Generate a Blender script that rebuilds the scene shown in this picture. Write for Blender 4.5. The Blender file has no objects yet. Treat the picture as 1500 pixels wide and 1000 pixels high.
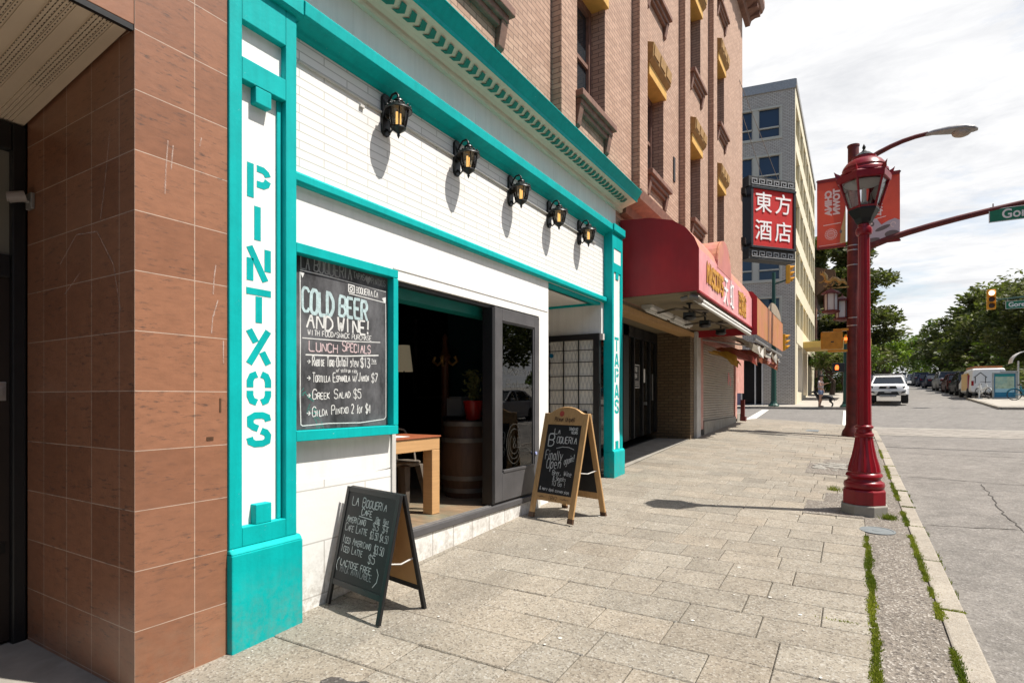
import bpy, bmesh, math, random
from mathutils import Vector, Matrix
random.seed(7)
SC = bpy.context.scene
COL = SC.collection
R = math.radians
PI = math.pi
# ---------------------------------------------------------------- camera, sky, sun, exposure
YAW = R(31.13)
cam = bpy.data.cameras.new('camera'); camo = bpy.data.objects.new('camera', cam); COL.objects.link(camo)
camo.location = (3.2, 0, 1.5); camo.rotation_euler = (R(90), 0, YAW)
cam.sensor_width = 36; cam.lens = 36 * 828 / 1500; cam.shift_y = 83 / 1500
cam.clip_start = 0.05; cam.clip_end = 3000
SC.camera = camo
SUN = Vector((2.14, 0.67, 3.97)).normalized()
EL = math.asin(SUN.z); AZ = math.atan2(SUN.x, SUN.y)
w = bpy.data.worlds.new('World'); SC.world = w; w.use_nodes = True
nt = w.node_tree; N = nt.nodes; L = nt.links
bg = N['Background']; bg.inputs[1].default_value = 0.10
sky = N.new('ShaderNodeTexSky'); sky.sky_type = 'NISHITA'; sky.sun_disc = False
sky.sun_elevation = EL; sky.sun_rotation = AZ; sky.air_density = 1.2; sky.dust_density = 1.5
tc = N.new('ShaderNodeTexCoord'); sp = N.new('ShaderNodeSeparateXYZ'); L.new(tc.outputs['Generated'], sp.inputs[0])
# flat cloud layer: project the view direction on a plane overhead
mx = N.new('ShaderNodeMath'); mx.operation = 'MAXIMUM'; L.new(sp.outputs[2], mx.inputs[0]); mx.inputs[1].default_value = 0.0
ad = N.new('ShaderNodeMath'); ad.operation = 'ADD'; L.new(mx.outputs[0], ad.inputs[0]); ad.inputs[1].default_value = 0.22
d1 = N.new('ShaderNodeMath'); d1.operation = 'DIVIDE'; L.new(sp.outputs[0], d1.inputs[0]); L.new(ad.outputs[0], d1.inputs[1])
d2 = N.new('ShaderNodeMath'); d2.operation = 'DIVIDE'; L.new(sp.outputs[1], d2.inputs[0]); L.new(ad.outputs[0], d2.inputs[1])
cb = N.new('ShaderNodeCombineXYZ'); L.new(d1.outputs[0], cb.inputs[0]); L.new(d2.outputs[0], cb.inputs[1])
def cnoise(scale, detail, rough, dist, off):
    mp = N.new('ShaderNodeMapping'); mp.inputs['Location'].default_value = off; mp.inputs['Scale'].default_value = (1, 2.1, 1); mp.inputs['Rotation'].default_value = (0, 0, R(35))
    L.new(cb.outputs[0], mp.inputs[0])
    n = N.new('ShaderNodeTexNoise'); n.inputs['Scale'].default_value = scale; n.inputs['Detail'].default_value = detail
    n.inputs['Roughness'].default_value = rough; n.inputs['Distortion'].default_value = dist
    L.new(mp.outputs[0], n.inputs['Vector']); return n
n1 = cnoise(1.1, 9, .62, .4, (3.1, .7, 0)); n2 = cnoise(2.6, 8, .65, .3, (9.1, 4.7, 2))
r1 = N.new('ShaderNodeValToRGB'); r1.color_ramp.elements[0].position = .27; r1.color_ramp.elements[1].position = .47
L.new(n1.outputs[0], r1.inputs[0])
r2 = N.new('ShaderNodeValToRGB'); r2.color_ramp.elements[0].position = .33; r2.color_ramp.elements[1].position = .56
r2.color_ramp.elements[0].color = (5.15, 5.22, 5.4, 1); r2.color_ramp.elements[1].color = (6.55, 6.55, 6.6, 1)
L.new(n2.outputs[0], r2.inputs[0])
# the cloud bank lies down the street; overhead and behind the sky is mostly open blue
dt = N.new('ShaderNodeVectorMath'); dt.operation = 'DOT_PRODUCT'; L.new(tc.outputs['Generated'], dt.inputs[0]); dt.inputs[1].default_value = (.30, .93, .12)
bk = N.new('ShaderNodeMapRange'); bk.interpolation_type = 'SMOOTHSTEP'; bk.inputs[1].default_value = .30; bk.inputs[2].default_value = .68; L.new(dt.outputs['Value'], bk.inputs[0])
cf = N.new('ShaderNodeMath'); cf.operation = 'MULTIPLY'; L.new(r1.outputs[0], cf.inputs[0]); L.new(bk.outputs[0], cf.inputs[1])
mix = N.new('ShaderNodeMixRGB'); L.new(cf.outputs[0], mix.inputs[0]); L.new(sky.outputs[0], mix.inputs[1]); L.new(r2.outputs[0], mix.inputs[2])
# below the horizon: keep plain sky
L.new(mix.outputs[0], bg.inputs[0])
sl = bpy.data.lights.new('sun', 'SUN'); sl.energy = 4.9; sl.angle = R(.53); sl.color = (1, .95, .87)
so = bpy.data.objects.new('sun', sl); COL.objects.link(so)
so.rotation_euler = SUN.to_track_quat('Z', 'Y').to_euler(); so.location = (20, 6, 40)
SC.view_settings.view_transform = 'Standard'; SC.view_settings.look = 'None'
SC.view_settings.exposure = 0.66; SC.view_settings.gamma = 1; SC.view_settings.use_curve_mapping = False
SC.cycles.max_bounces = 8; SC.cycles.transparent_max_bounces = 16

# ---------------------------------------------------------------- ground heights
G0 = [(-8, -.46), (0, -.08), (2, .02), (8, .32), (13.2, .56), (19.5, .78), (23.5, .72), (36, 1.0), (41, 1.27), (48.5, 1.62), (70, 2.52), (120, 4.3), (400, 9)]
G1 = [(-8, -.30), (0, -.04), (4.4, .15), (9.3, .29), (15, .45), (20, .52), (23.5, .54), (36, 1.0), (41, 1.27), (48.5, 1.62), (70, 2.52), (120, 4.3), (400, 9)]
def lin(G, y):
    if y <= G[0][0]: return G[0][1]
    for (a, b), (c, d) in zip(G, G[1:]):
        if y <= c: return b + (d - b) * (y - a) / (c - a)
    return G[-1][1]
def T(x, y):
    t = min(1, max(0, x / 3.8)); return lin(G0, y) * (1 - t) + lin(G1, y) * t

# ---------------------------------------------------------------- materials
def mat(name):
    m = bpy.data.materials.new(name); m.use_nodes = True
    t = m.node_tree; return m, t.nodes, t.links, t.nodes['Principled BSDF']
def rgb(c): return (c[0], c[1], c[2], 1)
def sc(c, k): return tuple(min(1, x * k) for x in c)
def noise(N, L, scale, detail=5, vec=None, stretch=None, rough=.6, coord='Object'):
    n = N.new('ShaderNodeTexNoise'); n.inputs['Scale'].default_value = scale; n.inputs['Detail'].default_value = detail
    n.inputs['Roughness'].default_value = rough
    if vec is None:
        t = N.new('ShaderNodeTexCoord'); vec = t.outputs[coord]
    if stretch:
        mp = N.new('ShaderNodeMapping'); mp.inputs['Scale'].default_value = stretch; L.new(vec, mp.inputs[0]); vec = mp.outputs[0]
    L.new(vec, n.inputs['Vector']); return n
def ramp(N, L, src, stops):
    r = N.new('ShaderNodeValToRGB'); e = r.color_ramp.elements
    while len(e) < len(stops): e.new(.5)
    for k, (p, c) in enumerate(stops):
        e[k].position = p; e[k].color = rgb(c) if not isinstance(c, (int, float)) else (c, c, c, 1)
    L.new(src, r.inputs[0]); return r
def mixc(N, L, f, a, b, mode='MIX'):
    m = N.new('ShaderNodeMixRGB'); m.blend_type = mode
    for i, x in ((0, f), (1, a), (2, b)):
        if isinstance(x, (int, float)): m.inputs[i].default_value = x if i == 0 else (x, x, x, 1)
        elif isinstance(x, tuple): m.inputs[i].default_value = rgb(x)
        else: L.new(x, m.inputs[i])
    return m
def bump(N, L, b, src, strength, dist=.01, prev=None):
    u = N.new('ShaderNodeBump'); u.inputs['Strength'].default_value = strength; u.inputs['Distance'].default_value = dist
    L.new(src, u.inputs['Height'])
    if prev is not None: L.new(prev.outputs[0], u.inputs['Normal'])
    L.new(u.outputs[0], b.inputs['Normal']); return u
def streaks(N, L, out, amt):
    n = noise(N, L, 5, 6, stretch=(3.5, 3.5, .22), rough=.7); f = ramp(N, L, n.outputs[0], [(.42, 1), (.72, 1 - amt)])
    return mixc(N, L, 1.0, out, f.outputs[0], 'MULTIPLY').outputs[0]
def basegrime(N, L, out, amt):
    """splash dirt thrown up from the pavement"""
    t = N.new('ShaderNodeTexCoord'); s = N.new('ShaderNodeSeparateXYZ'); L.new(t.outputs['Object'], s.inputs[0])
    g = N.new('ShaderNodeMath'); g.operation = 'MULTIPLY_ADD'; L.new(s.outputs[1], g.inputs[0]); g.inputs[1].default_value = -.045; L.new(s.outputs[2], g.inputs[2])
    h = N.new('ShaderNodeMapRange'); L.new(g.outputs[0], h.inputs[0]); h.inputs[1].default_value = -.08; h.inputs[2].default_value = .40; h.inputs[3].default_value = 1; h.inputs[4].default_value = 0
    n = noise(N, L, 14, 8, rough=.75); f = ramp(N, L, n.outputs[0], [(.40, 0), (.66, amt)])
    m = mixc(N, L, 1.0, h.outputs[0], f.outputs[0], 'MULTIPLY')
    return mixc(N, L, m.outputs[0], out, (.22, .18, .13)).outputs[0]
def M(name, col, rough=.6, var=.12, scale=6, bmp=.15, bscale=60, metal=0, stretch=None, spec=.4, dirt=None, dirt_amt=.5, streak=0, grime=0, chips=None):
    m, N, L, b = mat(name)
    n = noise(N, L, scale, 6, stretch=stretch)
    r = ramp(N, L, n.outputs[0], [(.3, sc(col, 1 - var)), (.7, sc(col, 1 + var))])
    out = r.outputs[0]
    if dirt:
        n3 = noise(N, L, scale * .37, 8, rough=.7)
        f = ramp(N, L, n3.outputs[0], [(.52, 0), (.72, dirt_amt)])
        out = mixc(N, L, f.outputs[0], out, dirt).outputs[0]
    if streak: out = streaks(N, L, out, streak)
    if chips:
        n5 = noise(N, L, 26, 8, rough=.8); f5 = ramp(N, L, n5.outputs[0], [(.655, 0), (.675, 1)]); n6 = noise(N, L, 1.7, 3); f6 = ramp(N, L, n6.outputs[0], [(.45, 0), (.6, .8)])
        out = mixc(N, L, mixc(N, L, 1.0, f5.outputs[0], f6.outputs[0], 'MULTIPLY').outputs[0], out, chips).outputs[0]
    if grime: out = basegrime(N, L, out, grime)
    L.new(out, b.inputs['Base Color'])
    b.inputs['Roughness'].default_value = rough; b.inputs['Metallic'].default_value = metal
    b.inputs['Specular IOR Level'].default_value = spec
    if bmp:
        n2 = noise(N, L, bscale, 3, stretch=stretch); bump(N, L, b, n2.outputs[0], bmp, .004)
    return m
def wallcoord(N, L, du=0, dv=0):
    """(along the wall, height) for any upright wall"""
    g = N.new('ShaderNodeNewGeometry'); s = N.new('ShaderNodeSeparateXYZ'); L.new(g.outputs['Position'], s.inputs[0])
    n = N.new('ShaderNodeSeparateXYZ'); L.new(g.outputs['True Normal'], n.inputs[0])
    a = N.new('ShaderNodeMath'); a.operation = 'ABSOLUTE'; L.new(n.outputs[0], a.inputs[0])
    k = N.new('ShaderNodeMath'); k.operation = 'GREATER_THAN'; L.new(a.outputs[0], k.inputs[0]); k.inputs[1].default_value = .5
    mx = N.new('ShaderNodeMix'); L.new(k.outputs[0], mx.inputs[0]); L.new(s.outputs[0], mx.inputs[2]); L.new(s.outputs[1], mx.inputs[3])
    c = N.new('ShaderNodeCombineXYZ'); L.new(mx.outputs[0], c.inputs[0]); L.new(s.outputs[2], c.inputs[1])
    mp = N.new('ShaderNodeMapping'); mp.inputs['Location'].default_value = (du, dv, 0); L.new(c.outputs[0], mp.inputs[0])
    return mp.outputs[0]
def brick(name, c1, c2, mort, bw, bh, ms=.01, rough=.85, offset=.5, du=0, dv=0, bmp=.5, stain=None, grain=.25, smooth=.1, stain_amt=.6, speck=None, grime=0, speck_amt=.8):
    m, N, L, b = mat(name)
    v = wallcoord(N, L, du, dv)
    t = N.new('ShaderNodeTexBrick'); t.offset = offset; t.inputs['Scale'].default_value = 1
    t.inputs['Brick Width'].default_value = bw; t.inputs['Row Height'].default_value = bh
    t.inputs['Mortar Size'].default_value = ms; t.inputs['Mortar Smooth'].default_value = smooth; t.inputs['Bias'].default_value = 0
    t.inputs['Color1'].default_value = rgb(c1); t.inputs['Color2'].default_value = rgb(c2); t.inputs['Mortar'].default_value = rgb(mort)
    L.new(v, t.inputs['Vector'])
    n = noise(N, L, 9, 8, vec=v, stretch=(1, 2.2, 1), rough=.68)
    r = ramp(N, L, n.outputs[0], [(.3, 1 - grain), (.7, 1 + 0 * grain)])
    out = mixc(N, L, 1.0, t.outputs[0], r.outputs[0], 'MULTIPLY').outputs[0]
    if stain:
        n3 = noise(N, L, .9, 9, vec=v, rough=.72, stretch=(1, .5, 1)); f = ramp(N, L, n3.outputs[0], [(.5, 0), (.75, stain_amt)])
        out = mixc(N, L, f.outputs[0], out, stain).outputs[0]
    if speck:
        n4 = noise(N, L, 30, 4, vec=v, stretch=(.35, 1.6, 1), rough=.75); f4 = ramp(N, L, n4.outputs[0], [(.54, 0), (.68, speck_amt)])
        n5 = noise(N, L, 3, 4, vec=v, stretch=(.6, 1.5, 1)); f5 = ramp(N, L, n5.outputs[0], [(.38, 0), (.58, 1)])
        ff = mixc(N, L, 1.0, f4.outputs[0], f5.outputs[0], 'MULTIPLY')
        out = mixc(N, L, ff.outputs[0], out, speck).outputs[0]
    if grime: out = basegrime(N, L, out, grime)
    L.new(out, b.inputs['Base Color']); b.inputs['Roughness'].default_value = rough
    u = bump(N, L, b, t.outputs['Fac'], -bmp, .01)
    n2 = noise(N, L, 45, 4, vec=v); bump(N, L, b, n2.outputs[0], .12, .006, u)
    return m
def glass(name, tint=(.9, .95, .95), refl=1.0, rough=.01, opaque=0.0, body=(.01, .012, .014)):
    m, N, L, b = mat(name)
    tr = N.new('ShaderNodeBsdfTransparent'); tr.inputs[0].default_value = rgb(tint)
    df = N.new('ShaderNodeBsdfDiffuse'); df.inputs[0].default_value = rgb(body)
    m1 = N.new('ShaderNodeMixShader'); m1.inputs[0].default_value = opaque; L.new(tr.outputs[0], m1.inputs[1]); L.new(df.outputs[0], m1.inputs[2])
    gl = N.new('ShaderNodeBsdfGlossy'); gl.inputs['Roughness'].default_value = rough; gl.inputs[0].default_value = (refl, refl, refl, 1)
    fr = N.new('ShaderNodeFresnel'); fr.inputs[0].default_value = 1.55
    m2 = N.new('ShaderNodeMixShader'); L.new(fr.outputs[0], m2.inputs[0]); L.new(m1.outputs[0], m2.inputs[1]); L.new(gl.outputs[0], m2.inputs[2])
    L.new(m2.outputs[0], N['Material Output'].inputs[0]); return m
def emit(name, col, strength):
    m, N, L, b = mat(name)
    b.inputs['Base Color'].default_value = rgb(col); b.inputs['Emission Color'].default_value = rgb(col); b.inputs['Emission Strength'].default_value = strength
    return m
def fabric(name, col, trans=.35, var=.12, scale=3, col2=None, blotch=.5):
    m, N, L, b = mat(name)
    n = noise(N, L, scale, 7, stretch=(1, 1, .5)); r = ramp(N, L, n.outputs[0], [(.3, sc(col, 1 - var)), (.7, sc(col, 1 + var))]); out = r.outputs[0]
    if col2:
        n2 = noise(N, L, scale * .5, 5); f = ramp(N, L, n2.outputs[0], [(.45, 0), (.7, blotch)]); out = mixc(N, L, f.outputs[0], out, col2).outputs[0]
    L.new(out, b.inputs['Base Color']); b.inputs['Roughness'].default_value = .5
    nw = noise(N, L, 2.3, 3, stretch=(1, 1, .45)); bump(N, L, b, nw.outputs[0], .6, .05)
    t = N.new('ShaderNodeBsdfTranslucent'); L.new(out, t.inputs[0])
    x = N.new('ShaderNodeMixShader'); x.inputs[0].default_value = trans; L.new(b.outputs[0], x.inputs[1]); L.new(t.outputs[0], x.inputs[2])
    L.new(x.outputs[0], N['Material Output'].inputs[0]); return m
def leafmat(name, c1, c2):
    m, N, L, b = mat(name)
    n = noise(N, L, 1.3, 4); r = ramp(N, L, n.outputs[0], [(.35, c1), (.65, c2)])
    L.new(r.outputs[0], b.inputs['Base Color']); b.inputs['Roughness'].default_value = .55; b.inputs['Specular IOR Level'].default_value = .25
    t = N.new('ShaderNodeBsdfTranslucent'); L.new(mixc(N, L, 1.0, r.outputs[0], (.9, 1.2, .4), 'MULTIPLY').outputs[0], t.inputs[0])
    x = N.new('ShaderNodeMixShader'); x.inputs[0].default_value = .28; L.new(b.outputs[0], x.inputs[1]); L.new(t.outputs[0], x.inputs[2])
    L.new(x.outputs[0], N['Material Output'].inputs[0]); return m
def chalkboard(name):
    m, N, L, b = mat(name)
    n = noise(N, L, 2.2, 9, rough=.7, stretch=(1, 1.5, 1)); r = ramp(N, L, n.outputs[0], [(.38, (.012, .012, .014)), (.75, (.15, .15, .16))])
    n2 = noise(N, L, 11, 6, stretch=(1, 4, 1)); r2 = ramp(N, L, n2.outputs[0], [(.45, 0), (.85, .28)])
    L.new(mixc(N, L, r2.outputs[0], r.outputs[0], (.16, .16, .17)).outputs[0], b.inputs['Base Color']); b.inputs['Roughness'].default_value = .75; return m
def speckle(name, base, var, s1, dark, light, rough=.85, bmp=.4, tone=False, stain=None, sd=.45, blot=.8):
    m, N, L, b = mat(name)
    n = noise(N, L, 1.1, 7, rough=.65); r = ramp(N, L, n.outputs[0], [(.3, sc(base, 1 - var)), (.7, sc(base, 1 + var))]); out = r.outputs[0]
    vo = N.new('ShaderNodeTexVoronoi'); vo.inputs['Scale'].default_value = s1
    t = N.new('ShaderNodeTexCoord'); L.new(t.outputs['Object'], vo.inputs['Vector'])
    s = N.new('ShaderNodeSeparateXYZ'); L.new(vo.outputs['Color'], s.inputs[0])
    f1 = ramp(N, L, s.outputs[0], [(.70, 0), (.86, sd)]); f2 = ramp(N, L, s.outputs[1], [(.80, 0), (.92, sd)])
    out = mixc(N, L, f1.outputs[0], out, dark).outputs[0]; out = mixc(N, L, f2.outputs[0], out, light).outputs[0]
    nb = noise(N, L, 4.5, 8, rough=.75); fb = ramp(N, L, nb.outputs[0], [(.35, blot), (.6, 1.0)])
    out = mixc(N, L, 1.0, out, fb.outputs[0], 'MULTIPLY').outputs[0]
    if tone:
        a = N.new('ShaderNodeAttribute'); a.attribute_name = 'tone'
        out = mixc(N, L, 1.0, out, a.outputs['Color'], 'MULTIPLY').outputs[0]
    if stain:
        n3 = noise(N, L, 2.6, 6, rough=.75); f3 = ramp(N, L, n3.outputs[0], [(.60, 0), (.70, .55)])
        out = mixc(N, L, f3.outputs[0], out, stain).outputs[0]
    L.new(out, b.inputs['Base Color']); b.inputs['Roughness'].default_value = rough
    b.inputs['Specular IOR Level'].default_value = .3
    u = bump(N, L, b, vo.outputs['Distance'], bmp, .006)
    n2 = noise(N, L, 160, 3); bump(N, L, b, n2.outputs[0], .25, .004, u)
    return m
TEAL = M('teal_paint', (.0, .385, .378), .6, .08, 5, .35, 25, spec=.15, dirt=(.005, .30, .30), dirt_amt=.45, streak=.14, grime=.4, chips=(.42, .50, .47))
TEALD = M('dark_teal_paint', (.004, .17, .15), .5, .1, 5, .2, 30)
WHITE = M('white_wall_paint', (.79, .78, .75), .6, .03, 3, .2, 30, dirt=(.60, .58, .53), dirt_amt=.3, streak=.09)
CREAM = M('cream_paint', (.62, .57, .45), .6, .06, 4, .2, 30, dirt=(.42, .37, .28), dirt_amt=.3)
WBRICK = brick('white_painted_brick', (.80, .79, .76), (.74, .73, .70), (.47, .46, .43), .42, .060, .005, .55, bmp=.6, grain=.06, smooth=.35)
WBLOCK = brick('white_painted_block', (.80, .79, .76), (.78, .77, .745), (.50, .48, .45), .78, .37, .005, .5, bmp=.5, grain=.06, dv=-.13, stain=(.6, .58, .54), stain_amt=.45, grime=.8)
WTILE = brick('white_plinth_tile', (.80, .79, .76), (.76, .75, .72), (.40, .37, .34), .30, .40, .006, .5, offset=0, bmp=.4, grain=.08, stain=(.55, .5, .44), stain_amt=.45, grime=.7)
TILE = brick('brown_stone_tile', (.335, .155, .088), (.255, .112, .062), (.52, .40, .32), .305, .305, .0023, .38, offset=0, du=-1.459, dv=-1.537, bmp=.25, grain=.25, stain=(.20, .10, .065), stain_amt=.5, speck=(.060, .045, .040), speck_amt=.9, grime=.35)
PBRICK = brick('pink_brown_brick', (.52, .335, .24), (.40, .245, .17), (.20, .125, .09), .205, .064, .006, .85, bmp=.55, grain=.22, stain=(.25, .16, .12), stain_amt=.45)
PSIDE = brick('brown_brick', (.33, .19, .135), (.28, .155, .11), (.15, .09, .07), .205, .064, .006, .85, bmp=.55, grain=.25)
YBRICK = brick('ochre_brick', (.20, .135, .07), (.16, .10, .05), (.07, .05, .03), .20, .068, .008, .8, bmp=.5, grain=.3)
GBRICK = brick('grey_glazed_brick', (.53, .48, .42), (.43, .39, .34), (.16, .14, .125), .23, .088, .011, .6, bmp=.3, grain=.15)
STONE = M('brown_sandstone', (.20, .105, .075), .7, .25, 9, .4, 30, dirt=(.07, .045, .035))
OCHRE = M('ochre_plaster', (.56, .32, .075), .7, .12, 6, .3, 30)
OCHRED = M('weathered_ochre_plaster', (.33, .19, .065), .75, .2, 8, .4, 30, dirt=(.25, .14, .05))
BLACK = M('black_paint', (.012, .012, .013), .4, .2, 8, .1, 40)
BLACKM = M('black_cast_iron', (.006, .006, .006), .38, .3, 12, .25, 60, spec=.35)
CHAR = M('charcoal_paint', (.082, .079, .081), .42, .15, 5, .12, 40)
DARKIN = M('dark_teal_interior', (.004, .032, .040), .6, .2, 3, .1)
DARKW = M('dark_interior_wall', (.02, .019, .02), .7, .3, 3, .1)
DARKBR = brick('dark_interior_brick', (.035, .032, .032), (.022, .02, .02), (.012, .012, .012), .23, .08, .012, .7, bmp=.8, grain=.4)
CBOARD = chalkboard('chalkboard_black')
CBOARD2 = M('clean_chalkboard', (.014, .014, .015), .6, .4, 4, .1, dirt=(.04, .04, .042), dirt_amt=.5)
def chalk(name, col, amt=.5):
    m, N, L, b = mat(name)
    b.inputs['Base Color'].default_value = rgb(col); b.inputs['Roughness'].default_value = 1; b.inputs['Specular IOR Level'].default_value = 0
    n = noise(N, L, 190, 4, rough=.8); n2 = noise(N, L, 22, 3); f = ramp(N, L, mixc(N, L, .45, n.outputs[0], n2.outputs[0]).outputs[0], [(.40, .85), (.56, 1 - amt)])
    t = N.new('ShaderNodeBsdfTransparent'); x = N.new('ShaderNodeMixShader'); iv = N.new('ShaderNodeMath'); iv.operation = 'SUBTRACT'; iv.inputs[0].default_value = 1; L.new(f.outputs[0], iv.inputs[1])
    L.new(f.outputs[0], x.inputs[0]); L.new(b.outputs[0], x.inputs[2]); L.new(t.outputs[0], x.inputs[1])
    L.new(x.outputs[0], N['Material Output'].inputs[0]); return m
CHALK = chalk('white_chalk', (.80, .80, .78), .35)
CHALKB = chalk('pale_blue_chalk', (.58, .74, .76), .45)
CHALKP = chalk('pink_chalk', (.78, .60, .61), .45)
CHALKT = chalk('teal_chalk', (.05, .32, .26), .45)
CHALKG = chalk('grey_chalk', (.42, .42, .42), .45)
WOOD = M('pale_pine_wood', (.47, .28, .12), .5, .16, 5, .15, 30, stretch=(8, 8, .7))
WOODT = M('ribbed_beech_wood', (.50, .29, .13), .5, .10, 3, .3, 12, stretch=(1, 1, 14))
WOODR = M('red_brown_table_top', (.30, .09, .04), .4, .15, 5, .1, 30, stretch=(1, 6, 1))
WOODD = M('dark_brown_wood', (.085, .042, .022), .5, .25, 5, .3, 30, stretch=(6, 6, .6))
PLY = M('plywood', (.44, .26, .11), .6, .08, 4, .1)
FLOORW = M('worn_wood_floor', (.23, .16, .10), .45, .35, 4, .3, 30, stretch=(1, 5, 1), dirt=(.10, .17, .14), dirt_amt=.7)
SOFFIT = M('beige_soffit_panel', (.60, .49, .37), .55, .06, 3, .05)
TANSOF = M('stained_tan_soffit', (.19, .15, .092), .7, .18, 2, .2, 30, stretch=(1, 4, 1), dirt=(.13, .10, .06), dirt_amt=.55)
ALU = M('bare_metal', (.45, .44, .43), .35, .1, 10, .1, 40, metal=.8)
GALV = M('grey_metal', (.30, .29, .28), .45, .15, 10, .1, 40, metal=.5)
GUN = M('gunmetal', (.16, .135, .11), .42, .25, 6, .1, 40, metal=.35)
RED = M('glossy_red_paint', (.21, .0035, .010), .32, .15, 5, .1, 40, spec=.4, chips=(.09, .03, .03), streak=.2)
REDP = M('weathered_red_paint', (.10, .011, .009), .55, .35, 6, .35, 40, dirt=(.14, .05, .04), dirt_amt=.5)
MAROON = fabric('maroon_awning_vinyl', (.36, .006, .012), .05, .16, 2, (.22, .006, .012), .6)
PINKF = fabric('sun_bleached_pink_vinyl', (.72, .30, .31), .10, .10, 4, (.76, .48, .46), .75)
PINKA = fabric('faded_rose_vinyl', (.62, .24, .21), .2, .1, 4, (.62, .33, .13), .8)
ORANGEF = fabric('sun_bleached_orange_vinyl', (.66, .30, .17), .35, .1, 3, (.60, .34, .09), .8)
BEIGEF = fabric('bleached_beige_vinyl', (.50, .42, .32), .4, .08, 3)
TORN = fabric('torn_grey_canvas', (.32, .29, .24), .3, .3, 6, (.12, .10, .08), .7)
TORNR = fabric('torn_red_canvas', (.24, .05, .04), .35, .35, 6, (.35, .2, .08), .7)
TORNY = fabric('torn_yellow_canvas', (.45, .27, .05), .35, .3, 6)
GOLD = M('tarnished_gold_leaf', (.50, .25, .035), .5, .3, 18, .3, 40, dirt=(.10, .04, .01), dirt_amt=.8)
WHITEL = M('white_letter_paint', (.78, .76, .74), .5, .05, 5, 0)
GOLDM = M('gilded_metal', (.36, .22, .07), .4, .4, 20, .4, 30, metal=.6)
SHUT = M('beige_shutter_steel', (.40, .35, .29), .5, .08, 4, .1, 30, dirt=(.24, .19, .15), dirt_amt=.5)
PINKP = M('mottled_pink_paint', (.50, .24, .20), .6, .15, 5, .2, 30, dirt=(.55, .45, .38), dirt_amt=.6)  # pink with paler blotches spread at random
LGREY = M('pale_grey_paint', (.52, .50, .47), .6, .08, 5, .2, 30, dirt=(.28, .26, .23), dirt_amt=.5)
DRED = M('dark_red_paint', (.22, .012, .012), .5, .2, 5, .2)
BACKDOOR = M('off_white_panel', (.80, .78, .71), .55, .06, 4, .05)
GREENP = M('dark_green_pole_paint', (.012, .055, .040), .4, .2, 6, .1)
YELP = M('traffic_yellow', (.62, .27, .010), .4, .1, 6, .1)
YELD = M('aged_traffic_yellow', (.46, .20, .015), .5, .2, 8, .2)
SIGNG = M('street_sign_green', (.008, .155, .075), .4, .05, 5, 0)
SIGNR = M('red_sign_face', (.46, .008, .006), .7, .12, 5, .1, dirt=(.28, .008, .008))
BANR = fabric('banner_red', (.50, .072, .042), .35, .1, 2, (.36, .028, .028), .8)
BAND = M('banner_dark_red', (.20, .02, .02), .6, .1, 3, 0)
BANW = M('banner_white', (.74, .62, .60), .7, .03, 5, 0)
BANG = M('banner_grey', (.15, .13, .13), .7, .1, 5, 0)
BANL = M('banner_pale_lilac', (.50, .45, .50), .7, .05, 5, 0)
BANY = M('banner_tan', (.50, .36, .17), .7, .15, 5, 0)
CREAMB = M('cream_concrete_panel', (.60, .54, .40), .7, .05, 1, .1, 20, dirt=(.48, .42, .3), dirt_amt=.3)
YELW = M('pale_yellow_panel', (.42, .34, .13), .5, .1, 2, .05)
YELC = M('yellow_canopy_paint', (.56, .38, .10), .6, .1, 2, .1)
LILAC = M('lilac_paint', (.22, .20, .30), .5, .1, 2, .05)
PURPLE = M('purple_mark', (.06, .03, .12), .5, .1, 3, 0)
DOORG = glass('door_glass', (.42, .44, .42), 1.0)
LAMPG = glass('clear_lantern_glass', (.90, .90, .92), .8)
AMBERG = glass('amber_glass', (.93, .86, .74), .8, .05)
WING = glass('blue_window_glass', (.3, .35, .4), .9, .02, .92, (.012, .03, .065))
UPG = glass('old_window_glass', (.3, .3, .3), .9, .03, .9, (.03, .035, .04))
DGLASS = glass('dark_shop_glass', (.10, .10, .095), .7, .02, .55, (.02, .02, .018))
CARG = glass('car_glass', (.15, .16, .17), .9, .02, .8, (.012, .016, .02))
TYRE = M('tyre_rubber', (.014, .014, .015), .8, .2, 20, .2)
RIM = M('alloy_rim', (.35, .35, .36), .35, .1, 10, 0, metal=.8)
CHROME = M('chrome_trim', (.5, .5, .5), .2, .05, 10, 0, metal=1)
HEADL = glass('headlight_glass', (.4, .4, .42), .5, .1, .8, (.06, .065, .07))
TAILL = M('tail_light_red', (.28, .006, .008), .25, .1, 10, 0)
BARK = M('tree_bark', (.070, .048, .034), .9, .3, 6, .6, 14, stretch=(4, 4, .6))
JOINT = M('dark_joint_sand', (.105, .092, .074), .95, .3, 12, .3, 60)
SLAB = speckle('concrete_paving_slab', (.272, .238, .190), .10, 95, (.10, .083, .066), (.40, .375, .33), .85, .35, tone=True, sd=.6, blot=.80)
AGG = speckle('exposed_aggregate', (.19, .165, .138), .16, 80, (.06, .05, .045), (.40, .37, .33), .8, 1.0, sd=.75, blot=.8)
KERBM = speckle('kerb_concrete', (.32, .285, .235), .16, 110, (.16, .13, .1), (.42, .4, .36), .85, .4, sd=.4, blot=.8)
ASPH = speckle('asphalt', (.20, .185, .167), .16, 75, (.10, .09, .085), (.33, .31, .29), .85, .5, sd=.55, blot=.68, stain=(.14, .13, .12))
PATCHM = speckle('dark_asphalt_patch', (.075, .066, .06), .2, 70, (.03, .028, .026), (.3, .28, .26), .9, .8)
CONC = M('concrete', (.28, .26, .225), .85, .15, 5, .3, 60, dirt=(.17, .15, .12), dirt_amt=.5)
FARPAVE = M('far_pavement', (.34, .31, .265), .85, .1, 2, .2, 40)
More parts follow.
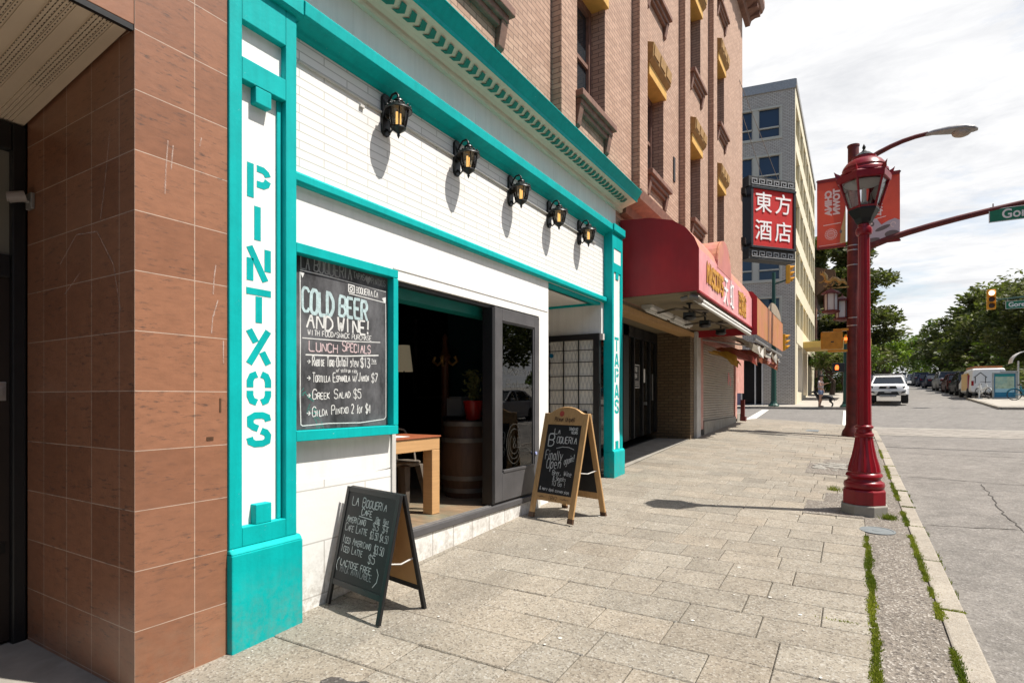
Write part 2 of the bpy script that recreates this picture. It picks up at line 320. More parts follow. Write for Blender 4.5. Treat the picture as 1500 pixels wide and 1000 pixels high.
LINEP = M('white_road_paint', (.62, .60, .55), .7, .12, 8, .2, 40, dirt=(.3, .28, .25), dirt_amt=.5)
GRASSM = leafmat('moss_green', (.10, .13, .014), (.30, .30, .04))
LEAFD = leafmat('pine_needles_dark', (.050, .058, .020), (.095, .102, .036))
LEAFM = leafmat('pine_needles', (.105, .115, .038), (.19, .185, .065))
LEAFG = leafmat('maple_leaves', (.075, .12, .022), (.14, .185, .036))
LEAFL = leafmat('bright_new_leaves', (.15, .22, .020), (.26, .31, .034))
LEAFP = leafmat('plum_leaves', (.035, .016, .022), (.07, .03, .035))
SOIL = M('soil', (.08, .07, .05), .95, .2, 2, .2)
SKIN = M('skin', (.42, .23, .15), .5, .05, 10, 0)
HAIR = M('dark_hair', (.025, .017, .012), .6, .2, 20, 0)
DENIM = M('blue_denim', (.16, .20, .30), .8, .15, 20, .2)
SHIRT = M('pale_patterned_shirt', (.45, .38, .37), .8, .35, 22, .1)
FUR = M('black_dog_fur', (.013, .012, .012), .6, .4, 20, .3)
REDPOT = M('red_glaze', (.38, .012, .010), .3, .1, 5, 0)
PAPER = M('white_paper', (.70, .69, .66), .8, .04, 6, 0)
LSHADE = emit('lit_cream_lampshade', (.62, .52, .34), .11)
BULB = emit('warm_bulb', (1, .62, .22), .7)
REDHAND = emit('lit_orange_hand', (1, .16, .03), 1.8)
LITW = emit('lit_signal_lens', (1, .74, .46), 2.0)
LENSD = M('unlit_signal_lens', (.05, .03, .02), .3, .1, 5, 0)
SHELT = M('kiosk_grey_frame', (.30, .32, .31), .4, .1, 5, 0)
BLUEP = M('blue_poster', (.008, .14, .26), .3, .1, 2, 0)
MAPP = M('pale_green_map', (.34, .44, .33), .3, .3, 5, 0, dirt=(.15, .35, .36), dirt_amt=.8)
BIKEB = M('teal_bike_paint', (.01, .16, .24), .35, .1, 5, 0)
BIKEW = M('white_bike_paint', (.6, .6, .58), .4, .1, 5, 0)
COVERM = M('blue_grey_cover', (.155, .17, .175), .7, .12, 20, .4, 60)
COBBLE = M('pale_cobbles', (.27, .255, .225), .8, .2, 14, .4, 40)
# ---------------------------------------------------------------- mesh helpers
class MB:
    def __init__(s): s.v = []; s.f = []; s.m = []; s.col = None
    def add(s, vs, fs, m=0):
        o = len(s.v); s.v += [tuple(x) for x in vs]
        for f in fs: s.f.append(tuple(o + i for i in f)); s.m.append(m)
        return s
    def hexa(s, p, m=0):  # p: 4 bottom ccw, 4 top
        return s.add(p, [(3, 2, 1, 0), (4, 5, 6, 7), (0, 1, 5, 4), (1, 2, 6, 5), (2, 3, 7, 6), (3, 0, 4, 7)], m)
    def box(s, x0, x1, y0, y1, z0, z1, m=0):
        return s.hexa([(x0, y0, z0), (x1, y0, z0), (x1, y1, z0), (x0, y1, z0), (x0, y0, z1), (x1, y0, z1), (x1, y1, z1), (x0, y1, z1)], m)
    def gbox(s, x0, x1, y0, y1, dz, z1, m=0):  # bottom follows the ground
        return s.hexa([(x0, y0, T(x0, y0) + dz), (x1, y0, T(x1, y0) + dz), (x1, y1, T(x1, y1) + dz), (x0, y1, T(x0, y1) + dz), (x0, y0, z1), (x1, y0, z1), (x1, y1, z1), (x0, y1, z1)], m)
    def ob(s, B, u0, u1, v0, v1, n0, n1, m=0):
        return s.hexa([B(u0, v0, n0), B(u1, v0, n0), B(u1, v1, n0), B(u0, v1, n0), B(u0, v0, n1), B(u1, v0, n1), B(u1, v1, n1), B(u0, v1, n1)], m)
    def prism(s, poly, B, n0, n1, m=0):
        k = len(poly); a = [B(u, v, n0) for u, v in poly]; b = [B(u, v, n1) for u, v in poly]
        return s.add(a + b, [tuple(range(k - 1, -1, -1)), tuple(range(k, 2 * k))] + [(i, (i + 1) % k, k + (i + 1) % k, k + i) for i in range(k)], m)
    def ribbon(s, path, w, B, n0, n1, m=0):
        P = [Vector((a, b)) for a, b in path]; n = len(P); Lf = []; Rt = []
        for i in range(n):
            d0 = (P[i] - P[i - 1]).normalized() if i else None
            d1 = (P[i + 1] - P[i]).normalized() if i < n - 1 else None
            if d0 is None: d = d1; k = 1
            elif d1 is None: d = d0; k = 1
            else:
                d = d0 + d1
                if d.length < .2: d = d1; k = 1
                else: d.normalize(); k = 1 / max(.55, d.dot(d1))
            q = Vector((-d.y, d.x)) * (w / 2 * k); Lf.append(P[i] + q); Rt.append(P[i] - q)
        for i in range(n - 1):
            q = [(Rt[i].x, Rt[i].y), (Rt[i + 1].x, Rt[i + 1].y), (Lf[i + 1].x, Lf[i + 1].y), (Lf[i].x, Lf[i].y)]
            if n1 - n0 < 1e-6: s.add([B(a, b, n0) for a, b in q], [(0, 1, 2, 3)], m)
            else:
                vs = [B(a, b, n0) for a, b in q] + [B(a, b, n1) for a, b in q]
                fs = [(4, 5, 6, 7), (0, 1, 5, 4), (2, 3, 7, 6)]
                if i == 0: fs.append((3, 0, 4, 7))
                if i == n - 2: fs.append((1, 2, 6, 5))
                s.add(vs, fs, m)
        return s
    def tube(s, path, r, n=8, m=0, cap=True):
        P = [Vector(p) for p in path]; k = len(P); rs = r if isinstance(r, (list, tuple)) else [r] * k
        o = len(s.v); up = None
        for i in range(k):
            d = (P[min(i + 1, k - 1)] - P[max(i - 1, 0)]).normalized()
            if up is None:
                up = Vector((0, 0, 1)) if abs(d.z) < .9 else Vector((1, 0, 0))
            a = d.cross(up)
            if a.length < 1e-4: a = d.orthogonal()
            a.normalize(); b = a.cross(d).normalized(); up = b
            for j in range(n):
                t = 2 * PI * j / n; q = P[i] + (a * math.cos(t) + b * math.sin(t)) * rs[i]; s.v.append(tuple(q))
        for i in range(k - 1):
            for j in range(n):
                s.f.append((o + i * n + j, o + i * n + (j + 1) % n, o + (i + 1) * n + (j + 1) % n, o + (i + 1) * n + j)); s.m.append(m)
        if cap:
            s.f.append(tuple(o + j for j in range(n - 1, -1, -1))); s.m.append(m)
            s.f.append(tuple(o + (k - 1) * n + j for j in range(n))); s.m.append(m)
        return s
    def lathe(s, prof, c=(0, 0, 0), n=16, m=0, rot=0, flute=0, fl0=0, fl1=99, open_=False):
        o = len(s.v); k = len(prof)
        for (r, z) in prof:
            for j in range(n):
                t = 2 * PI * j / n + rot
                rr = r * (1 - flute * (j % 2)) if fl0 <= z <= fl1 else r
                s.v.append((c[0] + rr * math.cos(t), c[1] + rr * math.sin(t), c[2] + z))
        for i in range(k - 1):
            for j in range(n):
                s.f.append((o + i * n + j, o + i * n + (j + 1) % n, o + (i + 1) * n + (j + 1) % n, o + (i + 1) * n + j)); s.m.append(m)
        if not open_:
            s.f.append(tuple(o + j for j in range(n - 1, -1, -1))); s.m.append(m)
            s.f.append(tuple(o + (k - 1) * n + j for j in range(n))); s.m.append(m)
        return s
    def sphere(s, c, r, n=10, k=6, m=0, sq=(1, 1, 1)):
        o = len(s.v)
        s.v.append((c[0], c[1], c[2] - r * sq[2]))
        for i in range(1, k):
            p = -PI / 2 + PI * i / k
            for j in range(n):
                t = 2 * PI * j / n
                s.v.append((c[0] + r * sq[0] * math.cos(p) * math.cos(t), c[1] + r * sq[1] * math.cos(p) * math.sin(t), c[2] + r * sq[2] * math.sin(p)))
        s.v.append((c[0], c[1], c[2] + r * sq[2])); e = len(s.v) - 1
        for j in range(n):
            s.f.append((o, o + 1 + (j + 1) % n, o + 1 + j)); s.m.append(m)
            for i in range(k - 2):
                a = o + 1 + i * n
                s.f.append((a + j, a + (j + 1) % n, a + n + (j + 1) % n, a + n + j)); s.m.append(m)
            a = o + 1 + (k - 2) * n; s.f.append((a + j, a + (j + 1) % n, e)); s.m.append(m)
        return s
    def loft(s, rings, m=0, cap=True):
        o = len(s.v); n = len(rings[0])
        for r in rings: s.v += [tuple(p) for p in r]
        for i in range(len(rings) - 1):
            for j in range(n):
                s.f.append((o + i * n + j, o + i * n + (j + 1) % n, o + (i + 1) * n + (j + 1) % n, o + (i + 1) * n + j)); s.m.append(m)
        if cap:
            s.f.append(tuple(o + j for j in range(n - 1, -1, -1))); s.m.append(m)
            e = o + (len(rings) - 1) * n; s.f.append(tuple(e + j for j in range(n))); s.m.append(m)
        return s
    def xform(s, Mx, start=0):
        for i in range(start, len(s.v)): s.v[i] = tuple(Mx @ Vector(s.v[i]))
        return s
    def build(s, name, mats, parent=None, bevel=0, smooth=None, fixn=True, kind=None):
        me = bpy.data.meshes.new(name); me.from_pydata(s.v, [], s.f)
        if not isinstance(mats, (list, tuple)): mats = [mats]
        for q in mats: me.materials.append(q)
        if len(mats) > 1: me.polygons.foreach_set('material_index', s.m)
        if fixn:
            b = bmesh.new(); b.from_mesh(me); bmesh.ops.recalc_face_normals(b, faces=b.faces[:]); b.to_mesh(me); b.free()
        me.update()
        if smooth is not None:
            me.polygons.foreach_set('use_smooth', [True] * len(me.polygons))
            if smooth < 180: me.set_sharp_from_angle(angle=R(smooth))
        o = bpy.data.objects.new(name, me); COL.objects.link(o)
        if parent is not None:
            o.parent = parent
            if parent.type == 'EMPTY':
                Mx = Matrix.Translation(parent.location) @ parent.rotation_euler.to_matrix().to_4x4(); o.matrix_parent_inverse = Mx.inverted()
        if bevel:
            md = o.modifiers.new('bevel', 'BEVEL'); md.width = bevel; md.segments = 2; md.limit_method = 'ANGLE'; md.angle_limit = R(40)
        if kind: o['kind'] = kind
        return o
def tag(o, label, cat, group=None):
    o['label'] = label; o['category'] = cat
    if group: o['group'] = group
    return o
def thing(name, label, cat, loc=(0, 0, 0), group=None):
    o = bpy.data.objects.new(name, None); COL.objects.link(o); o.location = loc; o.empty_display_size = .2
    return tag(o, label, cat, group)
def dup(root, loc, rz, label=None, scale=1):
    r = root.copy(); COL.objects.link(r); r.location = loc; r.rotation_euler = (0, 0, rz); r.scale = (scale,) * 3
    if label: r['label'] = label
    for ch in list(root.children):
        c = ch.copy(); COL.objects.link(c); c.parent = r
        for g in ch.children:
            d = g.copy(); COL.objects.link(d); d.parent = c
    return r
def basis(o, U, V, Nn):
    o, U, V, Nn = Vector(o), Vector(U), Vector(V), Vector(Nn)
    return lambda u, v, n: tuple(o + U * u + V * v + Nn * n)
def facade(x=0, y=0, z=0): return basis((x, y, z), (0, 1, 0), (0, 0, 1), (1, 0, 0))   # u along street, v up, n outwards
def facing(y=0, x=0, z=0): return basis((x, y, z), (1, 0, 0), (0, 0, 1), (0, -1, 0))  # wall that looks back at -y
def XZ(y0=0): return basis((0, y0, 0), (1, 0, 0), (0, 0, 1), (0, 1, 0))               # profile in x,z swept along y
# single-stroke chalk alphabet on a 0-4 x 0-6 grid (z=-1, y=-2)
FONT = {'A': '00 26 40,13 33', 'B': '00 06 36 45 44 33 03,33 42 41 30 00', 'C': '45 36 16 05 01 10 30 41', 'D': '00 06 26 44 42 20 00', 'E': '46 06 00 40,03 33', 'F': '46 06 00,03 33',
 'G': '45 36 16 05 01 10 30 41 43 23', 'H': '06 00,46 40,03 43', 'I': '26 20', 'J': '36 31 20 10 01', 'K': '06 00,46 03 40', 'L': '06 00 40', 'M': '00 06 23 46 40', 'N': '00 06 40 46',
 'O': '26 16 05 01 10 30 41 45 36 26', 'P': '00 06 36 45 44 33 03', 'Q': '26 16 05 01 10 30 41 45 36 26,22 40', 'R': '00 06 36 45 44 33 03,23 40', 'S': '45 36 16 05 04 13 33 42 41 30 10 01',
 'T': '06 46,26 20', 'U': '06 01 10 30 41 46', 'V': '06 20 46', 'W': '06 10 24 30 46', 'X': '06 40,46 00', 'Y': '06 23 46,23 20', 'Z': '06 46 00 40',
 '0': '26 16 05 01 10 30 41 45 36 26', '1': '15 26 20', '2': '05 16 36 45 44 00 40', '3': '06 46 23 33 42 41 30 10 01', '4': '30 36 02 42', '5': '46 06 04 34 42 41 30 10 01', '6': '36 05 01 10 30 41 42 33 03', '7': '06 46 10',
 '8': '33 44 45 36 16 05 04 13 33 42 41 30 10 01 02 13', '9': '43 13 04 05 16 36 45 41 20', '$': '45 36 16 05 04 13 33 42 41 30 10 01,27 2z', '!': '26 22,21 20', '.': '20 21', ',': '21 1z', '-': '13 33', '>': '03 43,25 43 21',
 '/': '00 46', '(': '37 15 11 3z', ')': '17 35 31 1z', "'": '27 16', '&': '40 05 16 26 35 02 01 10 20 42', ':': '24 23,21 20', '|': '27 2z',
 'a': '33 24 14 03 01 10 20 31,34 30', 'b': '06 00,03 14 24 33 31 20 10 01', 'c': '33 24 14 03 01 10 20 31', 'd': '36 30,33 24 14 03 01 10 20 31', 'e': '02 32 33 24 14 03 01 10 30', 'f': '36 25 20,13 33', 'g': '33 24 14 03 01 10 20 31,34 3z 2y 0y',
 'h': '06 00,03 14 24 33 30', 'i': '14 10,16 15', 'k': '06 00,34 02 30', 'l': '16 10', 'm': '04 00,03 14 23 20,23 34 43 40', 'n': '04 00,03 14 24 33 30', 'o': '14 03 01 10 20 31 33 24 14', 'p': '04 0y,03 14 24 33 31 20 10 01', 'q': '33 24 14 03 01 10 20 31,34 3y',
 'r': '04 00,02 14 24', 's': '33 14 03 32 31 20 00', 't': '16 11 20,04 34', 'u': '04 01 10 20 31,34 30', 'v': '04 20 44', 'w': '04 10 22 30 44', 'x': '04 30,34 00', 'y': '04 20,44 0y', 'z': '04 34 00 30'}
WID = {'I': 3, 'i': 2, 'l': 2, '.': 2.6, ',': 2.6, '!': 3, "'": 2.4, ' ': 3, '1': 3.2, 'M': 5.2, 'W': 5.2, 't': 3.4, 'f': 3.4, ':': 2.6}
_eps = [0]
def cnum(ch): return {'z': -1, 'y': -2}.get(ch, ord(ch) - 48)
def write(mb, B, text, x, y, h, w=None, jit=.10, rng=random, caps=1.0, cond=.62, slope=0, m=0, twice=False):
    """chalk lettering: x,y = start of the baseline on the board, h = height of a capital; a '~' before a letter makes it a small capital"""
    w = w or h * .11; small = False
    for ch in text:
        if ch == '~': small = not small; continue
        k = h / 6 * (caps if small else 1); kx = k * cond
        g = FONT.get(ch)
        wd = WID.get(ch, 4) if ch.isupper() or not ch.isalpha() or small else min(WID.get(ch, 3.6), 5)
        if g:
            dx, dy = rng.uniform(-.2, .2), rng.uniform(-.22, .22); sh = rng.uniform(-.03, .08)
            for st in g.split(','):
                pts = [(cnum(q[0]), cnum(q[1])) for q in st.split()]
                if len(pts) > 2:   # round the corners a little
                    out = [pts[0]]
                    for i in range(1, len(pts) - 1):
                        a, b, c = pts[i - 1], pts[i], pts[i + 1]
                        out.append((b[0] * .84 + a[0] * .16, b[1] * .84 + a[1] * .16)); out.append((b[0] * .84 + c[0] * .16, b[1] * .84 + c[1] * .16))
                    pts = out + [pts[-1]]
                off = 2 if ch in 'Iil1!' and WID.get(ch, 4) < 4 else 0
                off = (2 if ch in 'I!.,:' else 1 if ch in "il'" else 1) - .6 if ch in "Iil!.,:'1" else 0
                path = []
                for (a, b) in pts:
                    a = a - off + dx + b * sh + rng.uniform(-jit, jit); b = b + dy + rng.uniform(-jit, jit)
                    path.append((x + a * kx, y + b * k + slope * (a * kx)))
                for rep in range(2 if twice else 1):
                    _eps[0] = (_eps[0] + 1) % 37; e = .0012 + _eps[0] * .00003
                    p2 = path if not rep else [(a + rng.uniform(-.3, .3) * k, b + rng.uniform(-.3, .3) * k) for a, b in path]
                    mb.ribbon(p2, w * rng.uniform(.8, 1.15), B, e, e, m)
        adv = (wd + 1.15) * kx; x += adv; y += slope * adv
    return x
def natw(text, caps=1.0):
    t = 0; small = False
    for ch in text:
        if ch == '~': small = not small; continue
        k = caps if small else 1
        wd = WID.get(ch, 4) if ch.isupper() or not ch.isalpha() or small else min(WID.get(ch, 3.6), 5)
        t += (wd + 1.15) * k
    return t / 6
def fit(mb, B, text, x0, x1, y, h, w=None, caps=1.0, dy=0, **kw):
    write(mb, B, text, x0, y, h, w, caps=caps, cond=(x1 - x0) / max(.01, (natw(text, caps) - .15) * h), slope=dy / (x1 - x0), **kw)
def line(mb, B, pts, w, m=0, jit=0):
    _eps[0] = (_eps[0] + 1) % 37; e = .0012 + _eps[0] * .00003
    mb.ribbon([(a + random.uniform(-jit, jit), b + random.uniform(-jit, jit)) for a, b in pts], w, B, e, e, m)
_fc = {}
def glyphs(body, size, B, name, m, parent=None, thick=.006, align='CENTER', n0=0, sx=1, spacing=1, off=0):
    """solid lettering from the built-in font, set on the plane B"""
    cu = bpy.data.curves.new('t', 'FONT'); cu.body = body; cu.size = size; cu.extrude = thick / 2; cu.align_x = align; cu.align_y = 'CENTER'; cu.space_character = spacing; cu.offset = off
    o = bpy.data.objects.new('t', cu); COL.objects.link(o)
    dg = bpy.context.evaluated_depsgraph_get(); me = bpy.data.meshes.new_from_object(o.evaluated_get(dg))
    mb = MB(); mb.v = [B(v.co.x * sx, v.co.y, v.co.z + thick / 2 + n0) for v in me.vertices]; mb.f = [tuple(p.vertices) for p in me.polygons]; mb.m = [0] * len(mb.f)
    bpy.data.objects.remove(o); bpy.data.curves.remove(cu); bpy.data.meshes.remove(me)
    return mb.build(name, m, parent) if name else mb
# ---------------------------------------------------------------- SETTING: ground, road, pavement
def sheet(name, xs, ys, dz, m, fn=T):
    mb = MB(); nx, ny = len(xs), len(ys)
    vs = [(x, y, fn(x, y) + dz) for y in ys for x in xs]
    fs = [(j * nx + i, j * nx + i + 1, (j + 1) * nx + i + 1, (j + 1) * nx + i) for j in range(ny - 1) for i in range(nx - 1)]
    mb.add(vs, fs); return mb.build(name, m, kind='structure')
def fr(a, b, n): return [a + (b - a) * i / n for i in range(n + 1)]
sheet('ground', [-600, -60, 0, 4, 60, 600], [-300, -60, -8] + fr(-6, 48, 27) + [60, 70, 95, 120, 200, 400, 900], -.35, SOIL)
sheet('road', [-60, -20, 0, 1, 2, 3, 3.8, 8, 16, 30, 60], fr(-8, 48.5, 60) + fr(52, 132, 20), -.12, ASPH)
# pavement slabs (one paved surface)
slab = MB(); tones = []; rng = random.Random(11)
def cornerx(y): return 3.66 if y < 20.5 else .8 + math.sqrt(max(0, 2.86 ** 2 - (y - 20.5) ** 2))
def add_slab(x0, x1, y0, y1, xr0=None, xr1=None, tone=None):
    g = .0026; a = [(x0 + g, y0 + g), ((xr0 or x1) - g, y0 + g), ((xr1 or x1) - g, y1 - g), (x0 + g, y1 - g)]
    h = rng.uniform(-.002, .002); tl = [rng.uniform(-.0015, .0015) for _ in range(4)]
    c = .007
    cx = sum(p[0] for p in a) / 4; cy = sum(p[1] for p in a) / 4
    top = [(p[0] + (c if p[0] < cx else -c) * .8, p[1] + (c if p[1] < cy else -c) * .8, T(*p) + h + t) for p, t in zip(a, tl)]
    mid = [(p[0], p[1], T(*p) + h + t - .006) for p, t in zip(a, tl)]
    bot = [(p[0], p[1], T(*p) - .03) for p in a]
    slab.add(bot + mid + top, [(8, 9, 10, 11)] + [(i, (i + 1) % 4, 4 + (i + 1) % 4, 4 + i) for i in range(4)] + [(4 + i, 4 + (i + 1) % 4, 8 + (i + 1) % 4, 8 + i) for i in range(4)])
    t = tone or rng.uniform(.90, 1.08) * (.86 if rng.random() < .03 else 1); wm = rng.uniform(-.02, .02)
    tones.extend([(t * (1 + wm), t, t * (1 - wm))] * 9)
y = -4.37 + .0; row = 0
XR = 3.3
while y < 23.2:
    big = y < 5.6
    y1 = y + (.66 if big else .345)
    if big:   # by the wall: large slabs, two short courses outside
        xs = [-.02 if y > 1.3 else -.0]; x = (-.02 + (.1, .42)[row % 2])
        while x < .55: xs.append(x); x += rng.choice((.6, .62, .66))
        split = x
        for a, b in zip(xs, xs[1:] + [split]): add_slab(a, b, y, y1)
        rows = ((y, (y + y1) / 2), ((y + y1) / 2, y1)); x0 = split
    else: rows = ((y, y1),); x0 = -.02
    for k, (ya, yb) in enumerate(rows):
        xe0, xe1 = (XR, XR) if ya < 17 else (min(3.66, cornerx(ya)), min(3.66, cornerx(yb)))
        xe = min(xe0, xe1); x = x0; nx = x0 + rng.choice((.3, .32, .6))
        while True:
            if nx > xe - .25:
                add_slab(x, xe, ya, yb, xe0, xe1); break
            add_slab(x, nx, ya, yb); x = nx; nx = x + rng.choice((.30, .30, .32, .45, .60, .60))
    y = y1; row += 1
sw = slab.build('sidewalk_paving', SLAB, kind='structure')
ca = sw.data.color_attributes.new('tone', 'FLOAT_COLOR', 'CORNER')
k = 0
for p in sw.data.polygons:
    for li in p.loop_indices: ca.data[li].color = (*tones[p.index], 1)
sheet('paving_joint_bed', [-.3, .5, 1.5, 2.5, 3.3], fr(-4.4, 20, 60), -.014, JOINT)
jb = MB(); vs = []; 
for i in range(13):
    yy = 20 + 3.2 * i / 12; vs += [(-20, yy, T(-20, yy) - .014), (min(3.6, cornerx(yy)), yy, T(3, yy) - .014)]
jb.add(vs, [(2 * i, 2 * i + 1, 2 * i + 3, 2 * i + 2) for i in range(12)]); jb.build('corner_bed', FARPAVE, kind='structure')
sheet('aggregate_strip', [3.302, 3.48, 3.66], fr(-4.4, 17, 50), -.003, AGG)
def patch(name, pts, dz, m):
    mb = MB(); mb.add([(a, b, T(a, b) + dz) for a, b in pts], [tuple(range(len(pts)))]); return mb.build(name, m, kind='structure')
patch('aggregate_patch', [(2.72, 7.0), (3.3, 7.0), (3.3, 8.35), (2.9, 8.35), (2.9, 7.75), (2.72, 7.75)], .005, AGG)
patch('aggregate_patch', [(2.55, 9.9), (3.3, 9.9), (3.3, 12.2), (3.0, 12.2), (3.0, 11.7), (2.75, 11.7), (2.75, 11.1), (2.55, 11.1)], .005, AGG)
cb_ = MB()
for i in range(26):
    a = rng.uniform(2.68, 3.25); b = rng.uniform(10.3, 11.2); r_ = rng.uniform(.05, .11)
    cb_.lathe([(r_, 0), (r_ * .9, .012)], (a, b, T(a, b) + .001 + i * .0002), 7, rot=rng.random() * 3)
cb_.build('cobble_patch', COBBLE, kind='structure')
pl = [(1.02 + .17 * math.cos(t) * (1 + .25 * math.sin(3 * t)), 1.97 + .13 * math.sin(t) * (1 + .2 * math.cos(5 * t))) for t in fr(0, 2 * PI, 22)[:-1]]
patch('asphalt_patch', pl, .006, PATCHM)
# kerb: stones with joints, round the corner
kb = MB()
def kerbstone(P0, P1, Q0, Q1, lift=0):
    z = [T(*P0) + lift, T(*P1) + lift, T(*Q1) + lift, T(*Q0) + lift]
    b = [(p[0], p[1], T(*p) - .3) for p in (P0, P1, Q1, Q0)]; t = [(p[0], p[1], zz) for p, zz in zip((P0, P1, Q1, Q0), z)]
    kb.hexa(b + t)
yk = -4.0; joints = []
while yk < 20.3:
    L_ = rng.uniform(1.0, 1.35); L_ = min(L_, 20.45 - yk); l = rng.uniform(-.006, .010)
    kerbstone((3.665, yk + .004), (3.80, yk + .004), (3.665, yk + L_ - .004), (3.80, yk + L_ - .004), l); joints.append(yk); yk += L_
for i in range(6):
    a0, a1 = PI / 2 * i / 6, PI / 2 * (i + 1) / 6 - .004
    f = lambda r, a: (.8 + r * math.cos(a), 20.5 + r * math.sin(a))
    kerbstone(f(2.865, a0), f(3.0, a0), f(2.865, a1), f(3.0, a1), -.03 if i in (1, 2, 3) else 0)
kerbstone((-20, 23.365), (-20, 23.5), (.79, 23.365), (.79, 23.5))
kb.build('kerb', KERBM, bevel=.012, kind='structure')
# brick crosswalk across the street, white lines across the side street
def roadmark(name, pts, m, dz=-.114, n=6):
    (a, b, c, d) = pts; mb = MB(); vs = []
    for i in range(n + 1):
        t = i / n
        for p, q in ((a, d), (b, c)):
            x = p[0] + (q[0] - p[0]) * t; y = p[1] + (q[1] - p[1]) * t; vs.append((x, y, T(x, y) + dz))
    mb.add(vs, [(2 * i, 2 * i + 1, 2 * i + 3, 2 * i + 2) for i in range(n)]); return mb.build(name, m, kind='structure')
mB, N_, L_n, b_ = mat('crosswalk_brick')
tcn = N_.new('ShaderNodeTexCoord'); mp_ = N_.new('ShaderNodeMapping'); mp_.inputs['Rotation'].default_value = (0, 0, R(45)); L_n.new(tcn.outputs['Object'], mp_.inputs[0])
tb = N_.new('ShaderNodeTexBrick'); tb.inputs['Scale'].default_value = 1; tb.inputs['Brick Width'].default_value = 1.1; tb.inputs['Row Height'].default_value = .36; tb.inputs['Mortar Size'].default_value = .03
tb.inputs['Color1'].default_value = (.28, .255, .22, 1); tb.inputs['Color2'].default_value = (.235, .21, .18, 1); tb.inputs['Mortar'].default_value = (.085, .075, .065, 1)
L_n.new(mp_.outputs[0], tb.inputs['Vector']); L_n.new(tb.outputs[0], b_.inputs['Base Color']); b_.inputs['Roughness'].default_value = .85
roadmark('crosswalk_band', [(3.82, 20.3), (13, 20.3), (13, 23.6), (3.3, 23.6)], mB)
roadmark('crosswalk_edge', [(3.85, 20.05), (13, 20.05), (13, 20.28), (3.82, 20.28)], CONC)
roadmark('crosswalk_edge', [(3.3, 23.62), (13, 23.62), (13, 23.95), (3.1, 23.95)], CONC)
roadmark('road_marking', [(-.55, 24.2), (-.2, 24.2), (-.85, 34.6), (-1.2, 34.6)], LINEP)
roadmark('road_marking', [(2.85, 24.2), (3.15, 24.2), (3.05, 34.8), (2.75, 34.8)], LINEP)
roadmark('road_marking', [(3.6, 35.5), (3.9, 35.5), (3.9, 39.2), (3.6, 39.2)], LINEP)
# far pavements
mb = MB(); vs = []
ys = fr(36, 48.5, 8) + fr(52, 130, 14)
def strip(name, x0, x1, ys, dz, m):
    return sheet(name, [x0, x1], ys, dz, m)
strip('far_pavement', -60, 3.4, ys, 0.0, FARPAVE); strip('far_pavement', 9.6, 12.2, fr(37, 46.4, 6), .0, FARPAVE); strip('far_pavement', 11.9, 60, ys, .002, FARPAVE)
kk = MB()
for i in range(len(ys) - 1):
    a, b = ys[i], ys[i + 1]
    for xa, xb in ((3.4, 3.55), (11.75, 11.9)):
        kk.hexa([(xa, a, T(xa, a) - .3), (xb, a, T(xb, a) - .3), (xb, b, T(xb, b) - .3), (xa, b, T(xa, b) - .3), (xa, a, T(xa, a) + .006), (xb, a, T(xb, a) + .006), (xb, b, T(xb, b) + .006), (xa, b, T(xa, b) + .006)])
kk.box(-60, 3.4, 35.85, 36, .3, 1.006); kk.box(9.6, 60, 36.85, 37, .3, T(10, 37) + .006); kk.hexa([(9.45, 37, .3), (9.6, 37, .3), (9.6, 46.4, .3), (9.45, 46.4, .3), (9.45, 37, T(9, 37) + .004), (9.6, 37, T(9, 37) + .004), (9.6, 46.4, T(9, 46.4) + .004), (9.45, 46.4, T(9, 46.4) + .004)])
kk.build('far_kerb', KERBM, kind='structure')
strip('far_pavement', 11.9, 60, fr(-8, 23.5, 16), .0, FARPAVE)
def crack(pts, w_, nm, m_, dz):
    mb = MB(); r_ = random.Random(len(pts) * 7 + int(pts[0][1] * 10)); out = []
    for (a, b), (c, d) in zip(pts, pts[1:]):
        n = max(2, int(math.hypot(c - a, d - b) / .12))
        for i in range(n): out.append((a + (c - a) * i / n + r_.uniform(-.02, .02), b + (d - b) * i / n + r_.uniform(-.02, .02)))
    for i in range(len(out) - 1):
        (a, b), (c, d) = out[i], out[i + 1]; q = Vector((-(d - b), c - a)).normalized() * w_ * r_.uniform(.3, 1)
        mb.add([(a - q.x, b - q.y, T(a, b) + dz), (a + q.x, b + q.y, T(a, b) + dz), (c + q.x, d + q.y, T(c, d) + dz), (c - q.x, d - q.y, T(c, d) + dz)], [(0, 1, 2, 3)])
    return mb.build(nm, m_, fixn=False, kind='structure')
CRK = M('crack_tar', (.05, .045, .04), .9, .2, 9, 0)
crack([(3.9, 11.2), (5.2, 11.0), (7.5, 11.3), (11, 11.1)], .012, 'road_crack', CRK, -.116)
crack([(3.9, 7.6), (4.8, 7.8), (6.2, 7.5), (9, 7.7)], .010, 'road_crack', CRK, -.116)
crack([(4.6, 4.5), (4.75, 6.2), (4.7, 8.6), (4.85, 11.0)], .009, 'road_crack', CRK, -.1155)
crack([(3.9, 14.6), (6, 14.75), (10, 14.5)], .012, 'road_crack', CRK, -.116)
crack([(.30, 1.62), (.55, 1.70), (.72, 1.95), (.98, 2.0)], .004, 'paving_crack', CRK, .004)
crack([(1.3, 4.95), (1.55, 5.1), (1.62, 5.35)], .003, 'paving_crack', CRK, .004)
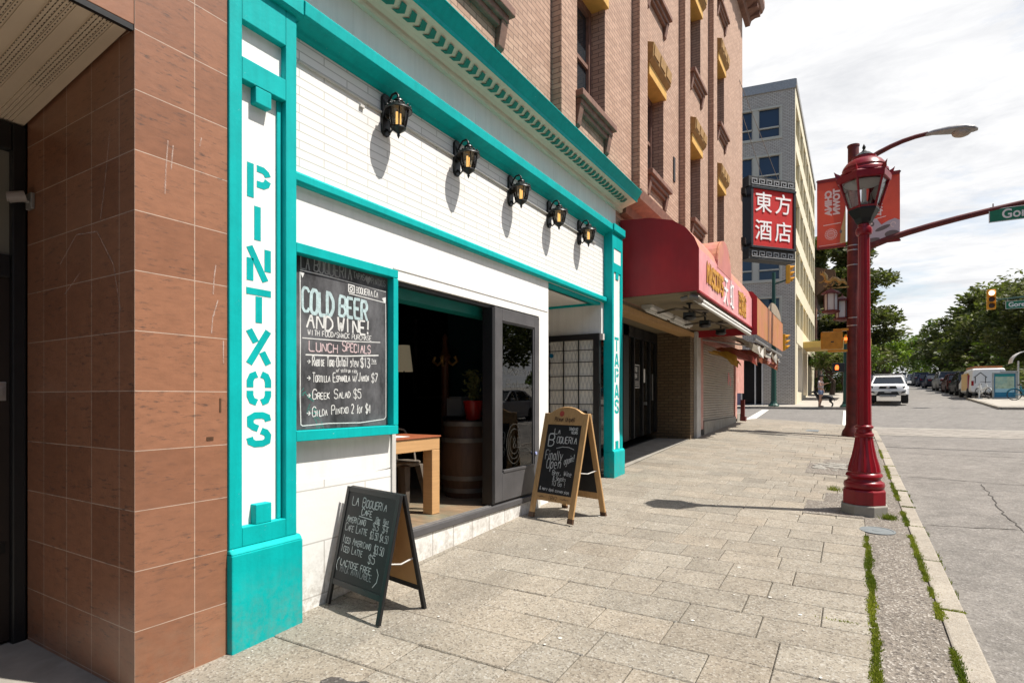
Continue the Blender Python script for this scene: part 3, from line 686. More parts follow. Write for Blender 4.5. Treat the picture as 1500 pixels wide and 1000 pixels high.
# moss and grass in the joints
gr = MB(); rng = random.Random(5)
def tuft(x, y, dens, wx, wy, h0, h1):
    for _ in range(dens):
        a = x + rng.gauss(0, wx); b = y + rng.gauss(0, wy); z = T(a, b) - .004; h = rng.uniform(h0, h1); t = rng.random() * 2 * PI; wd = rng.uniform(.0025, .006)
        lx, ly = rng.uniform(-.6, .6) * h, rng.uniform(-.6, .6) * h
        gr.add([(a - wd * math.cos(t), b - wd * math.sin(t), z), (a + wd * math.cos(t), b + wd * math.sin(t), z), (a + lx, b + ly, z + h)], [(0, 1, 2)])
y = 2.2
while y < 6.25:
    if rng.random() < .80: tuft(3.305 + .006 * math.sin(y * 7), y, int(120 * (.35 + abs(math.sin(y * 4.3 + math.sin(y * 11))))), .0125 * (.6 + .5 * abs(math.sin(y * 6.1))), .022, .006, .024)
    y += .032
for (ya, yb, d) in ((3.3, 3.9, 110), (4.35, 4.62, 130), (4.75, 4.95, 90), (5.1, 5.9, 150), (5.9, 6.5, 120), (6.9, 7.6, 70), (8.3, 9.6, 90), (10.0, 11.4, 80), (12.5, 14, 50), (3.05, 3.2, 120)):
    y = ya
    while y < yb: tuft(3.665, y, d, .0125 * (.5 + .6 * abs(math.sin(y * 9))), .022, .006, .026); y += .04
for j in joints:
    if 3 < j < 14: 
        for i in range(5): tuft(3.69 + i * .024, j, 45, .012, .010, .006, .02)
for y in (5.95, 6.1, 6.3, 5.2, 5.5, 8.9, 9.3, 7.1): 
    for _ in range(60):
        a = 3.83 + rng.gauss(0, .012); b = y + rng.gauss(0, .05); z = T(a, b) - .125; h = rng.uniform(.02, .05)
        gr.add([(a - .004, b, z), (a + .004, b, z), (a + rng.uniform(-.02, .02), b + rng.uniform(-.02, .02), z + h)], [(0, 1, 2)])
tuft(3.52, 7.15, 260, .03, .04, .02, .07); tuft(2.98, 8.6, 120, .04, .04, .02, .08); tuft(3.12, 4.02, 60, .06, .008, .006, .02)
g_ = gr.build('grass', GRASSM, fixn=False); tag(g_, 'thin green moss and grass growing in the pavement and kerb joints', 'grass'); g_['kind'] = 'stuff'
# light litter / gum spots
gm = MB()
for _ in range(130):
    a, b = rng.uniform(.05, 3.2), rng.uniform(1.2, 9); r_ = rng.choice((.005, .007, .009, .014))
    gm.lathe([(r_, 0), (r_ * .7, .0015)], (a, b, T(a, b) + .003), 6, rot=rng.random())
o = gm.build('gum_spots', M('dried_gum', (.55, .53, .48), .8, .2, 9, 0)); tag(o, 'dried pale gum spots scattered over the paving slabs', 'gum'); o['kind'] = 'stuff'
def cover(x, y, r, label, rect=None):
    mb = MB()
    if rect: mb.hexa([(x - rect[0], y - rect[1], T(x, y - rect[1]) - .02), (x + rect[0], y - rect[1], T(x, y - rect[1]) - .02), (x + rect[0], y + rect[1], T(x, y + rect[1]) - .02), (x - rect[0], y + rect[1], T(x, y + rect[1]) - .02),
                          (x - rect[0], y - rect[1], T(x, y - rect[1]) + .006), (x + rect[0], y - rect[1], T(x, y - rect[1]) + .006), (x + rect[0], y + rect[1], T(x, y + rect[1]) + .006), (x - rect[0], y + rect[1], T(x, y + rect[1]) + .006)])
    else:
        mb.lathe([(r, -.02), (r, .006), (r * .88, .007), (r * .86, .003), (r * .3, .003), (r * .28, .006), (.001, .006)], (0, 0, 0), 24)
        for i, v in enumerate(mb.v): mb.v[i] = (x + v[0], y + v[1], T(x + v[0], y + v[1]) + v[2])
    return tag(mb.build('utility_cover', COVERM, smooth=30), label, 'manhole cover')
cover(3.40, 6.53, .15, 'round blue grey utility cover in the aggregate strip')
cover(2.15, 17.9, 0, 'small rectangular dark utility lid in paving near the corner', (.22, .3))
# ---------------------------------------------------------------- TILED BUILDING on the left
tb = thing('tiled_building', 'brown stone tiled building with recessed dark entrance and beige soffit', 'building', (-1, 0, 0))
m = MB()
m.gbox(-1.22, .09, 1.459, 1.954, -.1, 4.8)                 # pier
m.box(-.15, .09, -4.2, 1.457, 3.385, 4.8)               # fascia above the entrance
m.gbox(-1.6, .09, -4.2, -2.6, -.1, 3.385)
m.build('tile_wall', TILE, tb, bevel=.003)
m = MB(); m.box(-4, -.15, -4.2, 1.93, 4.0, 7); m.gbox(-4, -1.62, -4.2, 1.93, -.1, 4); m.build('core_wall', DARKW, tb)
m = MB()
for i in range(26):                                       # ribbed vented soffit panels, ribs run back into the recess
    y0 = 1.445 - i * .155
    for a, b, dz in ((0, .058, 0), (.058, .064, .006), (.064, .080, .0), (.080, .084, .006), (.084, .1, .0), (.1, .104, .006), (.104, .12, .0), (.12, .124, .006), (.124, .14, .0), (.14, .155, .009)):
        m.hexa([(-1.3, y0 - b, 3.19 + dz), (.06, y0 - b, 3.37 + dz), (.06, y0 - a, 3.37 + dz), (-1.3, y0 - a, 3.19 + dz), (-1.3, y0 - b, 3.23), (.06, y0 - b, 3.41), (.06, y0 - a, 3.41), (-1.3, y0 - a, 3.23)])
m.build('soffit', SOFFIT, tb)
m = MB()
for i in range(25):
    y0 = 1.445 - i * .155
    for r_ in range(5):
        for k in range(44):
            x = .03 - k * .0285; z = 3.19 + (x + 1.3) / 1.36 * .18
            yy = y0 - .072 - r_ * .0168
            if (i % 2) or k < 28: m.add([(x, yy - .0022, z - .0012), (x + .013, yy - .0022, z - .0012 + .0017), (x + .013, yy + .0022, z - .0012 + .0017), (x, yy + .0022, z - .0012)], [(0, 1, 2, 3)])
v_ = m.build('vent_slots', M('slot_shadow_black', (.05, .038, .028), .9, .1, 5, 0), tb, fixn=False)
m = MB(); m.box(.062, .088, -4.2, 1.455, 3.355, 3.384); m.build('soffit_trim', BLACK, tb)
m = MB(); Bt = facade(.0905)
for q in ([(1.885, 2.26), (1.872, 2.18), (1.868, 2.09)], [(1.90, 2.06), (1.87, 1.96), (1.862, 1.87)], [(1.868, 1.96), (1.88, 1.98)], [(1.62, 2.86), (1.61, 2.70), (1.602, 2.58)], [(1.645, 2.85), (1.64, 2.72)], [(1.93, 1.83), (1.932, 1.70)], [(1.80, 2.95), (1.79, 2.90)]): line(m, Bt, q, .007, jit=.004)
Bu = facing(1.4585)
for q in ([(-.75, 2.28), (-.55, 2.42), (-.30, 2.40), (-.12, 2.2), (-.05, 1.95)], [(-.16, 2.9), (-.22, 2.62), (-.27, 2.45)], [(-.7, 2.1), (-.5, 2.2)]): line(m, Bu, q, .006, jit=.004)
m.build('paint_scuff', chalk('faded_pale_scuff', (.55, .42, .36), .75), tb)
m = MB(); m.box(.0905, .0925, 1.905, 1.916, 1.42, 1.50); m.box(.0905, .0925, 1.83, 1.87, 1.262, 1.282); m.build('tape_residue', WOODD, tb)
d = MB(); d.gbox(-1.32, -1.22, 1.385, 1.455, -.02, 3.19); d.gbox(-1.32, -1.22, -2.6, -1.2, -.02, 3.19); d.box(-1.32, -1.22, -1.2, 1.385, 3.02, 3.19); d.box(-1.32, -1.24, -1.2, 1.385, 2.24, 2.38)
fr_ = d.build('door_frame', BLACK, tb, bevel=.008)
d = MB(); d.box(-1.30, -1.27, -1.2, 1.385, 2.38, 3.02); d.build('transom_pane', glass('transom_reflection_glass', (.2, .2, .2), .9, .03, .9, (.20, .19, .16)), fr_)  # pale body colour stands in for the street reflected in the pane
d = MB(); d.gbox(-1.30, -1.26, -1.19, 1.383, .02, 2.24); dr = d.build('door', M('dark_brown_door', (.018, .011, .008), .5, .2, 6, .1), tb)
d = MB(); d.box(-1.262, -1.248, 1.27, 1.365, 1.485, 1.60); d.box(-1.248, -1.242, 1.33, 1.35, 1.51, 1.57); d.build('lock_plate', ALU, dr, bevel=.004)
d = MB(); d.box(-1.262, -1.252, 1.24, 1.325, 1.17, 1.41); d.box(-1.262, -1.25, 1.0, 1.36, .55, .62); d.build('door_rail', BLACKM, dr)
fl = MB(); fl.add([(x, y, T(x, y) + .001) for y in (-4.2, -2, 0, 1.459) for x in (-1.4, 0)], [(0, 1, 3, 2), (2, 3, 5, 4), (4, 5, 7, 6)]); fl.build('entrance_floor', CONC, kind='structure')
cm = thing('security_camera', 'small white bullet security camera on brown tiles beside the dark door', 'camera', (-1.15, 1.455, 2.72))
q = MB(); q.box(-1.18, -1.10, 1.435, 1.457, 2.66, 2.76); q.tube([(-1.14, 1.44, 2.71), (-1.13, 1.385, 2.71)], .016); q.build('mount', GALV, cm, bevel=.006)
q = MB(); q.tube([(-1.10, 1.41, 2.725), (-1.13, 1.335, 2.70)], .032, 14); q.tube([(-1.13, 1.335, 2.70), (-1.132, 1.329, 2.699)], .024, 14); q.build('body', M('shaded_camera_white', (.30, .27, .26), .5, .1, 5, 0), cm, smooth=40)  # white casing in shadow: the shade is put into its grey colour
wr = MB()
for i in range(9):
    a = rng.uniform(-.95, -.78); b = rng.uniform(.86, 1.05); z = T(a, b); s = .075
    wr.add([(a + rng.uniform(-s, s), b + rng.uniform(-s, s), z + rng.uniform(.004, .07)) for _ in range(4)], [(0, 1, 2), (1, 2, 3)])
tag(wr.build('crumpled_wrapper', PAPER, fixn=False), 'crumpled white paper wrapper lying at the foot of the dark door', 'litter')

# ---------------------------------------------------------------- RESTAURANT STOREFRONT
sf = thing('restaurant_storefront', 'white and teal restaurant shopfront with open folding door', 'shopfront', (0, 5, .2))
F0 = facade()
m = MB()
m.gbox(-.22, 0, 2.42, 3.40, .85, 2.92); m.box(-.22, 0, 3.40, 6.16, 2.47, 2.92); m.gbox(-.22, 0, 5.915, 6.16, -.1, 2.47)
m.box(-.003, .006, 3.43, 6.14, 2.552, 2.562)
m.build('wall', WHITE, sf)
m = MB(); m.gbox(-.22, .003, 2.42, 3.40, -.1, .93); m.build('block_base', WBLOCK, sf)
m = MB(); m.gbox(-.22, .03, 3.405, 5.91, -.1, .325); m.build('plinth', WTILE, sf, bevel=.004)
m = MB(); m.box(-.22, .002, 2.42, 7.95, 2.92, 3.94); m.build('painted_brick_panel', WBRICK, sf)
m = MB(); m.box(-.22, 0, 1.95, 8.45, 3.945, 4.55)
for y in (3.0, 4.6, 6.3): m.box(-.002, .0015, y, y + .006, 4.1, 4.46)
m.build('frieze', WHITE, sf)
TR = XZ()
m = MB(); m.prism([(.0025, 2.925), (.045, 2.925), (.058, 2.94), (.058, 2.985), (.05, 3.0), (.0025, 3.012)], TR, 2.42, 7.95); m.build('trim', TEAL, sf, bevel=.004)
m = MB(); m.prism([(.003, 3.915), (.035, 3.93), (.045, 3.955), (.12, 3.985), (.15, 3.99), (.155, 4.075), (.145, 4.085), (.0025, 4.16)], TR, 2.45, 8.42); m.build('band', TEAL, sf, bevel=.004)
m = MB(); m.prism([(0.001, 4.45), (.045, 4.45), (.055, 4.47), (.055, 4.50), (.085, 4.520), (.28, 4.578), (.28, 4.605), (0.001, 4.605)], TR, 1.5, 8.62); m.build('cornice_cove', CREAM, sf, bevel=.004)
m = MB(); m.prism([(.001, 4.605), (.28, 4.605), (.28, 4.575), (.296, 4.575), (.297, 4.606), (.312, 4.628), (.338, 4.664), (.362, 4.700), (.368, 4.712), (.376, 4.712), (.377, 4.722), (.001, 4.80)], TR, 1.5, 8.62); m.build('cornice', TEAL, sf, bevel=.003)
m = MB(); slope = math.atan2(.05, .205); cs, sn = math.cos(slope), math.sin(slope)
Bc = basis((.10, 0, 4.5168), (0, 1, 0), (cs, 0, sn), (sn, 0, -cs))
k = 0; y = 2.3
while y < 8.35:
    m.prism([(y, .03), (y + .045, .065), (y + .005, .165 - .035), (y + .005 + .0, .135), (y + .06, .135), (y + .105, .07), (y + .06, .03)], Bc, .0005, .004); y += .122
m.build('chevrons', M('cove_arrow_teal', (.01, .17, .13), .5, .1, 5, 0), sf)
# menu frame (teal) on the wall
m = MB()
m.box(.001, .085, 2.435, 3.40, 1.215, 1.285); m.box(.001, .085, 2.435, 3.40, 2.455, 2.52); m.box(.001, .085, 3.345, 3.40, 1.287, 2.453); m.box(.001, .05, 2.424, 2.448, 1.287, 2.453)
m.build('menu_frame', TEAL, sf, bevel=.004)
m = MB(); m.box(-.10, .018, 3.402, 3.445, .40, 2.469); m.build('door_jamb', LGREY, sf)
# pilasters
LET = {'P': [[(.10, 0), (.10, 1)], [(.29, .91), (.48, .91), (.58, .85), (.625, .76)], [(.625, .64), (.58, .52), (.48, .45), (.29, .45)]],
 'I': [[(.31, 0), (.31, 1)]], 'N': [[(.09, 0), (.09, .66)], [(.07, 1), (.55, .04)], [(.62, 1), (.62, .34)]], 'T': [[(-.02, .91), (.72, .91)], [(.35, .78), (.35, 0)]],
 'X': [[(.64, 1), (.06, 0)], [(.06, 1), (.26, .64)], [(.45, .36), (.64, 0)]],
 'O': [[(.29, .92), (.15, .86), (.09, .72), (.09, .53)], [(.09, .43), (.09, .28), (.15, .14), (.29, .08)], [(.43, .08), (.57, .14), (.63, .28), (.63, .43)], [(.63, .53), (.63, .72), (.57, .86), (.43, .92)]],
 'S': [[(.63, .74), (.60, .86), (.46, .92), (.24, .92), (.1, .84), (.1, .66), (.2, .58), (.33, .53)], [(.42, .46), (.56, .40), (.63, .3), (.61, .14), (.47, .08), (.24, .08), (.11, .15), (.08, .28)]],
 'A': [[(.06, 0), (.31, .95)], [(.40, .95), (.66, 0)], [(.24, .27), (.48, .27)]]}
def pilaster(word, y0, wd, zb, zt, letter_top, pitch, lh, lx, base_z, x1=.14, dep=0, sw=.175):
    xo = x1 - .14
    a, b, c, d = y0, y0 + wd * sw, y0 + wd * (1 - sw), y0 + wd
    m = MB()
    m.box(0.0, x1, a, b, base_z, 3.99); m.box(0.0, x1, c, d, base_z, 3.99)                 # stiles
    m.box(0.0, x1, b, c, base_z, .735); m.box(0.0, x1, b, c, 3.39, 3.525); m.box(0.0, x1, b, c, 3.742, 3.99)
    mid0, mid1 = b + (c - b) * .30, b + (c - b) * .66
    m.box(.03, x1 - .002, mid0, mid1, .735, .855); m.box(.03, x1 - .002, mid0, mid1, 3.29, 3.39)
    m.box(.05, .10 + xo + dep * .8, c - .035, c, .735, 3.39)                                              # inner fillet
    m.prism([(.0, 3.97), (.16 + xo, 3.97), (.175 + xo, 3.99), (.175 + xo, 4.09), (.0, 4.09)], TR, y0 - .01, y0 + wd + .03)
    p = m.build('pilaster', TEAL, sf, bevel=.005)
    m = MB(); m.box(.02, .085 + xo + dep, b, c, .735, 3.39); m.box(.02, .09 + xo + dep, b, c, 3.525, 3.742); m.build('panel', WHITE, p)
    m = MB(); m.gbox(0.0, .17 + xo, y0 - .003, y0 + wd + .025, -.06, base_z - .03); m.prism([(0, base_z - .03), (.17 + xo, base_z - .03), (.142 + xo, base_z), (0, base_z)], TR, y0 - .003, y0 + wd + .025); m.build('pedestal', TEAL, p, bevel=.008)
    m = MB(); B = facade(.085)
    for i, ch in enumerate(word):
        B2 = basis((.085 + xo + dep, lx, letter_top - i * pitch - lh), (0, lh * 1.10, 0), (0, 0, lh), (1, 0, 0))
        for st in LET[ch]: m.ribbon(st, .195, B2, .0005, .002)
    m.build('lettering', TEAL, p)
    return p
pilaster('PINTXOS', 1.957, .463, 0, 0, 2.935, .254, .208, 2.104, .62, .105)
pilaster('TAPAS', 7.95, .43, 0, 0, 2.42, .235, .21, 8.075, .73, .14, .042, .15)
# entry recess with the barred gate
m = MB(); m.box(-1.45, 0, 6.162, 7.95, 2.92, 2.96); m.box(-1.45, .0, 7.86, 7.95, 2.46, 2.92); m.box(-1.45, -.22, 6.10, 6.16, .2, 2.92); m.box(-.225, -.001, 6.16, 6.2, 2.9205, 2.93); m.build('recess_lining', WHITE, sf)
m = MB(); m.box(-1.4, -.05, 7.835, 7.858, 2.885, 2.918); m.box(-.07, .0, 6.17, 7.83, 2.875, 2.918); m.build('recess_trim', TEAL, sf)
m = MB(); m.gbox(-1.45, -1.40, 6.16, 7.86, 0, 2.92); m.build('recess_side', DARKW, sf)
ef = MB(); ef.add([(-1.45, 6.16, T(0, 6.16) + .004), (-.02, 6.16, T(0, 6.16) + .003), (-.02, 7.95, T(0, 7.95) + .003), (-1.45, 7.95, T(0, 7.95) + .004)], [(0, 1, 2, 3)]); ef.build('entry_floor', CONC, kind='structure')
gt = thing('barred_gate', 'black barred security gate with scissor grille behind, right of the wooden A-board', 'gate', (-.6, 7.8, .3))
m = MB(); zb = .33
m.box(-.10, -.002, 7.78, 7.855, zb, 2.458); m.box(-1.3, -1.2 + .36, 7.78, 7.855, zb, 2.458); m.box(-.84, -.10, 7.78, 7.855, 2.37, 2.458); m.build('frame', BLACK, gt, bevel=.004)
m = MB()
for x in (-.59, -.34): m.box(x - .007, x + .007, 7.79, 7.804, zb, 2.37)
for z in (.5, .75, 1.0, 1.13, 1.27, 1.41, 1.62, 1.83, 2.04, 2.22): m.box(-.84, -.10, 7.785, 7.80, z - .006, z + .006)
m.box(-.45, -.20, 7.775, 7.80, 1.24, 1.31); m.build('bars', BLACKM, gt)
m = MB(); Bg = facing(7.835)
for i in range(12):
    x0 = -.84 + i * .062
    for s in range(9):
        z0 = zb + s * .225; m.ribbon([(x0, z0), (x0 + .062, z0 + .225)], .012, Bg, 0, .004); m.ribbon([(x0 + .062, z0), (x0, z0 + .225)], .012, Bg, .004, .008)
m.build('scissor_grille', M('white_grille_paint', (.62, .61, .57), .5, .08, 5, 0), gt)
m = MB(); m.box(-.86, -.1, 7.845, 7.857, zb, 2.37); m.build('door_panel', BACKDOOR, gt)
m = MB(); Bd = facing(7.79); m.prism([(-.775 + .035 * math.cos(t), 2.15 + .035 * math.sin(t)) for t in fr(0, 2 * PI, 16)[:-1]], Bd, .03, .034); m.build('sticker', BLUEP, gt)
m = MB(); m.box(.0, .05, 7.80, 7.86, 2.36, 2.45); m.build('sensor_box', LGREY, gt); m = MB(); m.box(-.03, .018, 7.76, 7.778, 1.38, 1.72); m.build('lock_box', BLACK, gt)
# sill, folding door, interior
m = MB(); m.box(-.04, .045, 3.405, 5.91, .327, .386); m.build('sill', CHAR, sf, bevel=.006)
m = MB(); m.box(-.035, -.015, 3.45, 5.90, .387, .395); m.box(.005, .018, 3.45, 4.86, .387, .394); m.build('track', GALV, sf)
m = MB(); m.box(-.10, -.03, 3.45, 5.90, 2.435, 2.467); m.build('door_header', BLACK, sf); m = MB(); m.box(-.32, -.16, 3.445, 5.91, 2.36, 2.466); m.build('inner_header', TEALD, sf)
def leaf(nm, y0, x0, ang, width, zb, zt, mt):
    ca_, sa_ = math.cos(ang), math.sin(ang)
    B = basis((x0, y0, 0), (-sa_, ca_, 0), (0, 0, 1), (ca_, sa_, 0))
    m = MB(); s = .145
    m.ob(B, 0, s, zb, zt, -.045, 0); m.ob(B, width - s * .75, width, zb, zt, -.045, 0); m.ob(B, s, width - s * .75, zt - .13, zt, -.045, 0); m.ob(B, s, width - s * .75, zb, zb + .30, -.045, 0)
    d = m.build(nm, mt, sf, bevel=.004)
    m = MB()
    a, b, c, e = s, width - s * .75, zb + .30, zt - .13
    m.ob(B, a, a + .018, c, e, -.03, -.012); m.ob(B, b - .018, b, c, e, -.03, -.012); m.ob(B, a + .018, b - .018, e - .018, e, -.03, -.012); m.ob(B, a + .018, b - .018, c, c + .025, -.05, .006, 0); m.build('glazing_bead', CHAR, d)
    m = MB(); m.ob(B, a + .002, b - .002, c, e, -.028, -.022); m.build('pane', DOORG, d)
    return d, B, (a, b, c, e)
dleaf, Bl, (a_, b_2, c_, e_) = leaf('folding_door', 4.925, .02, R(0), .965, .41, 2.45, CHAR)
d2, B2_, _ = leaf('folding_door', 4.935, -.055, R(0), .95, .41, 2.43, BLACK)
m = MB(); m.box(-.105, .022, 4.872, 4.922, .40, 2.434); m.build('folding_stile', BLACK, sf, bevel=.004)
m = MB(); Bw = lambda u, v, n: Bl(u, v, n - .0195)
fit(m, Bw, '~LABOQUERIA~', .22, .78, 1.76, .06, .007); fit(m, Bw, 'Pintxos', .26, .74, 1.60, .10, .009); 
for i in range(3): line(m, Bw, [(.42 + .16 * math.cos(t) * (1 - .2 * i), 1.0 + .22 * math.sin(t) * (1 - .25 * i)) for t in fr(.2 + i, 5.6 + i * .5, 14)], .008)
fit(m, Bw, '&B', .40, .56, .95, .11, .009); m.build('window_lettering', chalk('faded_etched_letter', (.10, .095, .085), .7), dleaf)
m = MB(); m.lathe([(.018, 0), (.018, .01)], (0, 0, 0), 12); m.xform(Matrix.Translation((.022, 5.80, .86)) @ Matrix.Rotation(R(90), 4, 'Y')); m.build('door_sticker', M('blue_white_sticker', (.35, .4, .7), .5, .1, 5, 0), dleaf)
m = MB(); m.box(-4.6, -.225, 2.5, 11.6, 0.30, .384); m.box(-.225, -.041, 3.41, 5.905, .30, .384); m.build('interior_floor', FLOORW, sf)
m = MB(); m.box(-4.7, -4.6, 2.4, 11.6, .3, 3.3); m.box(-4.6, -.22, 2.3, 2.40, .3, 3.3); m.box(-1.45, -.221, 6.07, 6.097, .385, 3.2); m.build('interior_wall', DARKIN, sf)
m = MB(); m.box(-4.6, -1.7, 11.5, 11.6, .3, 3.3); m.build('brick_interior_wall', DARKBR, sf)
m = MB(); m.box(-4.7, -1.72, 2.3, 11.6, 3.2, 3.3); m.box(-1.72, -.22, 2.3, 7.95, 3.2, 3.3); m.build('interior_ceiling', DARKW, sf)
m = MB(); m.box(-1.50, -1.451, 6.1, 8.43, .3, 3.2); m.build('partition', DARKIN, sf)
m = MB(); m.box(-.0, .02, 3.06, 3.10, 3.70, 3.72); m.tube([(.014, 2.5, 3.76), (.014, 7.6, 3.735)], .008, 6); m.build('conduit', LGREY, sf)

# big blackboard on the inner wall
ib = thing('indoor_blackboard', 'large framed blackboard on the dark inner wall of the restaurant', 'blackboard', (-4.58, 9, 1.5))
m = MB(); m.box(-4.598, -4.56, 9.02, 11.15, 1.56, 3.1); m.build('board', CBOARD2, ib)
m = MB(); m.box(-4.59, -4.54, 8.94, 9.02, 1.48, 3.14); m.box(-4.59, -4.54, 9.02, 11.2, 1.48, 1.56); m.build('frame', GALV, ib)
m = MB(); Bi = facade(-4.56)
for i, t in enumerate(('TINTOS', 'Vino de la casa', 'BLANCOS', 'Cava y rosado', 'CERVEZA', 'Sidra')): fit(m, Bi, t, 9.2, 10.9, 2.85 - i * .22, .12, .012)
m.build('chalk_writing', CHALKG, ib)
# table, stool, barrel and other things inside
tbx = thing('bar_table', 'wooden bar table with red brown top just inside the open shopfront', 'table', (-.6, 3.9, .385))
m = MB(); m.box(-1.0, -.24, 3.46, 4.36, 1.125, 1.14); m.build('tabletop', WOODR, tbx, bevel=.004)
m = MB(); m.box(-.99, -.25, 3.47, 4.35, 1.005, 1.125); m.build('apron', WOODT, tbx, bevel=.005)
for x, y in ((-.25, 4.35), (-.99, 4.35), (-.25, 3.58), (-.99, 3.58)):
    m = MB(); s = -.115; m.box(min(x, x + (s if x > -.5 else -s)), max(x, x + (s if x > -.5 else -s)), y + s, y, .385, 1.005); m.build('leg', WOODT, tbx, bevel=.005)
pp = MB(); pp.box(-.62, -.34, 3.60, 4.02, 1.142, 1.144); tag(pp.build('paper_menu', PAPER), 'white paper menu lying on the red brown table top', 'menu')
st = thing('metal_stool', 'gunmetal bar chair with slotted metal back under the wooden table', 'stool', (-.64, 4.27, .385)); nst = len(COL.objects)
m = MB(); m.lathe([(.155, 0), (.165, .02), (.17, .035), (.16, .045), (.05, .04)], (-.72, 4.06, .83), 20); m.build('seat', GUN, st, smooth=40)
for dx, dy in ((1, 1), (1, -1), (-1, 1), (-1, -1)):
    m = MB(); bx, by = -.72 + dx * .19, 4.06 + dy * .17; tx_, ty_ = -.72 + dx * .11, 4.06 + dy * .11
    m.loft([[(bx - .018, by - .018, .386), (bx + .018, by - .018, .386), (bx + .018, by + .018, .386), (bx - .018, by + .018, .386)], [(tx_ - .04, ty_ - .04, .84), (tx_ + .04, ty_ - .04, .84), (tx_ + .04, ty_ + .04, .84), (tx_ - .04, ty_ + .04, .84)]]); m.build('leg', GUN, st, bevel=.004)
m = MB(); m.tube([(-.70, 3.92, .86), (-.76, 3.88, 1.02), (-.86, 3.92, 1.17), (-.90, 4.08, 1.21), (-.86, 4.22, 1.17), (-.76, 4.25, 1.02), (-.70, 4.21, .86)], .012, 8); m.build('back_hoop', GUN, st, smooth=60)
m = MB(); m.loft([[(-.87, 4.0, .86), (-.87, 4.14, .86), (-.88, 4.14, .86), (-.88, 4.0, .86)], [(-.90, 4.0, 1.19), (-.90, 4.14, 1.19), (-.91, 4.14, 1.19), (-.91, 4.0, 1.19)]]); m.build('splat', GUN, st)
st.location.x += 0.07; st.location.y += .22
ba = thing('wine_barrel', 'dark oak wine barrel inside the doorway under the red pot', 'barrel', (-.62, 5.25, .385))
m = MB(); m.lathe([(.25, 0), (.27, .1), (.30, .28), (.315, .43), (.30, .58), (.27, .76), (.25, .86), (.24, .86), (.24, .84)], (-.62, 5.32, .386), 26); m.build('staves', WOODD, ba, smooth=40)
for z, r_ in ((.06, .266), (.2, .293), (.62, .297), (.8, .266)):
    m = MB(); m.lathe([(r_, 0), (r_ + .006, 0), (r_ + .006, .05), (r_, .05)], (-.62, 5.32, .386 + z), 26, open_=True); m.build('hoop', GUN, ba, smooth=40)
pt = thing('potted_plant', 'leafy plant in a glossy red pot on the wine barrel', 'plant', (-.60, 5.3, 1.25))
m = MB(); m.lathe([(.085, 0), (.115, .2), (.12, .2), (.12, .225), (.105, .225), (.09, .19)], (-.60, 5.42, 1.247), 20); m.build('pot', REDPOT, pt, smooth=40)
m = MB(); r2 = random.Random(3)
for _ in range(150):
    h = r2.uniform(.02, .38); a = r2.random() * 6.28; rr = r2.uniform(0, .13) * (.6 + h); c = Vector((-.6 + rr * math.cos(a), 5.42 + rr * math.sin(a), 1.44 + h)); u = Vector((r2.uniform(-1, 1), r2.uniform(-1, 1), r2.uniform(-.3, 1))).normalized(); v = u.orthogonal().normalized()
    m.add([c, c + u * .03 + v * .013, c + u * .07, c + u * .03 - v * .013], [(0, 1, 2, 3)])
for i in range(7): m.tube([(-.6, 5.42, 1.43), (-.6 + r2.uniform(-.08, .08), 5.42 + r2.uniform(-.08, .08), 1.75)], .004, 5)
m.build('foliage', LEAFM, pt, fixn=False)
cs_ = thing('coat_stand', 'tall carved dark wood stand with gilded scroll hooks inside', 'coat stand', (-1.5, 6.0, .385))
m = MB(); m.lathe([(.16, 0), (.17, .05), (.07, .12), (.06, .2), (.05, .9), (.06, .95), (.05, 1.0), (.05, 1.6), (.08, 1.65), (.05, 1.72), (.035, 1.8), (.04, 1.9), (.0, 1.97)], (-1.35, 5.85, .386), 12); m.build('post', M('red_brown_turned_wood', (.12, .045, .02), .45, .2, 5, .2), cs_, smooth=40)
for a in range(4):
    m = MB(); t = a * PI / 2 + .4; dx, dy = math.cos(t), math.sin(t); m.tube([(-1.35 + dx * .04, 5.85 + dy * .04, 1.98), (-1.35 + dx * .1, 5.85 + dy * .1, 1.93), (-1.35 + dx * .16, 5.85 + dy * .16, 1.98), (-1.35 + dx * .13, 5.85 + dy * .13, 2.04)], [.022, .02, .022, .026], 7); m.build('scroll_hook', GOLDM, cs_, smooth=60)
ls = thing('lampshade', 'pale tapered lampshade in the dark dining room, left of the blackboard', 'lamp', (-3.0, 6.9, .385))
m = MB(); m.lathe([(.14, 0), (.09, .42)], (-3.0, 6.9, 1.93), 18, open_=True); m.build('shade', LSHADE, ls, smooth=60)
m = MB(); m.tube([(-3.0, 6.9, .386), (-3.0, 6.9, 2.2)], .012); m.lathe([(.13, 0), (.12, .03)], (-3, 6.9, .386), 14); m.build('stand', BLACK, ls)
bc = thing('teal_chair', 'teal painted slatted chair in the dark of the dining room', 'chair', (-2.2, 5.4, .385))
m = MB(); m.box(-2.45, -2.05, 5.1, 5.5, .82, .86); m.build('seat', BIKEB, bc)
m = MB()
for y in (5.1, 5.2, 5.3, 5.4, 5.47): m.box(-2.47, -2.44, y, y + .03, .86, 1.3)
m.box(-2.475, -2.435, 5.08, 5.52, 1.28, 1.36); m.build('backrest', BIKEB, bc)
for x, y in ((-2.45, 5.1), (-2.09, 5.1), (-2.45, 5.46), (-2.09, 5.46)):
    m = MB(); m.box(x, x + .04, y, y + .04, .386, .82); m.build('leg', BIKEB, bc)
bx = MB(); bx.box(-1.15, -.92, 5.62, 5.84, 1.28, 1.50); bx.box(-1.13, -.94, 5.64, 5.82, 1.50, 1.52); sbx = tag(bx.build('storage_crate', M('dull_white_crate', (.25, .24, .22), .6, .1, 4, .1), bevel=.005), 'small whitish crate on a dark stand beside the barrel', 'crate')
cst = MB(); cst.box(-1.2, -.88, 5.6, 5.88, 1.24, 1.278)
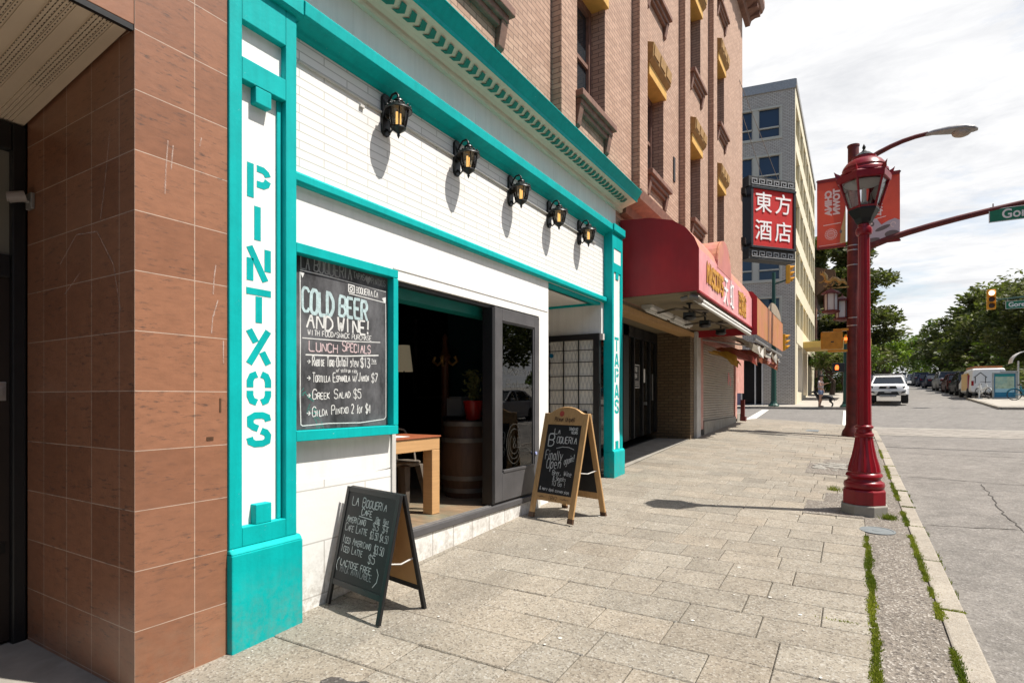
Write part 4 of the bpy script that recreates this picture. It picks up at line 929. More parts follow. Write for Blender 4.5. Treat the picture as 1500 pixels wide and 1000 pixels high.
for x, y in ((-1.19, 5.61), (-.92, 5.61), (-1.19, 5.84), (-.92, 5.84)): cst.box(x, x + .03, y, y + .03, .386, 1.24)
tag(cst.build('side_stand', BLACK), 'slim black side stand carrying a whitish crate indoors', 'stand')

# ---------------------------------------------------------------- wall menu board
mbd = thing('menu_chalkboard', 'large wall chalkboard with cold beer and lunch specials menu in teal frame', 'chalkboard', (.02, 2.9, 1.3))
m = MB(); m.box(.004, .022, 2.450, 3.343, 1.288, 2.452); m.build('board', CBOARD, mbd)
wr_ = random.Random(21); B = facade(.022)
m = MB()
fit(m, B, 'LA', 2.515, 2.59, 2.372, .088, .007, rng=wr_, twice=True); fit(m, B, 'BOQUERIA', 2.625, 2.97, 2.372, .088, .007, rng=wr_, twice=True)
fit(m, B, 'TAPAS', 2.985, 3.095, 2.392, .045, .006, rng=wr_); fit(m, B, 'PINTXOS', 3.165, 3.315, 2.38, .048, .006, rng=wr_)
m.prism([(3.13 + .03 * math.sin(t) ** 3, 2.405 + .034 * (13 * math.cos(t) - 5 * math.cos(2 * t) - 2 * math.cos(3 * t) - math.cos(4 * t)) / 15) for t in fr(0, 2 * PI, 24)[:-1]], B, .0005, .0016)
m.build('header_writing', CHALKG, mbd)
m = MB()
line(m, B, [(2.51, 2.358), (2.7, 2.360), (3.32, 2.342)], .007, jit=.002); line(m, B, [(2.94, 2.270), (3.32, 2.255)], .007)
fit(m, B, 'BOQUERIA.CA', 3.01, 3.235, 2.283, .046, .0055, rng=wr_)
for p in ([(2.935, 2.283), (2.99, 2.281), (2.99, 2.333), (2.935, 2.335), (2.935, 2.282)], [(2.962 + .013 * math.cos(t), 2.308 + .014 * math.sin(t)) for t in fr(0, 6.4, 10)]): line(m, B, p, .009)
fit(m, B, 'WITH FOOD/SNACK PURCHASE', 2.575, 3.165, 1.930, .036, .005, rng=wr_, dy=.012)
line(m, B, [(2.525, 1.905), (2.9, 1.915), (3.26, 1.935)], .007, jit=.002)
line(m, B, [(2.555, 1.795), (2.9, 1.808), (3.24, 1.832)], .010, jit=.002)
for t, x1, z, dy in (('R~ABO DE~ T~ORO~-Oxtail stew', 3.03, 1.722, .012), ('T~ORTILLA~ E~SPANOLA~ w/J~AMON~', 3.135, 1.610, .02), ('G~REEK~ S~ALAD~', 2.95, 1.492, .012), ('G~ILDA~ P~INTXO~', 2.93, 1.372, .02)):
    fit(m, B, '>', 2.565, 2.595, z + .006, .042, .006, rng=wr_); fit(m, B, t, 2.61, x1, z, .066, .0062, rng=wr_, caps=.66, dy=dy)
fit(m, B, '$13', 3.055, 3.15, 1.733, .068, .007, rng=wr_); fit(m, B, '~TAX~', 3.165, 3.215, 1.775, .024, .004, rng=wr_); line(m, B, [(3.16, 1.765), (3.22, 1.768)], .004)
fit(m, B, '$7', 3.165, 3.235, 1.625, .064, .007, rng=wr_); fit(m, B, '$5', 2.985, 3.06, 1.50, .066, .007, rng=wr_); fit(m, B, '2 for $4', 2.965, 3.155, 1.388, .066, .0068, rng=wr_)
fit(m, B, 'w/ saffron rice', 2.82, 3.02, 1.688, .028, .004, rng=wr_)
line(m, B, [(2.512, 2.35), (2.514, 1.9), (2.511, 1.5), (2.518, 1.325), (2.53, 1.312), (2.75, 1.322), (3.05, 1.318), (3.30, 1.335), (3.322, 1.35), (3.324, 1.8), (3.322, 2.25)], .007, jit=.003)
m.prism([(2.51, 2.35), (2.545, 2.345), (2.53, 2.31)], B, .0005, .0016); m.prism([(3.28, 2.285), (3.322, 2.30), (3.322, 2.255), (3.30, 2.26)], B, .0005, .0016)
m.build('chalk_writing', CHALK, mbd)
m = MB(); fit(m, B, 'COLD', 2.53, 2.80, 2.085, .158, .024, rng=wr_, jit=.06); fit(m, B, 'BEER', 2.85, 3.125, 2.095, .142, .023, rng=wr_, jit=.06); m.build('blue_chalk_writing', CHALKB, mbd)
m = MB(); fit(m, B, 'AND', 2.565, 2.79, 1.978, .098, .015, rng=wr_, jit=.06); fit(m, B, 'WINE!', 2.83, 3.165, 1.985, .102, .014, rng=wr_, jit=.06); m.build('block_writing', CHALK, mbd)
m = MB(); fit(m, B, 'L~UNCH~', 2.585, 2.83, 1.825, .072, .009, rng=wr_, caps=.85); fit(m, B, 'S~PECIALS~', 2.875, 3.155, 1.842, .072, .009, rng=wr_, caps=.85); m.build('pink_chalk_writing', CHALKP, mbd)
m = MB()
for i in range(14):
    a = 2.545 + i * .011 + wr_.uniform(-.01, .01); z = 1.56 - i * .021 + wr_.uniform(-.02, .02)
    line(m, B, [(a, z), (a + wr_.uniform(-.04, .06), z - wr_.uniform(.02, .06)), (a + wr_.uniform(-.03, .05), z + wr_.uniform(-.05, .03))], .004)
m.build('teal_scribble', CHALKT, mbd)

# ---------------------------------------------------------------- A-boards
def aboard(name, label, x, y, rz, W, Hh, D, fw, wood, board, arched, legcap):
    t = thing(name, label, 'A-board sign')
    zf = 0
    for s in (-1, 1):
        Lh = math.hypot(D, Hh); V = Vector((0, -s * -D / Lh * 1, Hh / Lh)); V = Vector((0, (D if s < 0 else -D) / Lh, Hh / Lh)); U = Vector((1, 0, 0)) * (1 if s < 0 else -1); Nn = U.cross(V)
        B = basis((0, -D - .024 if s < 0 else D + .024, 0), U, V, Nn)
        h = W / 2; th = .022
        m = MB()
        bot = Lh * (.17 if not arched else .165)
        m.ob(B, -h, -h + fw, 0, Lh, -th, 0); m.ob(B, h - fw, h, 0, Lh, -th, 0)
        m.ob(B, -h + fw, h - fw, bot, bot + fw * 1.15, -th, -.001)
        if arched:
            top = [(-h + fw, Lh - fw * 1.9)] + [(h - fw, Lh - fw * 1.9)] + [(h - fw, Lh)] + [(h * .72 * c, Lh + .075 * (1 - abs(c) ** 2.2)) for c in fr(.95, -.95, 14)] + [(-h + fw, Lh)]
            m.prism(top, B, -th, -.001)
        else: m.ob(B, -h + fw, h - fw, Lh - fw, Lh, -th, -.001)
        f = m.build('front_frame' if s < 0 else 'rear_frame', wood, t, bevel=.003)
        m = MB(); b0, b1 = bot + fw * 1.15, Lh - (fw if not arched else fw * 1.9)
        m.ob(B, -h + fw, h - fw, b0, b1, -th + .004, -.006); m.build('board', board, f)
        m = MB(); m.ob(B, -h + fw, h - fw, b0, b1, -th + .001, -th + .0035); m.build('back_panel', PLY if not arched else board, f)
        if legcap:
            for q0, q1 in ((-h - .002, -h + fw + .002), (h - fw - .002, h + .002)):
                m = MB(); m.ob(B, q0, q1, -.003, .05, -th - .002, .002); m.build('leg_cap', WOODD, f)
        if s < 0: res = (B, f, h, Lh, b0, b1)
    m = MB(); z = Hh * .45; yy = D * (1 - .45)
    for sx in (-1, 1): m.tube([(sx * (W / 2 - .03), -yy, z), (sx * (W / 2 - .03), 0, z - .02), (sx * (W / 2 - .03), yy, z)], .006, 6)
    m.build('strap', LGREY, t)
    return t, res
def place(t, x, y, rz): t.location = (x, y, T(x, y) + .003); t.rotation_euler = (0, 0, rz)
t1, (B, f1, h, Lh, b0, b1) = aboard('sandwich_board', 'black framed café chalk A-board leaning beside the white wall', .36, 2.84, 0, .62, .80, .175, .035, BLACK, CBOARD2, False, False)
Bb = lambda u, v, n: B(u, v, n - .006)
m = MB(); cr = random.Random(4)
s = (b1 - b0) / .62
Y = lambda f: b1 - f * (b1 - b0)
fit(m, Bb, 'LA B~OQUERIA~', -.215, .185, Y(.145), .062, .0052, rng=cr, caps=.8)
fit(m, Bb, "C~AFE~'", -.085, .06, Y(.235), .046, .006, rng=cr, caps=.8); line(m, Bb, [(-.11, Y(.255)), (.05, Y(.265))], .0055)
fit(m, Bb, '12oz', .085, .135, Y(.275), .032, .0045, rng=cr); fit(m, Bb, '16oz', .17, .23, Y(.275), .032, .0045, rng=cr); line(m, Bb, [(.085, Y(.292)), (.14, Y(.30))], .005); line(m, Bb, [(.17, Y(.292)), (.24, Y(.30))], .005)
def row(t, f, x1): fit(m, Bb, t, -.245, x1, Y(f), .052, .0044, rng=cr, caps=.74)
row('A~MERICANO~', .345, -.02); row('C~AFE~ L~ATTE~', .445, .015); row('I~CED~ A~MERICANO~', .585, .085); row('I~CED~ L~ATTE~', .685, .005)
fit(m, Bb, '$3', .065, .135, Y(.365), .05, .0045, rng=cr); fit(m, Bb, '$4', .175, .235, Y(.37), .05, .0045, rng=cr)
fit(m, Bb, '$3.50', .055, .145, Y(.465), .046, .004, rng=cr); fit(m, Bb, '$4.50', .165, .255, Y(.47), .046, .004, rng=cr)
fit(m, Bb, '$3.50', .125, .23, Y(.61), .052, .0046, rng=cr); fit(m, Bb, '$5', .08, .155, Y(.72), .054, .005, rng=cr)
line(m, Bb, [(-.245, Y(.755)), (-.265, Y(.80)), (-.268, Y(.86)), (-.25, Y(.905))], .006); line(m, Bb, [(.19, Y(.755)), (.215, Y(.81)), (.21, Y(.89)), (.175, Y(.955))], .006)
fit(m, Bb, '~LACTOSE FREE~', -.225, .13, Y(.835), .045, .0055, rng=cr, caps=.9)
m.build('chalk_writing', CHALK, f1); m = MB(); fit(m, Bb, '~MILK AVAILABLE~', -.215, .15, Y(.905), .045, .0052, rng=cr, caps=.9); m.build('faint_writing', CHALKG, f1)
place(t1, .375, 2.855, R(-10))
t2, (B, f2, h, Lh, b0, b1) = aboard('sandwich_board', 'pale wooden A-board with arched top and black chalk panel near the gate', .5, 5.65, 0, .62, 1.13, .275, .068, WOOD, CBOARD2, True, True)
Bb2 = lambda u, v, n: B(u, v, n - .006)
m = MB(); cr = random.Random(9)
Y = lambda f: b1 - f * (b1 - b0)
fit(m, Bb2, 'L~A~', -.125, -.045, Y(.135), .062, .0075, rng=cr, caps=.75); fit(m, Bb2, '~TRADING~', .075, .195, Y(.075), .032, .0045, rng=cr); fit(m, Bb2, '~HOURS~', .115, .20, Y(.125), .03, .0045, rng=cr)
fit(m, Bb2, 'B', -.19, -.105, Y(.31), .135, .011, rng=cr, jit=.15); fit(m, Bb2, '~OQUERIA~', -.075, .205, Y(.265), .07, .0085, rng=cr, caps=1); line(m, Bb2, [(-.065, Y(.345)), (.02, Y(.318)), (.11, Y(.318)), (.185, Y(.345))], .006)
fit(m, Bb2, 'Finally', -.205, .045, Y(.515), .105, .007, rng=cr); fit(m, Bb2, 'Open', -.165, .04, Y(.645), .105, .007, rng=cr, dy=.02); fit(m, Bb2, 'again!', .075, .215, Y(.57), .075, .006, rng=cr, dy=.05)
fit(m, Bb2, 'Beer, Wine', -.065, .205, Y(.725), .052, .005, rng=cr); fit(m, Bb2, '& Snacks', -.045, .135, Y(.80), .046, .005, rng=cr); fit(m, Bb2, 'TO Go !', -.055, .145, Y(.875), .048, .0052, rng=cr); fit(m, Bb2, '& more demi conversion', -.215, .205, Y(.955), .036, .0042, rng=cr, dy=-.012)
m.build('chalk_writing', CHALK, f2)
m = MB(); Bf = lambda u, v, n: B(u, v, n + .0005)
m.prism([(-.055 + .032 * math.cos(t) * (1 + .06 * math.cos(9 * t)), Lh - .005 + .032 * math.sin(t) * (1 + .06 * math.cos(9 * t))) for t in fr(0, 2 * PI, 36)[:-1]], Bf, 0, .0015); m.build('red_seal', M('red_stamp', (.42, .07, .05), .7, .2, 30, 0), f2)
m = MB(); fit(m, Bf, 'Pilsner Urquell', -.145, .145, Lh - .092, .048, .008, rng=cr, jit=.05); fit(m, Bf, '1842', -.06, .06, b0 - .06, .042, .006, rng=cr, jit=.04)
for sx in (-1, 1):
    line(m, Bf, [(sx * .10, b0 - .038), (sx * .22, b0 - .038)], .004); line(m, Bf, [(sx * .13, b0 - .046), (sx * .16, b0 - .028), (sx * .19, b0 - .046)], .004)
m.build('printed_lettering', M('brown_print', (.10, .055, .03), .7, .1, 9, 0), f2)
m = MB(); 
for i in range(14): m.tube([(.10, -.02 + .004 * (i % 2), .36 - i * .022), (.10, -.02 + .004 * ((i + 1) % 2), .342 - i * .022)], .004, 5)
m.build('chain', ALU, t2)
place(t2, .50, 5.655, R(-14.5))

# ---------------------------------------------------------------- wall lanterns
lt = thing('wall_lantern', 'x', 'wall lantern', group='black wall lanterns over the shopfront')
m = MB(); m.box(0.0, .03, -.055, .055, -.13, .20); m.prism([(-.055, .20), (.055, .20), (.03, .235), (-.03, .235)], facade(), 0, .03); m.prism([(-.055, -.13), (.055, -.13), (.025, -.165), (-.025, -.165)], facade(), 0, .03); m.sphere((.04, 0, .03), .045, 10, 6, sq=(.5, 1, 1)); m.build('back_plate', BLACKM, lt, bevel=.008)
LS = .82
m = MB(); m.tube([(.03, 0, .10), (.06, 0, .17), (.10, 0, .215), (.15, 0, .22), (.175, 0, .19), (.18, 0, .155)], .011, 8); m.tube([(.03, 0, -.10), (.07, 0, -.145), (.10, 0, -.12), (.09, 0, -.09)], .010, 8); m.tube([(.03, 0, .06), (.075, 0, .05), (.095, 0, .085), (.07, 0, .105)], .009, 8); m.build('scroll_arm', BLACKM, lt, smooth=60)
c = (.18, 0, 0)
m = MB(); m.lathe([(.004, .175), (.018, .165), (.014, .15), (.045, .14), (.05, .125), (.04, .118), (.06, .105), (.085, .085), (.125, .055), (.135, .035), (.13, .028), (.105, .03)], c, 16)
for j in range(16):
    t = j * PI / 8; m.sphere((.18 + .115 * math.cos(t), .115 * math.sin(t), .068), .012, 6, 4)
m.build('hood', BLACKM, lt, smooth=50)
m = MB(); m.lathe([(.098, .03), (.092, -.03), (.078, -.10), (.066, -.125)], c, 12, open_=True); m.build('glass', AMBERG, lt, smooth=60)
m = MB()
for j in range(6):
    t = j * PI / 3 + .3; k = lambda r, z: (.18 + r * math.cos(t), r * math.sin(t), z); m.tube([k(.102, .035), k(.096, -.03), k(.082, -.10), k(.06, -.135)], .0055, 6)
m.lathe([(.07, -.12), (.072, -.135), (.05, -.15), (.03, -.165), (.012, -.18), (.016, -.19), (.011, -.205), (.002, -.225)], c, 12); m.build('cage', BLACKM, lt, smooth=50)
m = MB(); m.tube([(.18, .022, -.10), (.18, .022, .02)], .011, 8); m.tube([(.18, -.022, -.10), (.18, -.022, .02)], .011, 8); m.build('bulb', BULB, lt, smooth=60)
wl = ['nearest black wall lantern above the chalk menu', 'second black wall lantern from the left, above the door opening', 'middle black wall lantern of the row of five', 'fourth black wall lantern, above the white pier', 'farthest black wall lantern, next to the TAPAS pillar']
for i, y in enumerate((3.33, 4.27, 5.24, 6.15, 7.04)):
    if i == 0: lt.location = (.003, y, 3.715); lt['label'] = wl[0]; lt.scale = (LS,) * 3
    else: dup(lt, (.003, y, 3.715), 0, wl[i], LS)
# ---------------------------------------------------------------- BRICK BUILDING
bb = thing('brick_building', 'tall pinkish brown brick building with tall narrow windows and ochre lintels', 'building', (-3, 12, 0))
WY = [(4.0, 5.0), (7.0, 8.0), (10.03, 11.06), (13.2, 14.2), (16.15, 17.15)]
WZ = [(5.6, 7.35), (9.0, 10.75), (12.4, 13.95)]
m = MB(); ys = [1.3] + [v for p in WY for v in p] + [20.3]
for i in range(0, len(ys), 2): m.box(-.32, 0, ys[i], ys[i + 1], 4.86, 14.3)
for a, b in WY:
    zs = [4.86] + [v for p in WZ for v in p] + [14.3]
    for i in range(0, len(zs), 2): m.box(-.32, -.001, a, b, zs[i], zs[i + 1])
m.gbox(-.32, -.002, 8.42, 20.3, 3.05, 4.86) if 0 else m.box(-.32, -.002, 8.44, 20.3, 3.05, 4.86)
m.build('brick_wall', PBRICK, bb)
m = MB(); m.box(-12, -.6, 1.3, 20.28, 4.9, 15.2); m.box(-.6, -.322, 20.0, 20.3, 3.0, 15.2); m.gbox(-12, -1.72, 11.7, 20.3, -.2, 4.9); m.box(-.6, -.3, 1.3, 20.29, 14.3, 15.2); m.build('core_wall', PSIDE, bb)  # big first box is a hidden inner core, added to block light
for i, (a, b) in enumerate(((3.25, 3.68), (6.25, 6.66), (9.22, 9.64), (12.22, 12.64), (15.08, 15.5))):
    m = MB(); m.box(.001, .135, a, b, 4.86 if i < 3 else 4.3, 14.0); m.box(.001, .16, a - .03, b + .03, 14.0, 14.15); m.build('pilaster', PBRICK, bb)
m = MB(); m.prism([(0.0, 14.3), (.15, 14.3), (.2, 14.45), (.55, 14.6), (.62, 14.75), (.62, 14.95), (0, 15.1)], TR, 1.3, 20.9); m.build('roof_cornice', STONE, bb)
m = MB()
for i in range(40): m.box(.16, .5, 1.5 + i * .49, 1.66 + i * .49, 14.42, 14.56)
m.build('cornice_bracket', STONE, bb)
m = MB(); m.prism([(.002, 4.42), (.10, 4.45), (.12, 4.58), (.33, 4.64), (.36, 4.78), (.30, 4.80), (.002, 4.9)], TR, 8.63, 20.3); m.build('belt_course', STONE, bb)
def lintel_panel(m, y0, y1, z0, z1, x):
    for i in range(3): m.box(x, x + .02, y0 + (y1 - y0) * i / 3 + .02, y0 + (y1 - y0) * (i + 1) / 3 - .02, z0 + .03, z1 - .03)
for ci, (a, b) in enumerate(WY):
    for fi, (z0, z1) in enumerate(WZ):
        if ci == 0 and fi > 0: continue
        m = MB(); m.box(-.31, -.22, a, a + .09, z0, z1); m.box(-.31, -.22, b - .09, b, z0, z1); m.box(-.31, -.22, a + .09, b - .09, z1 - .1, z1); m.box(-.31, -.22, a + .09, b - .09, z0, z0 + .08); m.box(-.30, -.235, a + .09, b - .09, z0 + .86, z0 + .92)
        wn = m.build('window', STONE if ci else STONE, bb)
        m = MB(); m.box(-.28, -.27, a + .09, b - .09, z0 + .08, z1 - .1); m.build('pane', UPG, wn)
        m = MB(); m.box(-.22, .15, a - .13, b + .13, z0 - .09, z0); m.box(.001, .10, a - .08, b + .08, z0 - .17, z0 - .09); m.box(.001, .06, a - .05, b + .05, z0 - .24, z0 - .17)
        for yy in (a - .08, b - .04): m.prism([(.001, z0 - .45), (.04, z0 - .42), (.09, z0 - .17), (.001, z0 - .17)], TR, yy, yy + .12)
        m.build('sill', STONE, wn, bevel=.01)
        m = MB(); m.box(-.215, .055, a - .03, b + .03, z1 - .006, z1 + .2); m.build('frieze', OCHRE, wn, bevel=.006)
        m = MB(); m.prism([(.001, z1 + .2), (.06, z1 + .2), (.13, z1 + .27), (.15, z1 + .52), (.001, z1 + .58)], TR, a - .07, b + .07); m.build('hood', OCHRED, wn, bevel=.008)
        m = MB()
        for i in range(3): m.ob(basis((.131, a - .07, z1 + .275), (0, 1, 0), (.02 / .25, 0, 1), (1, 0, -.08)), .04 + i * (b - a + .14) / 3, (b - a + .14) / 3 * (i + 1) - .04, .03, .21, 0, .014)
        m.build('hood_panel', OCHRED, wn)
# wall vents
for y in (11.75,):
    m = MB(); m.box(.001, .02, y, y + .12, 6.0, 6.5); m.build('wall_vent', BLACK, bb)
tag(bb, bb['label'], 'building')

# ---------------------------------------------------------------- RECESSED SHOPFRONT under the red awning
rs = thing('recessed_shopfront', 'dark recessed glazed shop entrance with ochre brick return under maroon awning', 'shopfront', (-.5, 11, .5))
m = MB(); m.gbox(-1.7, .0, 13.2, 13.55, -.1, 3.06); m.build('brick_return', YBRICK, rs)
m = MB(); m.gbox(-1.7, -.78, 8.42, 13.2, .02, .16); m.build('base', BLACK, rs); 
m = MB()
for a, b in ((8.42, 8.6), (10.9, 11.22), (11.54, 11.60), (12.12, 12.18), (12.62, 12.68), (13.1, 13.198)): m.gbox(-.84, -.76, a, b, .16, 3.0)
m.box(-.84, -.76, 8.6, 13.1, 2.78, 3.0); m.build('frame', BLACK, rs, bevel=.004)
for a, b in ((8.6, 10.9), (11.22, 11.54), (11.6, 12.12), (12.18, 12.62), (12.68, 13.1)):
    m = MB(); m.gbox(-.81, -.80, a, b, .16, 2.78); m.build('pane', DGLASS, rs)
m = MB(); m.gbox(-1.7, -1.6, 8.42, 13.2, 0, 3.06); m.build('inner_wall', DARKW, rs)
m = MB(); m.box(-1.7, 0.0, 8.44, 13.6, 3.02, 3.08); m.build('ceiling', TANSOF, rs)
m = MB(); m.box(-.25, .02, 8.42, 13.5, 2.92, 3.018); m.build('beam', WOOD, rs)
m = MB(); m.box(-.80, -.72, 12.25, 12.28, 1.35, 1.42); m.box(-.74, -.72, 12.70, 12.73, 1.45, 2.05); m.build('door_handle', ALU, rs)
m = MB(); m.box(-.798, -.795, 11.64, 11.98, 1.72, 2.22); ps = m.build('rent_sign', BLACK, rs)
m = MB(); Bp = facade(-.794)
for a, b, c, d in ((11.64, 11.98, 1.72, 1.735), (11.64, 11.98, 2.205, 2.22), (11.64, 11.655, 1.735, 2.205), (11.965, 11.98, 1.735, 2.205)): m.box(-.795, -.7935, a, b, c, d)
write(m, Bp, 'FOR', 11.70, 2.07, .09, .016, jit=.02); write(m, Bp, 'RENT', 11.67, 1.93, .09, .016, jit=.02, cond=.55)
for z in (1.86, 1.82, 1.78): line(m, Bp, [(11.68, z), (11.94, z)], .012)
m.build('rent_lettering', PAPER, ps)
m = MB(); m.box(-.798, -.794, 12.22, 12.38, 1.85, 2.15); m.build('paper_notice', PAPER, rs)
m = MB(); 
ff = MB(); ff.add([(x, y, T(0, y) + .004) for y in (8.42, 9.6, 10.8, 12, 13.2) for x in (-1.6, -.02)], [(2 * i, 2 * i + 1, 2 * i + 3, 2 * i + 2) for i in range(4)]); ff.build('recess_floor', CONC, kind='structure')
# shutter shop
ss = thing('shutter_shop', 'closed shop with ribbed beige roller shutter in mottled pink frame', 'shopfront', (0, 17, .7))
m = MB(); m.gbox(-.3, .07, 13.56, 13.95, -.1, 3.06); m.build('pier', LGREY, ss, bevel=.01)
m = MB(); m.gbox(-.3, .05, 13.96, 14.30, .15, 3.06); m.gbox(-.3, .05, 18.7, 19.0, .1, 3.06); m.box(-.3, .05, 14.30, 18.7, 2.86, 3.06); m.build('frame', PINKP, ss, bevel=.006)
m = MB(); m.box(-.3, .06, 13.97, 18.9, 2.98, 3.05); m.build('header', DRED, ss)
m = MB(); m.gbox(-.3, .07, 14.31, 18.7, -.1, .93); m.gbox(-.3, .055, 19.0, 20.3, -.1, 1.0); m.build('stall_riser', CONC, ss)
m = MB(); n = 30; pr = []
for i in range(n):
    z = .93 + i * (1.93 / n); h_ = 1.93 / n; pr += [(-.02, z), (.012, z + h_ * .25), (.012, z + h_ * .7), (-.02, z + h_ * .95)]
vs = [(x, y, z) for x, z in pr for y in (14.3, 18.7)]
m.add(vs, [(2 * i, 2 * i + 1, 2 * i + 3, 2 * i + 2) for i in range(len(pr) - 1)]); m.build('roller_shutter', SHUT, ss)
m = MB(); r2 = random.Random(8)
for i in range(7): m.lathe([(r2.uniform(.06, .13), 0), (.02, .002)], (0, 0, 0), 8); o_ = len(m.v) - 16; m.xform(Matrix.Translation((.016, 17.9 + r2.uniform(-.2, .2), 2.1 + r2.uniform(-.22, .2))) @ Matrix.Rotation(R(90), 4, 'Y'), o_)
m.build('paint_splash', M('pink_splash', (.6, .24, .22), .6, .1, 9, 0), ss)
m = MB(); m.gbox(-.3, .05, 19.02, 20.28, .9, 3.06); m.build('end_wall', PINKP, ss)
m = MB(); m.gbox(.06, .18, 19.55, 19.67, 0, 1.45); m.gbox(.02, .22, 19.5, 19.72, -.02, .9); m.build('red_post', REDP, ss)

# ---------------------------------------------------------------- AWNINGS
AP = [(.02, 3.10), (.02, 4.33), (.50, 4.29), (.85, 4.20), (1.05, 4.06), (1.17, 3.90), (1.24, 3.73), (1.24, 3.10)]
aw = thing('red_awning', 'large maroon box awning with faded pink front and curved top', 'awning', (.6, 11, 3.1))
for q in ((8.60, 8.615), (13.685, 13.70)):
    m = MB(); m.prism(AP, TR, *q); m.build('end_panel', MAROON, aw)
m = MB(); m.box(1.225, 1.24, 8.616, 13.684, 3.10, 3.73); m.build('front_panel', PINKF, aw)
m = MB()
for (x0, z0), (x1, z1) in zip(AP[1:6], AP[2:7]): m.hexa([(x0, 8.616, z0 - .015), (x1 - .002, 8.616, z1 - .015), (x1 - .002, 13.684, z1 - .015), (x0, 13.684, z0 - .015), (x0, 8.616, z0), (x1, 8.616, z1), (x1, 13.684, z1), (x0, 13.684, z0)])
m.build('top_cover', PINKA, aw)
m = MB(); arc = [(10.55 + .62 * math.cos(t), 3.71 + .56 * math.sin(t)) for t in fr(0, PI, 14)]; m.prism([(11.17, 3.70), *arc, (9.93, 3.70)], facade(1.20), 0, .045); 
for i in range(14):
    (a, b), (c, d) = arc[i], arc[i + 1]; m.add([(.55, a, b), (1.22, a, b), (1.22, c, d), (.55, c, d)], [(0, 1, 2, 3)])
m.build('arched_crest', PINKA, aw)
m = MB(); m.box(1.21, 1.255, 8.6, 13.7, 3.075, 3.098); m.build('lower_trim', MAROON, aw)
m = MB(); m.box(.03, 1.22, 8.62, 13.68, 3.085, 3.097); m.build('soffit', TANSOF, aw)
Ba = facade(1.241)
m = MB()
for i, q in enumerate('FLASHIONS'): glyphs_ = None
def lit(txt, y0, z, hh, w_, adv, parent, mt, nm='lettering'):
    m = MB(); y = y0
    for ch in txt:
        st = FONT[ch]
        for s in st.split(','):
            p = [(y + cnum(q[0]) / 4 * w_, z + cnum(q[1]) / 6 * hh) for q in s.split()]
            _eps[0] = (_eps[0] + 1) % 37; e = .001 + _eps[0] * .0002
            m.ribbon(p, .065, Ba, e, e + .012)
        y += adv
    return m.build(nm, mt, parent)
lit('MASCOTS', 9.12, 3.30, .28, .13, .185, aw, GOLD)
glyphs('天', .62, basis((1.241, 10.65, 3.38), (0, .62, 0), (0, 0, .9), (1, 0, 0)), 'white_character', WHITEL, aw, thick=.012, off=.004)
glyphs('虹', .62, basis((1.241, 11.22, 3.38), (0, .62, 0), (0, 0, .9), (1, 0, 0)), 'white_character', WHITEL, aw, thick=.012, off=.004)
glyphs('百貨店', .42, basis((1.241, 12.4, 3.38), (0, .75, 0), (0, 0, 1.15), (1, 0, 0)), 'gold_character', GOLD, aw, thick=.012, off=.018)
# retracted roller awning + arms + floodlights + fluorescent battens
ra = thing('retracted_awning', 'white retracted roller awning bar hanging under the pink awning front', 'awning', (1.2, 11, 2.95))
m = MB(); m.tube([(1.16, 8.72, 3.00), (1.16, 13.9, 2.96)], .042, 10); m.build('roller', LGREY, ra, smooth=60)
m = MB(); m.box(1.19, 1.23, 8.75, 13.88, 2.925, 2.955); m.box(1.20, 1.235, 8.75, 13.88, 2.985, 3.015); m.build('front_bar', PAPER, ra, bevel=.004)
m = MB(); m.tube([(1.10, 8.68, 3.03), (1.20, 8.66, 3.0), (1.22, 8.80, 2.97)], .05, 8); m.tube([(.95, 8.70, 3.0), (1.05, 8.72, 3.03)], .04, 8); m.build('gear_box', GUN, ra, smooth=60)
m = MB()
for y in (9.3, 11.2):
    m.tube([(.2, y + .6, 3.0), (.7, y, 2.96), (1.14, y + .7, 2.98)], .02, 6); m.tube([(.75, y + .3, 3.03), (1.12, y + .35, 2.86), (.75, y + .5, 2.86)], .016, 6)
m.build('folding_arm', GUN, ra)
def flood(x, y, lab):
    t = thing('floodlight', lab, 'floodlight', (x, y, 3.08), 'floodlights under the maroon awning')
    m = MB(); m.tube([(x, y, 3.085), (x, y, 2.93)], .018, 8); m.lathe([(.05, 0), (.05, .02)], (x, y, 3.065), 12); m.build('bracket', BLACK, t)
    m = MB(); m.box(x - .09, x + .09, y - .07, y + .07, 2.83, 2.93); m.lathe([(.07, 2.80), (.11, 2.83), (.11, 2.85), (.08, 2.87)], (x, y, 0), 14); m.build('head', BLACK, t, bevel=.015)
flood(.86, 9.6, 'nearest black floodlight hanging under the maroon awning'); flood(.86, 10.75, 'second black floodlight under the awning, above the shutter pier'); flood(.86, 12.2, 'farthest black floodlight under the awning')
for i, (y0, l_) in enumerate(((9.35, 'nearer white fluorescent batten on the tan awning soffit'), (10.85, 'farther white fluorescent batten on the tan awning soffit'))):
    t = thing('fluorescent_lamp', l_, 'lamp', (.2, y0, 3.05), 'fluorescent battens under the awning')
    m = MB(); m.prism([(.12, 3.083), (.12, 3.03), (.16, 3.0), (.26, 3.0), (.30, 3.03), (.30, 3.083)], TR, y0, y0 + 1.35); m.build('housing', LGREY, t, bevel=.004)
    m = MB(); m.tube([(.18, y0 + .05, 2.985), (.18, y0 + 1.3, 2.985)], .013, 8); m.tube([(.24, y0 + .05, 2.985), (.24, y0 + 1.3, 2.985)], .013, 8); m.build('tube', PAPER, t, smooth=60)
oa = thing('orange_awning', 'sun bleached orange awning with maroon end and rounded beige crest', 'awning', (.7, 16.5, 2.9))
OP = [(.02, 2.93), (.02, 4.1), (.8, 4.02), (1.25, 3.9), (1.35, 3.78), (1.35, 2.93)]
